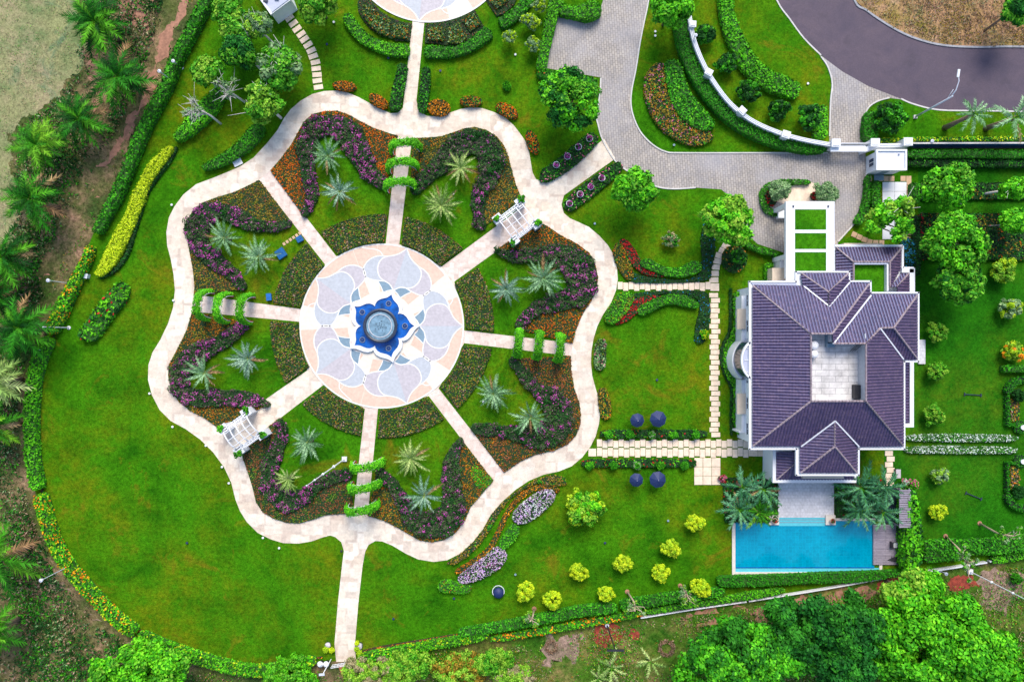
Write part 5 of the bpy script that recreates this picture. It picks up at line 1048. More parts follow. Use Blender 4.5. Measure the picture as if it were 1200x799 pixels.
ball('green shrub on the right lawn level with the blue roof slope', 1101, 389, 1.45, 2.0, 'treeyel', 'loose shrubs on the right lawn', extra=('treemid',), leaf=.18)
ball('dark centred shrub on the right lawn midway down the house', 1101, 435, 1.4, 1.9, 'treeyel', 'loose shrubs on the right lawn', extra=('treemid',), leaf=.17)
ball('rounded shrub just above the white flower rows', 1098, 487, 1.5, 2.0, 'treeyel', 'loose shrubs on the right lawn', extra=('treemid',), leaf=.18)
ball('straggly shrub below the white flower rows', 1104, 558, 1.3, 1.8, 'treeyel', 'loose shrubs on the right lawn', extra=('palegreen',), leaf=.2, per=34)
ball('bright yellow shrub right of the overgrown hedge', 1102, 600, 1.25, 1.7, 'yellow', 'loose shrubs on the right lawn', extra=('lime',), leaf=.17)
ball('small bright tree left of the fire bowl lawn, beside the slab walk', 685, 598, 2.9, 3.4, 'treebright', None, 'small_tree', 'tree', ('treeyel', 'treemid', 'lime'), leaf=.22, per=60)
ball('sparse brown green shrub in the lawn above the upper bed group', 787, 280, 1.3, 1.6, 'palegreen', None, extra=('dryleaf', 'hedge'), leaf=.12, per=30)
YB = [(616, 695, 'leftmost round lime shrub of the lower lawn, right of the fire bowl'), (647.5, 705, 'round lime shrub nearest the first bare tree'), (678, 671.5, 'round lime shrub standing alone between the tree and the bottom row'), (710, 697, 'round lime shrub nearest the hedge between the two bare trees'),
      (730, 661, 'smaller round lime shrub in the middle of the lower lawn'), (788, 644, 'round lime shrub in the second row from the pool'), (775, 673, 'round lime shrub left of the twisted bare tree'), (816, 614, 'round lime shrub highest on the lower lawn, nearest the pool'), (822, 690, 'ragged lime shrub at the hedge beside the twisted bare tree')]
for i, (x, y, lb) in enumerate(YB): ball(lb, x, y, 1.32 if i not in (3, 4) else 1.2, 1.9, 'lime', 'round lime shrubs on the lower lawn', extra=('yellow',), leaf=.16, per=70)
for x, y, lb in [(619, 22, 'pale feathery shrub nearest the diagonal path at top'), (597, 42, 'pale feathery shrub left of the car park row'), (626, 25, 'feathery shrub beside the car park hedge, upper'), (624, 50, 'feathery shrub beside the car park hedge, lower'), (632, 4, 'feathery shrub at the top edge by the car park hedge')]:
    ball(lb, x, y, 1.15, 2.2, 'palegreen', 'feathery shrubs left of the car park', extra=('lime',), leaf=.13, per=36)
for x, y, r, mt, lb in [(852, 72, 1.6, 'hedge', 'dark round shrub between the gate wall and the thick hedge'), (828, 38, 1.5, 'hedge_dark', 'dark loose shrub nearest the second wall pillar'), (915, 127, 1.6, 'hedge_dark', 'dark leafy shrub with a red patch below the thick hedge'), (951, 135, 1.9, 'hedge_dark', 'dark branching shrub left of the square entrance hedge'),
        (1048, 136, 2.3, 'hedge_dark', 'dark branching shrub right of the entrance apron'), (880, 105, 1.7, 'hedge_dark', 'low loose shrub inside the gate lawn near the third pillar'), (594, 100, .6, 'hedge_bright', 'tiny green shrub on the lawn below the upper maroon bed')]:
    ball(lb, x, y, r, r * 1.3, mt, 'shrubs on the upper lawns', extra=('hedge',) if mt != 'hedge' else ('hedge_dark',), leaf=.2, per=40)
# large trees at the bottom
G3 = 'large trees along the bottom'
tree('large_tree', 'big bright green tree filling the lower right corner', 1088, 752, 8, 8.5, ('treebright', 'treebright2'), G3, ry=8.2, rc=1.25, nc=250, leaf=.27, per=150, crown_lower=-.1)
tree('large_tree', 'bright tree at the bottom right edge', 1178, 790, 7, 5.8, ('treebright', 'treebright2'), G3, rc=1.2, nc=120, leaf=.28, per=130, crown_lower=-.1)
tree('large_tree', 'bright crown touching the wall right of the pool', 1070, 700, 7, 4.0, ('treebright', 'treeyel'), G3, rc=1.0, nc=70, leaf=.26, per=120)
tree('large_tree', 'dark green tree between the bright corner tree and the pool wall', 985, 752, 7.5, 6.6, ('treedark', 'treedark', 'treedark2'), G3, ry=6.8, rc=1.2, nc=170, leaf=.27, per=150, crown_lower=-.1)
tree('large_tree', 'dark tree at the bottom centre right', 925, 745, 7, 5.0, ('treedark', 'treedark2'), G3, rc=1.1, nc=100, leaf=.27, per=140)
tree('large_tree', 'mid green tree leftmost of the big trees at the bottom', 862, 772, 7, 8.0, ('treebright2', 'treedark2'), G3, ry=5.6, rc=1.15, nc=170, leaf=.27, per=140, crown_lower=-.1)
tree('large_tree', 'bright green tree over the bottom left boundary hedge', 178, 778, 5, 5.6, ('treebright', 'treebright', 'treemid'), G3, ry=3.2, rc=.9, nc=90, leaf=.25, per=110)
tree('large_tree', 'small bright tree at the bottom edge left of the first one', 128, 795, 5, 3.0, ('treebright', 'treemid'), G3, rc=.85, nc=40, leaf=.25, per=100)
bp = [(340, 792, 4.2, 'treemid', 'hedge_bright'), (432, 790, 4.0, 'treeyel', 'dryleaf'), (480, 780, 3.6, 'treeyel', 'treemid'), (540, 785, 4.2, 'treeyel', 'oliveg'), (578, 775, 3.0, 'treemid', 'treeyel'), (600, 792, 2.8, 'treeyel', 'dryleaf')]
bl = ['dark leafy bush under the bottom boundary left of the gate', 'yellow olive bush at the bottom edge right of the gate', 'ragged olive bush below the bright hedge at bottom', 'bush flecked with orange flowers at bottom centre', 'green bush beside the dry undergrowth at bottom centre', 'yellowish bush at the bottom edge left of the dry clearing']
for (x, y, r, a, b), lb in zip(bp, bl): tree('scrub_bush', lb, x, y, 1.6, r, (a, a, b), 'scrub bushes along the bottom edge', ry=r * .62, rc=.55, leaf=.17, per=70, cat='bush')
ball('dark round bush on the dry grass by the lower right corner', 1193, 679, .8, 1.0, 'hedge', leaf=.13)
tree('leafy_tree', 'dark tree on the dry verge at the top right corner', 1194, 8, 5.5, 2.3, ('treemid', 'treedark'), None, rc=.7, per=110, lean=(1.0, .9))
# bare twisted trees on the lower lawn
def bare(label, base, tip, hgt, sd, leafmat_='treeyel', group='bare frangipani trees', nleaf=26, nb=9):
    b = W(*base, 0); rg = RG(); t_ = thing('frangipani_tree', label, 'tree', (b.x, b.y, 0), group)
    e = W(tip[0], tip[1], hgt); m = b.lerp(e, .5) + Vector((rg.normal() * .3, rg.normal() * .3, hgt * .1)); mb = MB(); mb.tube([b, m, e], [.17, .13, .09], 7); mb.build('trunk', M['tanbark'], t_, True)
    cl = MB(); mb = MB(); any_ = False
    mb2 = MB(); mb2.lathe([(.36, .02), (.3, .1), (.1, .12)], b.x, b.y, 10); mb2.build('soil_ring', M['earth'], t_)
    for k in range(nb):
        a = rg.uniform(0, 6.28); s_ = m.lerp(e, rg.uniform(.2, 1)); L = rg.uniform(.6, 1.5); f = s_ + Vector((math.cos(a) * L, math.sin(a) * L, rg.uniform(.1, .8))); g_ = s_.lerp(f, .55) + Vector((rg.normal() * .2, rg.normal() * .2, .1))
        m_ = MB(); m_.tube([s_, g_, f], [.07, .05, .03], 5); m_.build('limb', M['tanbark'], t_, True)
        clumps(cl, f.x, f.y, f.z, .28, .28, .16, 4, .22, nleaf // 4, .15, rg, (1, 2))
    cl.build('crown', [M['core'], M[leafmat_], M['palegreen']], t_)
bare('small bare twisted tree leaning over the hedge below the leftmost lime shrubs', (626, 713), (621, 728), 3.6, 1)
bare('thin bare tree crossing the hedge in the middle of the lower lawn', (735, 693), (744, 716), 3.8, 2)
bare('wide twisted bare tree beside the ragged lime shrub', (797, 686), (806, 699), 3.6, 3, nb=14)
bare('tall pale trunked tree leaning over the hedge and wall at lower right', (1108, 628), (1136, 665), 5.5, 4, 'treemid', nb=16, nleaf=60)
bare('pale trunked tree leaning off the right edge of the lower lawn', (1148, 613), (1188, 628), 5.5, 5, 'treemid', nb=10, nleaf=50)

# ================================================================== PALMS
G4 = 'feather palms outside the left boundary'
for x, y, h, L, lb, mt in [(112, 26, 5, 5.3, 'large dark palm at the top left corner above the track', 'palmdark'), (138, 90, 5, 5.2, 'dark palm nearest the dark boundary hedge', 'palmdark'), (93, 140, 4.5, 4.6, 'palm on the dry field edge left of the second palm', 'palmdark'), (42, 170, 4.5, 4.4, 'palm with brown gaps on the field edge', 'palmmid'),
                       (36, 233, 5, 4.8, 'bright centred palm below the field corner', 'palmdark'), (4, 302, 5, 4.8, 'palm cut by the left edge above the pale track end', 'palmdark'), (22, 384, 5, 5.0, 'palm left of the two thin white poles', 'palmdark'), (-8, 445, 5, 4.6, 'palm at the left edge whose fronds reach the hedge', 'palmyellow'), (-10, 500, 5, 4.2, 'palm tips at the left edge below the frond palm', 'palmmid'),
                       (0, 652, 5.5, 6.6, 'wide palm with long separate fronds at the lower left edge', 'palmmid'), (-12, 740, 5, 4.8, 'palm fronds at the bottom of the left edge', 'palmmid'), (62, 100, 4, 3.4, 'small dark palm under the larger palms by the field', 'palmdark') if False else (-4, 352, 4, 4.0, 'dark palm at the left edge above the pole palm', 'palmdark')]:
    palm(lb, x, y, h, L, 'feather', mt, 15 if '652' in str(y) else 34, G4, lean=(-.5, .2), trunk=.25)
for x, y, b, lb in [(1141, 134, (1107, 150), 'left blue green palm with a leaning trunk beside the road'), (1190, 138, (1155, 151), 'right blue green palm with a leaning trunk beside the road')]:
    c = W(x, y, 5.5); bb = W(*b, 0); palm(lb, x, y, 5.5, 3.1 if x < 1180 else 3.9, 'trop', 'silver', 17, 'palms beside the road', lean=(c.x - bb.x, c.y - bb.y), trunk=.3)
G5 = 'palms beside the pool terrace'
for x, y, L, lb in [(870, 571, 3.2, 'upper left palm of the cluster left of the terrace'), (894, 573, 3.2, 'palm of the left cluster touching the terrace edge'), (866, 597, 3.0, 'lower left palm of the cluster left of the terrace'), (889, 600, 2.6, 'small yellow tipped palm above the pool coping'),
                   (1009, 571, 3.8, 'largest palm right of the terrace'), (1038, 572, 3.0, 'palm overhanging the slabs right of the terrace'), (1007, 598, 3.0, 'low palm above the pool at right'), (1034, 600, 2.8, 'low palm beside the deck and slabs')]:
    palm(lb, x, y, 2.8, L * 1.22, 'trop', 'palmtrop' if 'yellow' not in lb else 'palmmid', 20, G5, trunk=.2)
for x, y, L, lb in [(716, 782, 3.4, 'yellow green palm lying low at the bottom centre'), (762, 775, 2.6, 'sparse yellow palm beside the ring of dry fronds'), (701, 795, 2.6, 'small palm at the bottom edge below the tee shaped lamp')]:
    palm(lb, x, y, 1.6, L, 'trop', 'palmyellow', 9, 'young palms on the bottom scrub', trunk=.15)
for x, y, r, lb in [(781, 759, 1.3, 'ring of dry brown fronds on the scrub beside the large trees'), (646, 758, 1.0, 'small ring of dry pinkish twigs on the bottom scrub')]:
    c = W(x, y, .1); m_ = MB(); rg = RG(); n = 500; a = rg.uniform(0, 6.28, n); q = r * rg.uniform(.55, 1, n); P = np.column_stack([c.x + q * np.cos(a), c.y + q * np.sin(a), -.05 + rg.uniform(0, .3, n)]); m_.leaves(P, rg.normal(size=(n, 3)) + [0, 0, 1], .18, rg, 0, .25); tag(m_.build('dry_frond_ring', [M['pinkbrown']]), lb, 'dry plants', 'rings of dry plants')

# ================================================================== LAMPS, POLES, GATE
def pole_lamp(label, bx, by, h, r=.06, head=True, group='garden lamps', mat='steelpole'):
    c = W(bx, by, 0); t_ = thing('garden_lamp', label, 'lamp', (c.x, c.y, 0), group)
    m_ = MB(); m_.lathe([(.28, 0), (.28, .1), (.1, .14)], c.x, c.y, 10); m_.build('base', M['white'], t_)
    m_ = MB(); m_.tube([(c.x, c.y, 0), (c.x, c.y, h)], [r, r * .8], 8); m_.build('pole', M[mat], t_)
    if head:
        m_ = MB(); m_.lathe([(.08, h - .1), (.16, h), (.2, h + .2), (.15, h + .36), (.02, h + .4)], c.x, c.y, 12); m_.build('lamp_head', M['white'], t_)
        m_ = MB(); m_.lathe([(.26, h + .34), (.25, h + .4), (.05, h + .48)], c.x, c.y, 12); m_.build('cap', M['steelpole'], t_)
pole_lamp('white globe lamp post leaning left over the lower left boundary hedge', 83, 662, 6)
pole_lamp('plain white pole crossing the left boundary hedge', 81, 384, 5.6, .09, False, 'plain poles on the left boundary')
pole_lamp('short steel pole crossing the hedge at the left', 55, 410, 1.6, .08, False, 'plain poles on the left boundary')
pole_lamp('lamp post with a pale head over the bare ground left of the hedge', 82, 332, 4.4)
pole_lamp('lamp post with white head over the dark boundary hedge at upper left', 203, 96, 3.6)
pole_lamp('lamp post in the dark boundary hedge above the other one', 213, 80, 2.2)
pole_lamp('lamp post on the fence line at upper right', 1083, 170, 1.6)
pole_lamp('lamp post inside the curved gate wall', 809, 52, 2.6)
pole_lamp('small lamp post at the white wall below the deck hedge', 1101, 668, 1.2)
c = W(711, 731, 0); t_ = thing('street_lamp', 'dark lamp post with a tee shaped head over the red soil', 'lamp', (c.x, c.y, 0))
m_ = MB(); m_.tube([(c.x, c.y, 0), (c.x, c.y, 8.5)], [.12, .07], 8); m_.build('pole', M['black'], t_)
m_ = MB(); m_.box(c.x - 1.15, c.y - .14, 8.4, c.x + 1.15, c.y + .14, 8.55); m_.build('lamp_arm', M['black'], t_)
m_ = MB(); m_.lathe([(.3, 0), (.3, .5), (.12, .6)], c.x, c.y, 10); m_.build('base', M['white'], t_)
c = W(1072, 137.5, 0); t_ = thing('street_lamp', 'tall grey street lamp with a long angled arm over the asphalt road', 'lamp', (c.x, c.y, 0), None)
m_ = MB(); m_.tube([(c.x, c.y, 0), (c.x, c.y, 8.6)], [.16, .1], 8); m_.build('pole', M['steelpole'], t_, True)
e = W(1123, 88, 9.3); a = Vector((c.x, c.y, 8.2)); m_ = MB(); m_.tube([a, a.lerp(e, .35) + Vector((.3, -.1, .1)), a.lerp(e, .75) + Vector((.25, -.1, .15)), e], [.09, .08, .07, .06], 6); m_.tube([Vector((c.x, c.y, 7.4)), a.lerp(e, .35)], .05, 5); m_.build('lamp_arm', M['steelpole'], t_, True)
m_ = MB(); m_.beam(e + Vector((-.05, -.3, .05)), e + Vector((.06, .7, .12)), .3, .14); m_.build('lamp_head', M['white'], t_)
m_ = MB(); m_.box(c.x - .25, c.y - .25, 0, c.x + .25, c.y + .25, .25); m_.build('base', M['kerb'], t_)
def mast(label, bx, by, h, group):
    c = W(bx, by, 0); t_ = thing('lightning_mast', label, 'mast', (c.x, c.y, 0), group)
    m_ = MB(); m_.box(c.x - .35, c.y - .35, 0, c.x + .35, c.y + .35, .3); m_.build('base', M['white'], t_)
    zs = [0, h * .33, h * .62, h * .82, h]; rs = [.09, .075, .06, .045]
    for i in range(4):
        m_ = MB(); m_.tube([(c.x, c.y, zs[i]), (c.x, c.y, zs[i + 1])], rs[i], 8); m_.build('pole_section', M['white'], t_)
        m_ = MB(); m_.lathe([(rs[i] * 1.1, zs[i + 1] - .18), (rs[i] * 2.3, zs[i + 1] - .05), (rs[i] * 2.3, zs[i + 1] + .05), (rs[i] * .8, zs[i + 1] + .2)], c.x, c.y, 10); m_.build('joint', M['white'], t_)
mast('tall thin white segmented mast beside the innermost south arch', 404, 537.5, 18.6, 'white masts')
mast('tall thin white mast rising over the lower right corner', 1136, 669, 14, 'white masts')
# small lawn fittings
def spot(label, x, y, mat, r=.17, h=.25, name='garden_spotlight', cat='spotlight', group='small garden spotlights'):
    c = W(x, y, h); t_ = thing(name, label, cat, (c.x, c.y, 0), group)
    m_ = MB(); m_.tube([(c.x, c.y, 0), (c.x, c.y, h * .7)], r * .3, 6); m_.build('stake', M['black'], t_)
    m_ = MB(); m_.lathe([(r * .6, h * .55), (r, h * .8), (r, h), (r * .8, h * 1.05), (.01, h * 1.0)], c.x, c.y, 10); m_.build('lamp_head', M[mat], t_)
for x, y, mt, lb in [(566.5, 471, 'white', 'white globe light between the two palms below the east arches'), (531, 227, 'white', 'white globe light on the edge of the yellow tipped palm'), (201, 240, 'white', 'white path light on the outer left edge of the loop'), (203, 352, 'white', 'path light level with the west arches'), (175, 461, 'white', 'path light at the far left bend of the loop'),
                 (202, 500, 'white', 'path light below the left bend of the loop'), (241, 522, 'white', 'path light opposite the south west pergola'), (260, 547, 'white', 'path light further down the south west bend'), (268, 566, 'white', 'small path light above the bottom left curve'), (219, 636, 'navy', 'dark blue spotlight on the wide lawn'), (308, 630, 'white', 'path light at the bottom left curve of the loop'),
                 (327, 642, 'white', 'pale spotlight on the lawn under the loop'), (400, 645.5, 'black', 'dark spotlight at the left mouth of the south path'), (532, 701, 'navy', 'dark spotlight below the ragged shrub patch'), (461, 725, 'navy', 'dark spotlight right of the south path'), (770, 445, 'navy', 'dark round fitting in the middle lawn'), (391, 26, 'white', 'pale fitting on the lawn near the upper diagonal path'),
                 (383, 52, 'navy', 'dark fitting on the lawn by the stepping stones'), (455, 68, 'navy', 'dark spotlight left of the upper path'), (516, 83, 'navy', 'dark spotlight right of the upper path'), (697, 262, 'teal', 'grey green fitting on the lawn by the loop path'), (783, 610, 'teal', 'round drain cover at the top of the lower lawn'), (709, 636, 'navy', 'small dark fitting in the lower lawn'),
                 (604, 673, 'teal', 'small grey fitting left of the first lime shrub'), (790, 170, 'teal', 'small grey fitting at the tip of the pink crescent'), (947, 98, 'white', 'white round fitting at the tip of the thick hedge'), (768, 37, 'white', 'upper white fitting on the lawn right of the car park'), (768, 42, 'white', 'lower white fitting on the lawn right of the car park'), (848, 601, 'white', 'pale fitting beside the pool corner') if False else (604, 64, 'white', 'white fitting on the lawn left of the car park'),
                 (310, 240, 'navy', 'dark blue fitting in the brown planting above the west arches'), (332, 290, 'navy', 'dark fitting in the speckled planting above the west spoke') if False else (365, 304, 'navy', 'dark blue fitting in the speckled planting by the north west spoke'), (347, 316, 'navy', 'second dark blue fitting in the speckled planting by the north west spoke'), (584, 238, 'navy', 'dark fitting in the golden planting beside the pergola'), (632, 437, 'navy', 'dark fitting in the brown planting below the east arches')]:
    spot(lb, x, y, mt)
# pump boxes
for x, y, w_, h_, r_, lb, nm in [(329, 297, 10, 10, .6, 'large blue pump box half under the silver palm', 'pump_box'), (351, 280, 6.5, 6, .5, 'small blue box beside the north west spoke', 'pump_box'), (315, 348, 5, 7.5, .08, 'light blue box on the lawn above the west spoke', 'pump_box')]:
    c = W(x, y, .5); t_ = thing(nm, lb, 'box', (c.x, c.y, 0), 'blue boxes near the plaza', r_)
    a, b = w_ * S / 2, h_ * S / 2; m_ = MB(); m_.box(-a, -b, 0, a, b, .5); m_.build('body', M['blue'], t_, local=True)
    m_ = MB(); m_.box(-a - .05, -b - .05, .5, a + .05, b + .05, .58); m_.box(-a * .6, -b * .15, .58, a * .6, b * .15, .62); m_.build('lid', M['darkblue'] if w_ > 6 else M['blue'], t_, local=True)
c = W(278, 189.5, .15); t_ = thing('concrete_slab', 'square white slab between the curved hedge and the loop path', 'slab', (c.x, c.y, 0), None, .45); m_ = MB(); m_.box(-.6, -.55, 0, .6, .55, .15); m_.build('block', M['white'], t_, local=True); m_ = MB(); m_.box(-.66, -.61, .15, .66, .61, .2); m_.build('top_plate', M['white'], t_, local=True)
c = W(95, 322, .8); t_ = thing('utility_box', 'white box with pipe between the yellow hedge and the boundary hedge', 'box', (c.x, c.y, 0), None, -.25); m_ = MB(); m_.box(-.85, -.3, 0, .85, .3, .7); m_.build('body', M['white'], t_, local=True); m_ = MB(); m_.box(-.9, -.35, .7, .9, .35, .78); m_.build('lid', M['wall'], t_, local=True)
m_ = MB(); m_.tube([(0, .3, .5), (.2, .9, .5), (.1, 1.8, .4)], .06, 6); m_.build('pipe', M['white'], t_, local=True)
# fallen tools on right lawn
for x, y, a, lb in [(1140, 462.5, -.06, 'dark thin sprinkler bar lying on the right lawn, upper'), (1141, 581, -.38, 'dark thin sprinkler bar lying on the right lawn, lower')]:
    c = W(x, y, .1); t_ = thing('sprinkler_bar', lb, 'sprinkler', (c.x, c.y, 0), 'sprinkler bars on the right lawn', a); m_ = MB(); m_.tube([(-1.3, 0, .12), (1.3, 0, .12)], .07, 6); m_.build('bar', M['fount'], t_, local=True)
    for sx in (-1.2, 1.2): m_ = MB(); m_.tube([(sx, -.25, .1), (sx, .25, .1)], .08, 6); m_.build('foot', M['fount'], t_, local=True)

# gate wall
GW = [(806.5, -30), (807, 0), (808.5, 22), (814, 49), (825, 76), (838.5, 99), (856.6, 122), (879, 140), (906, 153), (938, 163), (975, 170)]
gw = thing('curved_gate_wall', 'long curved white wall with a double rail on top, sweeping from the top edge to the gate', 'wall', W(870, 120, 0))
m_ = MB(); m_.prism(W2(ribbon(GW, 5.0, 4, False), 1.7), 0, 1.7); m_.build('wall_body', M['white'], gw)
gq = smooth(GW, 4, False)
for off in (-1.7, 0, 1.7):
    m_ = MB(); pts = []
    for i, (x, y) in enumerate(gq):
        a = gq[max(i - 1, 0)]; b = gq[min(i + 1, len(gq) - 1)]; l = math.dist(a, b); pts.append(W(x - (b[1] - a[1]) / l * off, y + (b[0] - a[0]) / l * off, 2.1))
    m_.tube(pts, .09, 5); m_.build('rail', M['white'], gw)
m_ = MB(); m_.prism(W2(ribbon(GW, 2.6, 4, False), 1.75), 1.7, 1.74); m_.build('wall_top', M['greyblue'], gw)
for x, y, s_, lb in [(812, 28, 8, 'topmost white square pillar on the curved wall'), (831, 84.5, 8.5, 'second white square pillar down the curved wall'), (870, 129.5, 9, 'third white square pillar down the curved wall'), (921.5, 157.5, 9.5, 'last white square pillar before the gate on the curved wall'), (980, 167.5, 10.5, 'white gate pillar at the left side of the gate'), (1026, 167, 10.5, 'white gate pillar at the right side of the gate'), (1064.5, 166, 10.5, 'white pillar at the corner above the guardhouse')]:
    h_ = 2.6; c = W(x, y, h_); t_ = thing('gate_pillar', lb, 'pillar', (c.x, c.y, 0), 'white pillars of the gate wall', {812: .05, 831: .5, 870: .75, 921.5: .3}.get(x, 0) * -1)
    k = s_ * S / 2 * .97; m_ = MB(); m_.box(-k * .8, -k * .8, 0, k * .8, k * .8, h_ - .2); m_.build('shaft', M['white'], t_, local=True)
    m_ = MB(); m_.box(-k, -k * .9, h_ - .2, k, k * .9, h_); m_.box(-k * .7, -k * .6, h_, k * .7, k * .6, h_ + .08); m_.build('cap', M['white'], t_, local=True)
gt = thing('sliding_gate', 'white sliding gate across the driveway between the gate pillars', 'gate', W(995, 173, 0))
a, b = W(974, 172.5, 0), W(1013, 172.5, 0); m_ = MB(); m_.beam((a.x, a.y, 1.9), (b.x, b.y, 1.9), .14, .12); m_.beam((a.x, a.y, .3), (b.x, b.y, .3), .14, .12); m_.build('gate_frame', M['white'], gt)
for i in range(25): m_ = MB(); x = a.x + (b.x - a.x) * (i + .5) / 25; m_.box(x - .06, a.y - .03, .18, x + .06, a.y + .03, 1.95); m_.build('gate_bar', M['white'], gt)
m_ = MB(); m_.prism([W(973, 171.4, 2)[:2], W(1014, 171.4, 2)[:2], W(1014, 178, 2)[:2], W(973, 178, 2)[:2]], 1.95, 2.12); m_.build('gate_beam', M['wall'], gt)
wl = thing('gate_side_wall', 'short white wall between the right gate pillar and the guardhouse corner', 'wall', W(1045, 170, 0)); m_ = MB(); m_.prism(W2([(1013, 173), (1026, 168.5), (1064, 168), (1064, 172), (1030, 172.5), (1014, 178)], 1.8), 0, 1.8); m_.build('wall_body', M['wall'], wl); m_ = MB(); m_.prism(W2([(1026, 168.8), (1060, 168.3), (1060, 170), (1026, 170.5)], 1.9), 1.8, 1.9); m_.build('coping', M['white'], wl)
fn = thing('boundary_fence', 'dark teal fence with a pale top rail along the upper right boundary', 'fence', W(1130, 170, 0))
m_ = MB(); a, b = W(1069, 168, 1.8), W(1300, 167.5, 1.8); m_.beam((a.x, a.y, 1.85), (b.x, b.y, 1.85), .22, .1); m_.build('top_rail', M['kerb'], fn)
for i in range(24): m_ = MB(); x = a.x + (b.x - a.x) * i / 24; m_.box(x + .02, a.y - .05, 0, x + (b.x - a.x) / 24 - .02, a.y + .02, 1.75); m_.build('fence_panel', M['darkblue'], fn)
m_ = MB(); m_.prism(W2([(1069, 170), (1300, 170), (1300, 174), (1069, 174)]), 0.003, .05); m_.build('footing', M['fount'], fn)

# guardhouse
gh = thing('guardhouse', 'small white flat roofed guardhouse beside the gate', 'building', W(1040, 190, 0))
c0, c1 = W(1026, 175.5, 3.1), W(1062, 200, 3.1); m_ = MB(); m_.box(c0.x + .25, c1.y + .2, 0, c1.x - .25, c0.y - .2, 2.9); m_.build('wall', M['wall'], gh)
m_ = MB(); m_.box(c0.x, c1.y, 2.9, c1.x, c0.y, 3.1); m_.build('roof', M['white'], gh)
for q in ((c0.x, c1.y, c0.x + .25, c0.y), (c1.x - .25, c1.y, c1.x, c0.y), (c0.x + .25, c0.y - .25, c1.x - .25, c0.y), (c0.x + .25, c1.y, c1.x - .25, c1.y + .25)): m_ = MB(); m_.box(q[0], q[1], 3.1, q[2], q[3], 3.32); m_.build('parapet', M['white'], gh)
m_ = MB(); m_.box(c0.x + .19, c1.y + .9, 1.0, c0.x + .248, c0.y - .9, 2.1); m_.build('window', M['glass'], gh)
for k in range(3): m_ = MB(); yk = c1.y + .9 + k * (c0.y - c1.y - 1.8) / 2; m_.box(c0.x + .15, yk - .04, .95, c0.x + .255, yk + .04, 2.15); m_.build('window_frame', M['white'], gh)
m_ = MB(); m_.box(c0.x + 1.6, c1.y + .14, 0, c0.x + 2.6, c1.y + .198, 2.1); m_.build('door', M['teal'], gh)
m_ = MB(); m_.box(c0.x + 1.4, c1.y - .7, 0, c0.x + 2.8, c1.y + .1, .12); m_.build('step', M['teal'], gh)
m_ = MB(); m_.box(c1.x - 1.2, c0.y - .75, 3.12, c1.x - .95, c0.y - .6, 3.3); m_.build('vent', M['greyblue'], gh)
# white building corner, top left
tb = thing('garden_house', 'white building corner cut by the top edge beside the stepping stones', 'building', W(320, 0, 0), None)
cr_ = W2([(304, -2), (318, 17), (341, 0), (330, -30), (296, -30)], 3); m_ = MB(); m_.prism(cr_, 0, 3); m_.build('wall', M['wall'], tb); m_ = MB(); m_.prism(W2([(305, -3), (318, 15), (339, -1), (328, -28), (298, -28)], 3.1), 3, 3.12); m_.build('roof', M['greyblue'], tb)
m_ = MB(); m_.prism(W2([(303, -2.5), (317.5, 18), (319.5, 16.5), (305, -4)], 3.2), 3, 3.3); m_.build('parapet', M['white'], tb)
for q in ((311, 1), (324, -2)): m_ = MB(); p = W(*q, 3.3); m_.box(p.x - .3, p.y - .2, 3.1, p.x + .3, p.y + .2, 3.4); m_.build('vent', M['fount'], tb)
# gate at the bottom
bg_ = thing('garden_gate', 'low white garden gate across the foot of the south path', 'gate', W(405, 775, 0)); a, b = W(390, 778, 0), W(418, 773.5, 0)
for z in (.25, .75, 1.2): m_ = MB(); m_.beam((a.x, a.y, z), (b.x, b.y, z), .08, .07); m_.build('gate_rail', M['white'], bg_)
for i in range(9): m_ = MB(); p = a.lerp(b, i / 8); m_.tube([(p.x, p.y, 0), (p.x, p.y, 1.2)], .04, 5); m_.build('gate_bar', M['white'], bg_)
sheet('entry_ramp', W2([(396, 780), (418, 776), (420, 784), (412, 796), (403, 796)]), .01, M['rust'], thick=.11)
for x, y, r, mt, lb in [(384, 756, .42, 'lav', 'greyish boulder left of the gate end of the south path'), (421, 757, .5, 'lav', 'large grey boulder right of the gate end of the south path')]:
    c = W(x, y, .3); t_ = thing('boulder', lb, 'boulder', (c.x, c.y, 0), 'boulders by the garden gate'); bm = bmesh.new(); bmesh.ops.create_icosphere(bm, subdivisions=2, radius=r)
    for v in bm.verts: v.co *= rnd.uniform(.88, 1.1); v.co.z = v.co.z * .7 + r * .5
    me = bpy.data.meshes.new('rock'); bm.to_mesh(me); bm.free(); me.materials.append(M[mt]); o = bpy.data.objects.new('rock', me); C.objects.link(o); o.parent = t_
    m_ = MB(); m_.lathe([(r * 1.1, .0), (r * .9, .06)], 0, 0, 10); m_.build('moss_ring', M['core'], t_, local=True)
for x, y, r, mt, lb in [(381, 762, .45, 'lime', 'small olive ball plant left of the gate path'), (388, 762, .42, 'yellow', 'small yellow ball plant left of the gate path'), (418, 754, .38, 'yellow', 'small yellow ball plant right of the gate path, upper'), (418, 761, .38, 'lime', 'small pale ball plant right of the gate path'), (421, 766, .42, 'lime', 'small green ball plant nearest the gate, right side')]:
    ball(lb, x, y, r, .8, mt, 'ball plants by the garden gate', leaf=.09, per=40)
lt = thing('leaning_lamp', 'bent white lamp post among dark bins left of the garden gate', 'lamp', W(387, 772, 0)); a = W(388, 772, 0); e = W(378, 790, 3.2); m_ = MB(); m_.tube([a, a.lerp(e, .5) + Vector((0, 0, .3)), e], .07, 6); m_.build('pole', M['white'], lt); m_ = MB(); m_.beam(e + Vector((-.5, .0, .1)), e + Vector((.3, .05, .1)), .3, .12); m_.build('lamp_head', M['steelpole'], lt)
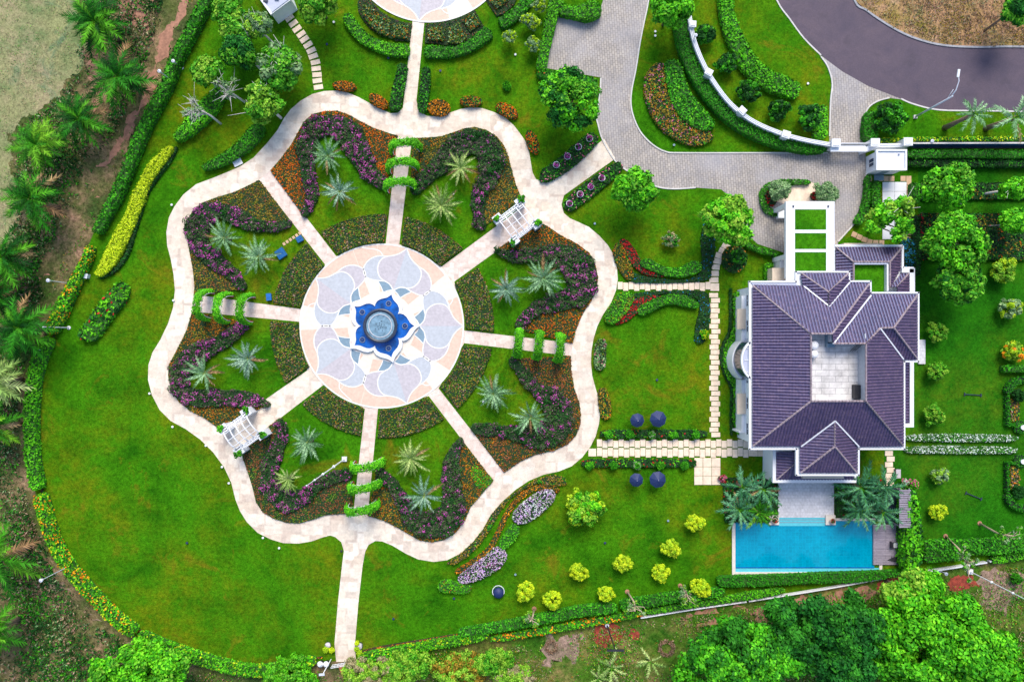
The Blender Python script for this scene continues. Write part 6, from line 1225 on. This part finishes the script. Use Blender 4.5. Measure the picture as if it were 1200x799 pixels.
for x, lb in ((375, 'left dark bin with a white lid beside the bent lamp'), (382, 'right dark bin with a white lid beside the bent lamp')):
    c = W(x, 779, 1); t_ = thing('rubbish_bin', lb, 'bin', (c.x, c.y, 0), 'dark bins by the garden gate'); m_ = MB(); m_.lathe([(.3, 0), (.38, .9), (.42, .95)], c.x, c.y, 14); m_.build('body', M['black'], t_); m_ = MB(); m_.lathe([(.44, .95), (.3, 1.05), (.2, 1.3), (.01, 1.35)], c.x, c.y + .1, 14); m_.build('lid', M['white'], t_)

# ================================================================== HOUSE
house = thing('villa', 'large white villa with dark purple brown hipped tile roofs round an open roof terrace', 'house', W(968, 430, 0))
PITCH = .555
CAM = Vector((0, 0, H))
class Plane:
    """roof plane rising in direction d (world 2D) from the eave line through a photo point at height ze"""
    def __init__(s, d, px, py, ze, pitch=PITCH):
        s.d = Vector((d[0], d[1], 0)).normalized(); s.p = W(px, py, ze); s.ze = ze; s.pitch = pitch
        s.n = Vector((-s.d.x * pitch, -s.d.y * pitch, 1)).normalized()
    def hit(s, px, py):
        r = W(px, py, 0) - CAM; t = (s.p - CAM).dot(s.n) / r.dot(s.n); return CAM + r * t
    def slope(s, polys, name='roof_slope', pitch_u=.42, row=.40):
        """corrugated tiles clipped to convex polygons given in photo pixels"""
        U = Vector((0, 0, 1)).cross(s.d).normalized() * -1            # across
        Vv = (s.d + Vector((0, 0, s.pitch))).normalized(); Nn = U.cross(Vv).normalized()
        if Nn.z < 0: U = -U; Nn = U.cross(Vv).normalized()
        out = MB(); base = MB()
        for poly in polys:
            P3 = [s.hit(*q) for q in poly]; p2 = [((q - s.p).dot(U), (q - s.p).dot(Vv)) for q in P3]; p2 = ccw(p2)
            base.add([tuple(s.p + U * a + Vv * b - Nn * .02) for a, b in p2], [tuple(range(len(p2)))])
            u0, u1 = min(q[0] for q in p2), max(q[0] for q in p2); v0, v1 = min(q[1] for q in p2), max(q[1] for q in p2)
            bm = bmesh.new(); i0, i1 = math.floor(u0 / pitch_u), math.ceil(u1 / pitch_u); j0, j1 = math.floor(v0 / row), math.ceil(v1 / row)
            prof = [(0, 0), (.08, .07), (.21, .10), (.33, .06), (.36, -.04), (.42, -.04)]
            for j in range(j0, j1):
                for i in range(i0, i1):
                    dz = rnd.uniform(0, .012)
                    vs = []
                    for (du, h_) in prof:
                        x = i * pitch_u + du * pitch_u / .42
                        vs.append((bm.verts.new((x, j * row, h_ + .05 + dz)), bm.verts.new((x, (j + 1) * row, h_ + dz * .5))))
                    for a, b in zip(vs, vs[1:]): bm.faces.new((a[0], b[0], b[1], a[1]))
            for a, b in zip(p2, p2[1:] + p2[:1]):
                nrm = Vector((b[1] - a[1], -(b[0] - a[0]), 0))
                if nrm.length < 1e-6: continue
                bmesh.ops.bisect_plane(bm, geom=bm.verts[:] + bm.edges[:] + bm.faces[:], plane_co=(a[0], a[1], 0), plane_no=nrm.normalized(), clear_outer=True)
            bm.verts.index_update(); V = [tuple(s.p + U * v.co.x + Vv * v.co.y + Nn * v.co.z) for v in bm.verts]; F = [tuple(v.index for v in f.verts) for f in bm.faces]; bm.free()
            if F: out.add(V, F)
        b_ = base.build(name, M['fount'], house); o = out.build('roof_tiles', M['tile'], b_); o['kind'] = 'stuff'
        return s
def ridge(a, b, r=.13, mat='ridge'):
    m_ = MB(); a, b = Vector(a), Vector(b); n = max(2, int((b - a).length / .45)); pts = [a.lerp(b, i / n) + Vector((0, 0, .08)) for i in range(n + 1)]
    for p, q in zip(pts, pts[1:]): m_.tube([p + Vector((0, 0, .03)), q], [r * 1.15, r * .9], 6, cap=False)
    return m_.build('ridge_cap', M[mat], house)
ZE = 7.0
Wst = Plane((1, 0), 881, 430, ZE); Nth = Plane((0, -1), 900, 333, ZE); Sth = Plane((0, 1), 950, 524, ZE); Est = Plane((-1, 0), 1059, 480, ZE)
Wst.slope([[(882, 335), (882, 522), (950, 470), (950, 391)]])
Nth.slope([[(883, 334), (941, 335), (971, 359), (971, 391), (950, 391)], [(971, 359), (995, 331), (1018, 332), (975, 391), (971, 391)]])
Sth.slope([[(883, 522.5), (950, 470), (978, 470), (978, 493), (938, 522.5)], [(978, 470), (1015, 470), (1058, 522.5), (1006, 523), (978, 493)]])
N2 = Plane((0, -1), 1050, 345.5, ZE); N2.slope([[(1020, 345), (1074, 345.5), (1047, 384), (1031, 384.5)], [(1020, 345), (1031, 384.5), (1015, 402.5), (976, 402.5)]])
E1 = Plane((-1, 0), 1019.5, 338, ZE); E1.slope([[(1018.5, 332.5), (1019.5, 346), (976, 402), (975, 391)]])
Ew = Plane((-1, 0), 1075, 400, ZE); Ew.slope([[(1074.5, 346), (1074.5, 420.5), (1047, 384)]])
Sw = Plane((0, 1), 1060, 421.5, ZE); Sw.slope([[(1031, 384.5), (1047, 384), (1074, 421), (1058, 421)]])
Est.slope([[(1031, 385), (1058, 421), (1058.5, 522), (1014.5, 470), (1014.5, 402.5)]])
# north dormer gable
ND = Plane((0, -1), 965, 320, ZE); ND.slope([[(939, 320.5), (993, 320.5), (971, 342.6)]])
NW = Plane((1, 0), 937, 330, ZE); NW.slope([[(938, 321), (971, 342.6), (971, 359), (941, 335)]])
NE = Plane((-1, 0), 994, 330, ZE); NE.slope([[(993.5, 321), (995, 330.5), (971, 359), (971, 342.6)]])
# south wing gable
SW_ = Plane((1, 0), 937, 540, ZE); SW_.slope([[(937.5, 521), (978, 492.5), (978, 523), (937.5, 553.5)]])
SE_ = Plane((-1, 0), 1004, 540, ZE); SE_.slope([[(1004, 523), (1004, 553.5), (978, 523), (978, 492.5)]])
SS_ = Plane((0, 1), 970, 554, ZE); SS_.slope([[(938.5, 553.5), (978, 523), (1003.5, 553.5)]])
h_ = lambda pl, x, y: pl.hit(x, y)
for a, b in [((Wst, 882, 335), (Wst, 950, 391)), ((Wst, 882, 522.5), (Wst, 950, 470)), ((Wst, 950, 391), (Wst, 950, 470)), ((Sth, 950, 470), (Sth, 1015, 470)), ((Est, 1014.5, 470), (Est, 1058, 522)), ((Est, 1014.5, 402.5), (Est, 1014.5, 470)), ((Nth, 950, 391), (Nth, 975, 391)), ((Nth, 1018, 333), (Nth, 975, 391)),
             ((N2, 976, 402.5), (N2, 1015, 402.5)), ((N2, 1015, 402.5), (N2, 1031, 384.5)), ((N2, 1031, 384.5), (N2, 1047, 384)), ((Ew, 1074.5, 346), (Ew, 1047, 384)), ((Ew, 1074.5, 420.5), (Ew, 1047, 384)), ((ND, 939, 320.5), (ND, 971, 342.6)), ((ND, 993.5, 320.5), (ND, 971, 342.6)), ((NW, 971, 342.6), (NW, 971, 359)),
             ((SW_, 978, 492.5), (SW_, 978, 523)), ((SS_, 938, 553.5), (SS_, 978, 523)), ((SS_, 1003.5, 553.5), (SS_, 978, 523))]:
    ridge(h_(*a), h_(*b))
for a, b in [((Nth, 941, 335), (Nth, 971, 359)), ((Nth, 995, 331), (Nth, 971, 359)), ((N2, 1020, 346), (N2, 976, 402.5)), ((Sth, 938, 523), (Sth, 978, 493)), ((Sth, 1006, 523), (Sth, 978, 493)), ((Est, 1031, 385), (Est, 1058, 421))]:
    m_ = MB(); m_.beam(h_(*a) + Vector((0, 0, .24)), h_(*b) + Vector((0, 0, .24)), .17, .2); m_.build('valley_flashing', M['white'], house)
EAVE = [(878.6, 330), (933, 330), (933, 318.5), (995.5, 318.5), (995.5, 329.5), (1020.5, 329.5), (1020.5, 343), (1076.5, 343), (1076.5, 423.5), (1060, 423.5), (1060, 526), (1006.5, 526), (1006.5, 556.5), (933.5, 556.5), (933.5, 526), (878.6, 526)]
ev = [Vector(W(x, y, ZE)) for x, y in EAVE]
m_ = MB(); m_.prism([v[:2] for v in ev], ZE - .35, ZE - .2, bottom=True); m_.build('soffit', M['wall'], house)
for a, b in zip(ev, ev[1:] + ev[:1]):
    d = (b - a).normalized() * .09; m_ = MB(); m_.beam(a - d + Vector((0, 0, .0)), b + d + Vector((0, 0, .0)), .22, .34); m_.build('gutter', M['white'], house)
    nrm = Vector((0, 0, 1)).cross(b - a).normalized() * .22; nrm = nrm if True else nrm
# gutter bed behind the north west eave
m_ = MB(); m_.prism(W2([(880, 331), (932, 331), (936, 335), (884, 335)], ZE), ZE - .19, ZE - .08); m_.build('box_gutter', M['greyblue'], house)
# roof terrace in the middle
DZ = 8.6
tl = W(950, 391, 10.5); k_ = (H - 10.5) / (H - DZ)
x0, y1, x1, y0 = tl.x, tl.y, W(1014, 470, 10.5).x, W(1014, 470, 10.5).y
m_ = MB(); m_.box(x0 - .1, y0 - .1, DZ - .2, x1 + .1, y1 + .1, DZ - .02); m_.build('terrace_floor', M['fount'], house)
xa, yb = W(974.5, 402, 10.5)[:2]
xs = [0, .26, .52, .76, 1]; nr = 11
for r_ in range(nr):
    off = (r_ % 2) * .12
    cs = [0] + [c_ + off - .06 for c_ in xs[1:-1]] + [1]
    for a, b in zip(cs, cs[1:]):
        m_ = MB(); yy0, yy1 = y0 + (y1 - y0) * r_ / nr, y0 + (y1 - y0) * (r_ + 1) / nr; z = DZ + rnd.uniform(0, .015)
        m_.box(x0 + (x1 - x0) * a + .015, yy0 + .015, DZ - .02, x0 + (x1 - x0) * b - .015, yy1 - .015, z); m_.build('floor_slab', M['roofdeck'], house)
for q in [(x1 - .02, y0, x1 + .12, y1), (x0 - .12, y0, x0 + .02, y1), (x0, y0 - .12, x1, y0 + .02), (x0, y1 - .02, xa, y1 + .12), (xa, yb, xa + .14, y1), (xa, yb, x1, yb + .14)]:
    m_ = MB(); m_.box(q[0], q[1], DZ - .1, q[2], q[3], 10.42); m_.build('terrace_wall', M['pale'], house)
wt = W(1000, 460, DZ)
for (x, y, r) in ((955, 404.5, .55), (955, 415, .5)): p = W(x, y, DZ + 1.1); m_ = MB(); m_.lathe([(r, DZ), (r, DZ + 1.0), (r * .6, DZ + 1.15), (.01, DZ + 1.2)], p.x, p.y, 20); m_.build('water_tank', M['white'], house)
for q in ((974, 398, .5, 1.0), (1006, 459, .5, .9)): p = W(q[0], q[1], DZ + .8); m_ = MB(); m_.box(p.x - q[2], p.y - q[3], DZ, p.x + q[2], p.y + q[3], DZ + .8); m_.build('roof_unit', M['teal'] if q[0] < 1000 else M['black'], house)
for i in range(3): p = W(1001 + i * 2.5, 407, 9.6); m_ = MB(); m_.tube([(p.x, p.y - .5, DZ), (p.x + .3, p.y + .4, 9.9)], .05, 5); m_.build('pipe', M['black'], house)
# walls with openings
def inset(poly, d):
    p = ccw([v[:2] for v in poly]); out = []; n = len(p)
    for i in range(n):
        a, b, c_ = Vector(p[i - 1]), Vector(p[i]), Vector(p[(i + 1) % n]); e1 = (b - a).normalized(); e2 = (c_ - b).normalized(); n1 = Vector((-e1.y, e1.x)); n2 = Vector((-e2.y, e2.x))
        out.append(tuple(b + (n1 + n2) * d))
    return out
ip = inset(ev, .62); m_ = MB(); m_.prism(ip, 0, ZE - .34, top=False); m_.build('wall', M['wall'], house)
ipc = ccw(ip); n = len(ipc)
for i in range(n):
    a, b = Vector(ipc[i]), Vector(ipc[(i + 1) % n]); L_ = (b - a).length
    if L_ < 3: continue
    e = (b - a).normalized(); nn = Vector((e.y, -e.x)); cnt = max(1, int(L_ / 3.2))
    for k in range(cnt):
        for z0 in (1.0, 4.1):
            c_ = a + e * L_ * (k + .5) / cnt; m_ = MB()
            def q3(u, w_, z): v = c_ + e * u + nn * w_; return (v.x, v.y, z)
            m_.add([q3(-.75, .03, z0), q3(.75, .03, z0), q3(.75, .03, z0 + 1.6), q3(-.75, .03, z0 + 1.6)], [(0, 1, 2, 3)]); w__ = m_.build('window', M['glass'], house)
            m_ = MB()
            for A_, B_ in ((q3(-.85, .06, z0), q3(.85, .06, z0)), (q3(-.85, .06, z0 + 1.7), q3(.85, .06, z0 + 1.7))): m_.beam(A_, B_, .12, .12)
            for u in (-.8, 0, .8): m_.tube([q3(u, .06, z0), q3(u, .06, z0 + 1.65)], .05, 4)
            m_.build('frame', M['white'], w__)
# low wings ------------------------------------------------------------------
def flatroof(pts, z0, z1, mat='white', name='flat_roof', th=None):
    m_ = MB(); m_.prism(W2(pts, z1), z0, z1, bottom=True); return m_.build(name, M[mat], house)
PZ = 5.2
# porch (porte cochere): white frame with three turf panels
fr = [(921, 236), (978, 236), (978, 330), (921, 330)]
m_ = MB(); m_.prism(W2([(921, 236), (978, 236), (978, 326), (921, 326)], PZ), PZ - .6, PZ - .1, bottom=True); m_.build('porch_roof', M['wall'], house)
def bar(x0, y0, x1, y1, z1=PZ, z0=PZ - .1, name='porch_beam', mat='white'):
    m_ = MB(); m_.prism(W2([(x0, y0), (x1, y0), (x1, y1), (x0, y1)], z1), z0, z1); return m_.build(name, M[mat], house)
bar(921, 236, 978, 240.5); bar(924, 240.5, 975, 245.4, PZ - .04); bar(921, 240.5, 923.8, 332); bar(975.2, 240.5, 978, 317)
bar(923.8, 245.4, 931.6, 332, PZ - .04); bar(968.2, 245.4, 975.2, 318, PZ - .04); bar(931.6, 269.3, 968.2, 273.2, PZ - .04); bar(931.6, 292, 968.2, 295.5, PZ - .04)
for y0_, y1_ in ((245.4, 269.3), (273.2, 292), (295.5, 318)):
    bar(931.6, y0_, 968.2, y1_, PZ - .08, PZ - .1, 'turf_panel', 'roofgrass')
for x_ in (929, 970): bar(x_, 241, x_ + 1.6, 243, PZ + .06, PZ - .04, 'roof_drain', 'fount')
for x_, y_ in ((924, 240), (975, 240), (924, 300), (975, 290)):
    p = W(x_, y_, PZ); m_ = MB(); m_.box(p.x - .3, p.y - .3, 0, p.x + .3, p.y + .3, PZ - .6); m_.build('porch_column', M['white'], house)
p = W(918, 250.5, .9); m_ = MB(); m_.box(p.x - .75, p.y - .6, 0, p.x + .9, p.y + .6, .9); m_.build('entrance_pier', M['wall'], house)
flatroof([(905, 314), (921, 314), (921, 330), (905, 330)], 0, 2.8, 'beige', 'side_terrace'); flatroof([(914, 304), (921, 304), (921, 314), (914, 314)], 0, 2.6, 'white', 'side_block')
# north east low ring
LZ = 4.0
LN = Plane((0, -1), 1010, 290, LZ); LN.slope([[(979.5, 290), (1056, 290), (1043, 307), (1000, 307)]])
LW = Plane((1, 0), 979.5, 305, LZ); LW.slope([[(979.5, 291), (1000, 307), (1000, 330), (979.5, 318)]])
LE = Plane((-1, 0), 1056, 305, LZ); LE.slope([[(1055.5, 290.5), (1055, 315), (1043, 338), (1042.5, 307)]])
ridge(h_(LN, 980, 290.5), h_(LN, 1000, 307)); ridge(h_(LN, 1056, 290.5), h_(LN, 1042.5, 307)); ridge(h_(LN, 1000, 307), h_(LN, 1042.5, 307)); ridge(h_(LW, 1000, 307), h_(LW, 1000, 329)); ridge(h_(LE, 1042.5, 307), h_(LE, 1042.5, 336))
lo = [(978.5, 288), (1058, 288), (1058, 314), (1071, 314), (1071, 345), (1000, 345), (978.5, 330)]
m_ = MB(); m_.prism(W2(lo, LZ), 0, LZ - .2); m_.build('low_wall', M['wall'], house)
lv = [W(x, y, LZ + .05) for x, y in lo[:5]]
for a, b in zip(lv, lv[1:]): m_ = MB(); m_.beam(a, b, .3, .3); m_.build('gutter', M['white'], house)
zt = 5.0; fl = [(1001.5, 309.5), (1039.5, 309.5), (1039.5, 343), (1001.5, 343)]
m_ = MB(); m_.prism(W2(fl, 4.6), 3.9, 4.6); m_.build('roof_lawn', M['roofgrass'], house)
bar(1001, 308, 1041, 309.8, 5.3, 4.0, 'lawn_parapet', 'greyblue'); bar(1039.3, 309.8, 1041.3, 341, 5.3, 4.0, 'lawn_parapet', 'white')
LG_ = Plane((0, -1), 1060, 320, LZ); LGE = Plane((-1, 0), 1067, 330, LZ)
LG_.slope([[(1056, 320.5), (1064.5, 320.5), (1051, 336.5), (1043.5, 336.5)]]); LGE.slope([[(1065, 321), (1066, 343), (1051, 343), (1051, 336.5)]]); ridge(h_(LG_, 1064.5, 320.5), h_(LG_, 1051, 336.5))
bar(1066, 315, 1071, 343, 4.3, 3.8, 'flat_coping'); bar(1057, 314, 1071, 319.5, 4.3, 3.8, 'flat_coping')
bar(989, 285, 1034, 288, 3.0, 0, 'north_ledge', 'beige')
# east strip
bar(1061, 424, 1066.3, 497, 4.1, 0, 'side_wing', 'tile'); 
ES = Plane((-1, 0), 1066.5, 460, 4.2, .3); ES.slope([[(1060.5, 424), (1066.5, 424), (1066.5, 496), (1060.5, 496)]])
bar(1066.2, 424, 1071, 500.5, 4.5, 0, 'side_coping'); bar(1059, 496, 1066.2, 500.5, 4.5, 0, 'side_coping')
bar(1076.6, 398, 1084.5, 426.5, .3, 0, 'side_step', 'terrace')
# south west low roof
SZ = 4.0
s1 = Plane((1, 0), 909.5, 545, SZ); s1.slope([[(910, 529), (910, 561.5), (934, 541), (934, 529)]])
s2 = Plane((0, 1), 930, 562, SZ); s2.slope([[(910, 561.5), (1000, 561.5), (1000, 555), (934, 541)]])
ridge(h_(s1, 910, 561.5), h_(s1, 934, 541), .1)
m_ = MB(); m_.prism(W2([(906, 527), (1003, 527), (1003, 565), (906, 565)], SZ), 0, SZ - .15, top=True); m_.build('low_wall', M['wall'], house)
bar(905.5, 526, 909.3, 565.5, SZ + .1, SZ - .14, 'gutter'); bar(909.3, 561.8, 1003.5, 565.5, SZ + .1, SZ - .14, 'gutter'); bar(999.8, 556, 1003.5, 561.8, SZ + .1, SZ - .14, 'gutter')
bar(941, 558, 989, 560.6, 5.0, 4.2, 'balcony', 'beige'); bar(903, 528, 905.3, 560, 3, 0, 'side_pier', 'greyblue')
# west side: ledges, canopies, curved bay
bar(869, 347, 879, 400, 3.4, 0, 'west_ledge'); bar(869, 445, 879, 506, 3.4, 0, 'west_ledge')
bar(864, 362, 879, 385.5, 3.75, 3.42, 'canopy', 'beige'); bar(864, 461, 879, 485, 3.75, 3.42, 'canopy', 'beige')
bar(866, 505, 880, 507, 3.5, 0, 'west_ledge')
bc = (885.0, 422.0)
def ringpoly(r0, r1, cx, cy, a0=128, a1=232, n=20, sy=1.0):
    o_ = [(cx + r1 * math.cos(math.radians(a0 + (a1 - a0) * i / n)), cy - r1 * sy * math.sin(math.radians(a0 + (a1 - a0) * i / n))) for i in range(n + 1)]
    i_ = [(cx + r0 * math.cos(math.radians(a1 - (a1 - a0) * i / n)), cy - r0 * sy * math.sin(math.radians(a1 - (a1 - a0) * i / n))) for i in range(n + 1)]
    return o_ + i_
m_ = MB(); m_.prism(W2(ringpoly(24.5, 28, 886, 422), 3.6), 0, 3.6); m_.build('bay_parapet', M['white'], house)
m_ = MB(); m_.prism(W2(ringpoly(16, 24.4, 886, 422), 1.2), 0, 1.2); m_.build('bay_floor', M['fount'], house)
m_ = MB(); m_.prism(W2(ringpoly(20.4, 22.1, 891, 422, 120, 240, sy=1.15), 7.0), 0, 6.6); m_.build('bay_window', M['glass'], house)
m_ = MB(); m_.prism(W2(ringpoly(20.5, 22.5, 891, 422, 120, 240, sy=1.15), 7.0), 6.6, 7.0, bottom=True); m_.build('bay_rim', M['white'], house)
m_ = MB(); m_.prism(W2([(883, 396)] + ringpoly(0, 20.4, 891, 422, 120, 240, sy=1.15)[:21] + [(883, 448)], 6.7), 0, 6.7); m_.build('bay_roof', M['greyblue'], house)
for yk in (408, 422, 436): m_ = MB(); m_.beam(W(872.5 if yk == 422 else 875, yk, 6.78), W(880, yk, 6.78), .1, .06); m_.build('bay_joint', M['white'], house)

# ================================================================== POOL
terr = sheet('terrace', W2([(902, 563), (977, 563), (977, 606), (902, 606)]), .11, M['terrace'], thick=.12)
pool = struct_empty('pool', W(945, 640, 0))
def pb(x0, y0, x1, y1, z1, z0, mat, name): m_ = MB(); m_.prism(W2([(x0, y0), (x1, y0), (x1, y1), (x0, y1)], z1), z0, z1); return m_.build(name, M[mat], pool)
pb(858, 607, 861.8, 673.5, .14, -.1, 'coping', 'pool_coping'); pb(861.8, 607, 902, 610, .14, -.1, 'coping', 'pool_coping'); pb(980, 607, 1033, 610, .14, -.1, 'coping', 'pool_coping')
pb(861.8, 670, 1034, 673.5, .14, -.1, 'coping', 'pool_coping'); pb(1030.5, 660, 1034, 670, .14, -.1, 'coping', 'pool_coping')
pb(861.8, 610, 1024.5, 665, .045, -.2, 'water', 'pool_water'); pb(861.8, 665.2, 1030.4, 669.8, .02, -.2, 'water_lt', 'overflow_channel')
pb(861.8, 664.3, 1024.5, 665.3, .10, -.1, 'basin', 'pool_edge')
pb(913, 604.5, 967.5, 616, .06, -.1, 'water_lt', 'pool_step')
for i in range(3): pb(913.2, 605 + i * 3.2, 967.3, 606 + i * 3.2, .068 , .05, 'teal', 'step_edge')
for x0_ in (901.5, 967.8):
    pb(x0_, 603.5, x0_ + 11.6, 614.8, .35, 0, 'coping', 'pool_pier')
    c = W(x0_ + (7.5 if x0_ < 950 else 9.3) - .5, 610.5, .9); t_ = thing('pool_urn', ('left' if x0_ < 950 else 'right') + ' dark red planted pot on the pool pier below the terrace', 'planter', (c.x, c.y, .35), 'pots on the pool piers')
    m_ = MB(); m_.lathe([(.18, 0), (.32, .3), (.4, .45), (.34, .45), (.3, .4)], 0, 0, 16); m_.build('pot', M['brown_slab'], t_, True, local=True)
    m_ = MB(); clumps(m_, 0, 0, .45, .26, .26, .15, 8, .12, 26, .07, RG(), (1, 2)); m_.build('plant', [M['core'], M['red'], M['purpledark']], t_, local=True)
dk = struct_empty('pool_deck', W(1040, 638, 0))
for i in range(18):
    m_ = MB(); y_ = 614.5 + i * 2.62; a, b = W(1023.5, y_ + 2.45, .3), W(1058.5, y_, .3); m_.box(a.x, a.y, .02, b.x, b.y, .3); m_.build('deck_board', M['deck'], dk)
# timber pergola roof beside the deck
tp = thing('timber_pergola', 'brown slatted timber shade between the stepping slabs and the overgrown hedge', 'pergola', W(1058, 595, 0))
a, b = W(1054, 618, 2.6), W(1067.5, 573, 2.6)
ns_ = 17
for i in range(ns_): m_ = MB(); y_ = a.y + (b.y - a.y) * i / ns_; m_.box(a.x, y_, 2.5, b.x, y_ + (b.y - a.y) / ns_ * .74, 2.6); m_.build('slat', M['deck'], tp)
for x_ in (a.x + .1, b.x - .25): m_ = MB(); m_.box(x_, a.y - .1, 2.3, x_ + .15, b.y + .1, 2.49); m_.build('beam', M['deck'], tp)
for x_ in (a.x + .1, b.x - .25):
    for y_ in (a.y + .1, b.y - .2): m_ = MB(); m_.box(x_, y_, 0, x_ + .15, y_ + .15, 2.3); m_.build('post', M['deck'], tp)
m_ = MB(); m_.box(a.x - .8, a.y, 0.03, b.x - .1, b.y, .22); m_.build('floor', M['fount'], tp)
c = W(1049.5, 638.5, .8); t_ = thing('deck_chair', 'pale blue cushioned low chair on the timber deck', 'chair', (c.x, c.y, .3))
m_ = MB(); m_.box(-.45, -.4, .25, .5, .4, .42); m_.build('seat_cushion', M['pale'], t_, local=True); m_ = MB(); m_.box(-.62, -.45, .1, -.45, .45, .8); m_.build('backrest', M['black'], t_, local=True)
for sx in (-.5, .42):
    for sy in (-.38, .3): m_ = MB(); m_.box(sx, sy, 0, sx + .08, sy + .08, .25); m_.build('leg', M['black'], t_, local=True)
for sy in (-.45, .38): m_ = MB(); m_.box(-.45, sy, .5, .45, sy + .07, .56); m_.build('armrest', M['black'], t_, local=True)
c = W(1050, 655, .5); t_ = thing('sun_lounger', 'dark folded lounger at the lower edge of the timber deck', 'lounger', (c.x, c.y, .3), None, -.15)
m_ = MB(); m_.add([(-1.1, -.28, .1), (-.4, .3, .25), (.95, .3, .3), (1.0, -.2, .3), (-.2, -.25, .28)], [(0, 4, 1), (4, 3, 2, 1)]); m_.build('sling', M['black'], t_, local=True)
m_ = MB(); m_.tube([(-1.1, -.28, .12), (1.0, -.25, .32)], .04, 5); m_.tube([(-.4, .3, .27), (1.0, .3, .32)], .04, 5); m_.build('frame', M['black'], t_, local=True)
for sx in (-.6, .8):
    m_ = MB(); m_.tube([(sx, -.2, 0), (sx, .25, 0), (sx, .25, .28)], .03, 5); m_.build('leg', M['black'], t_, local=True)
# pots and boxes near the slabs
for x, y, r, mt, lb in [(1062, 565, .5, 'pink', 'pale pot of pink flowers at the top of the timber shade'), (1072.5, 566.5, .75, 'pink', 'bright pink flowering bush at the top of the overgrown hedge')]:
    ball(lb, x, y, r, 1.2, mt, 'pink flowers by the timber shade', extra=('hedge_bright',) if r > .6 else ('whitefl', 'palegreen'), leaf=.11)
c = W(1053, 555, .8); t_ = thing('storage_box', 'dark storage box beside the stepping slabs at the house corner', 'box', (c.x, c.y, 0)); m_ = MB(); m_.box(-.3, -.6, 0, .3, .6, .7); m_.build('body', M['fount'], t_, local=True); m_ = MB(); m_.box(-.34, -.64, .7, .34, .64, .78); m_.build('lid', M['lav'], t_, local=True)
ball('small red leaved plant beside the paved corner left of the pool palms', 848, 561, .6, .8, 'red', extra=('pink', 'hedge_dark'), leaf=.12)
ball('pot plant at the foot of the lower bed group', 826, 392, .7, .9, 'hedge_bright', extra=('yellow',), leaf=.16)
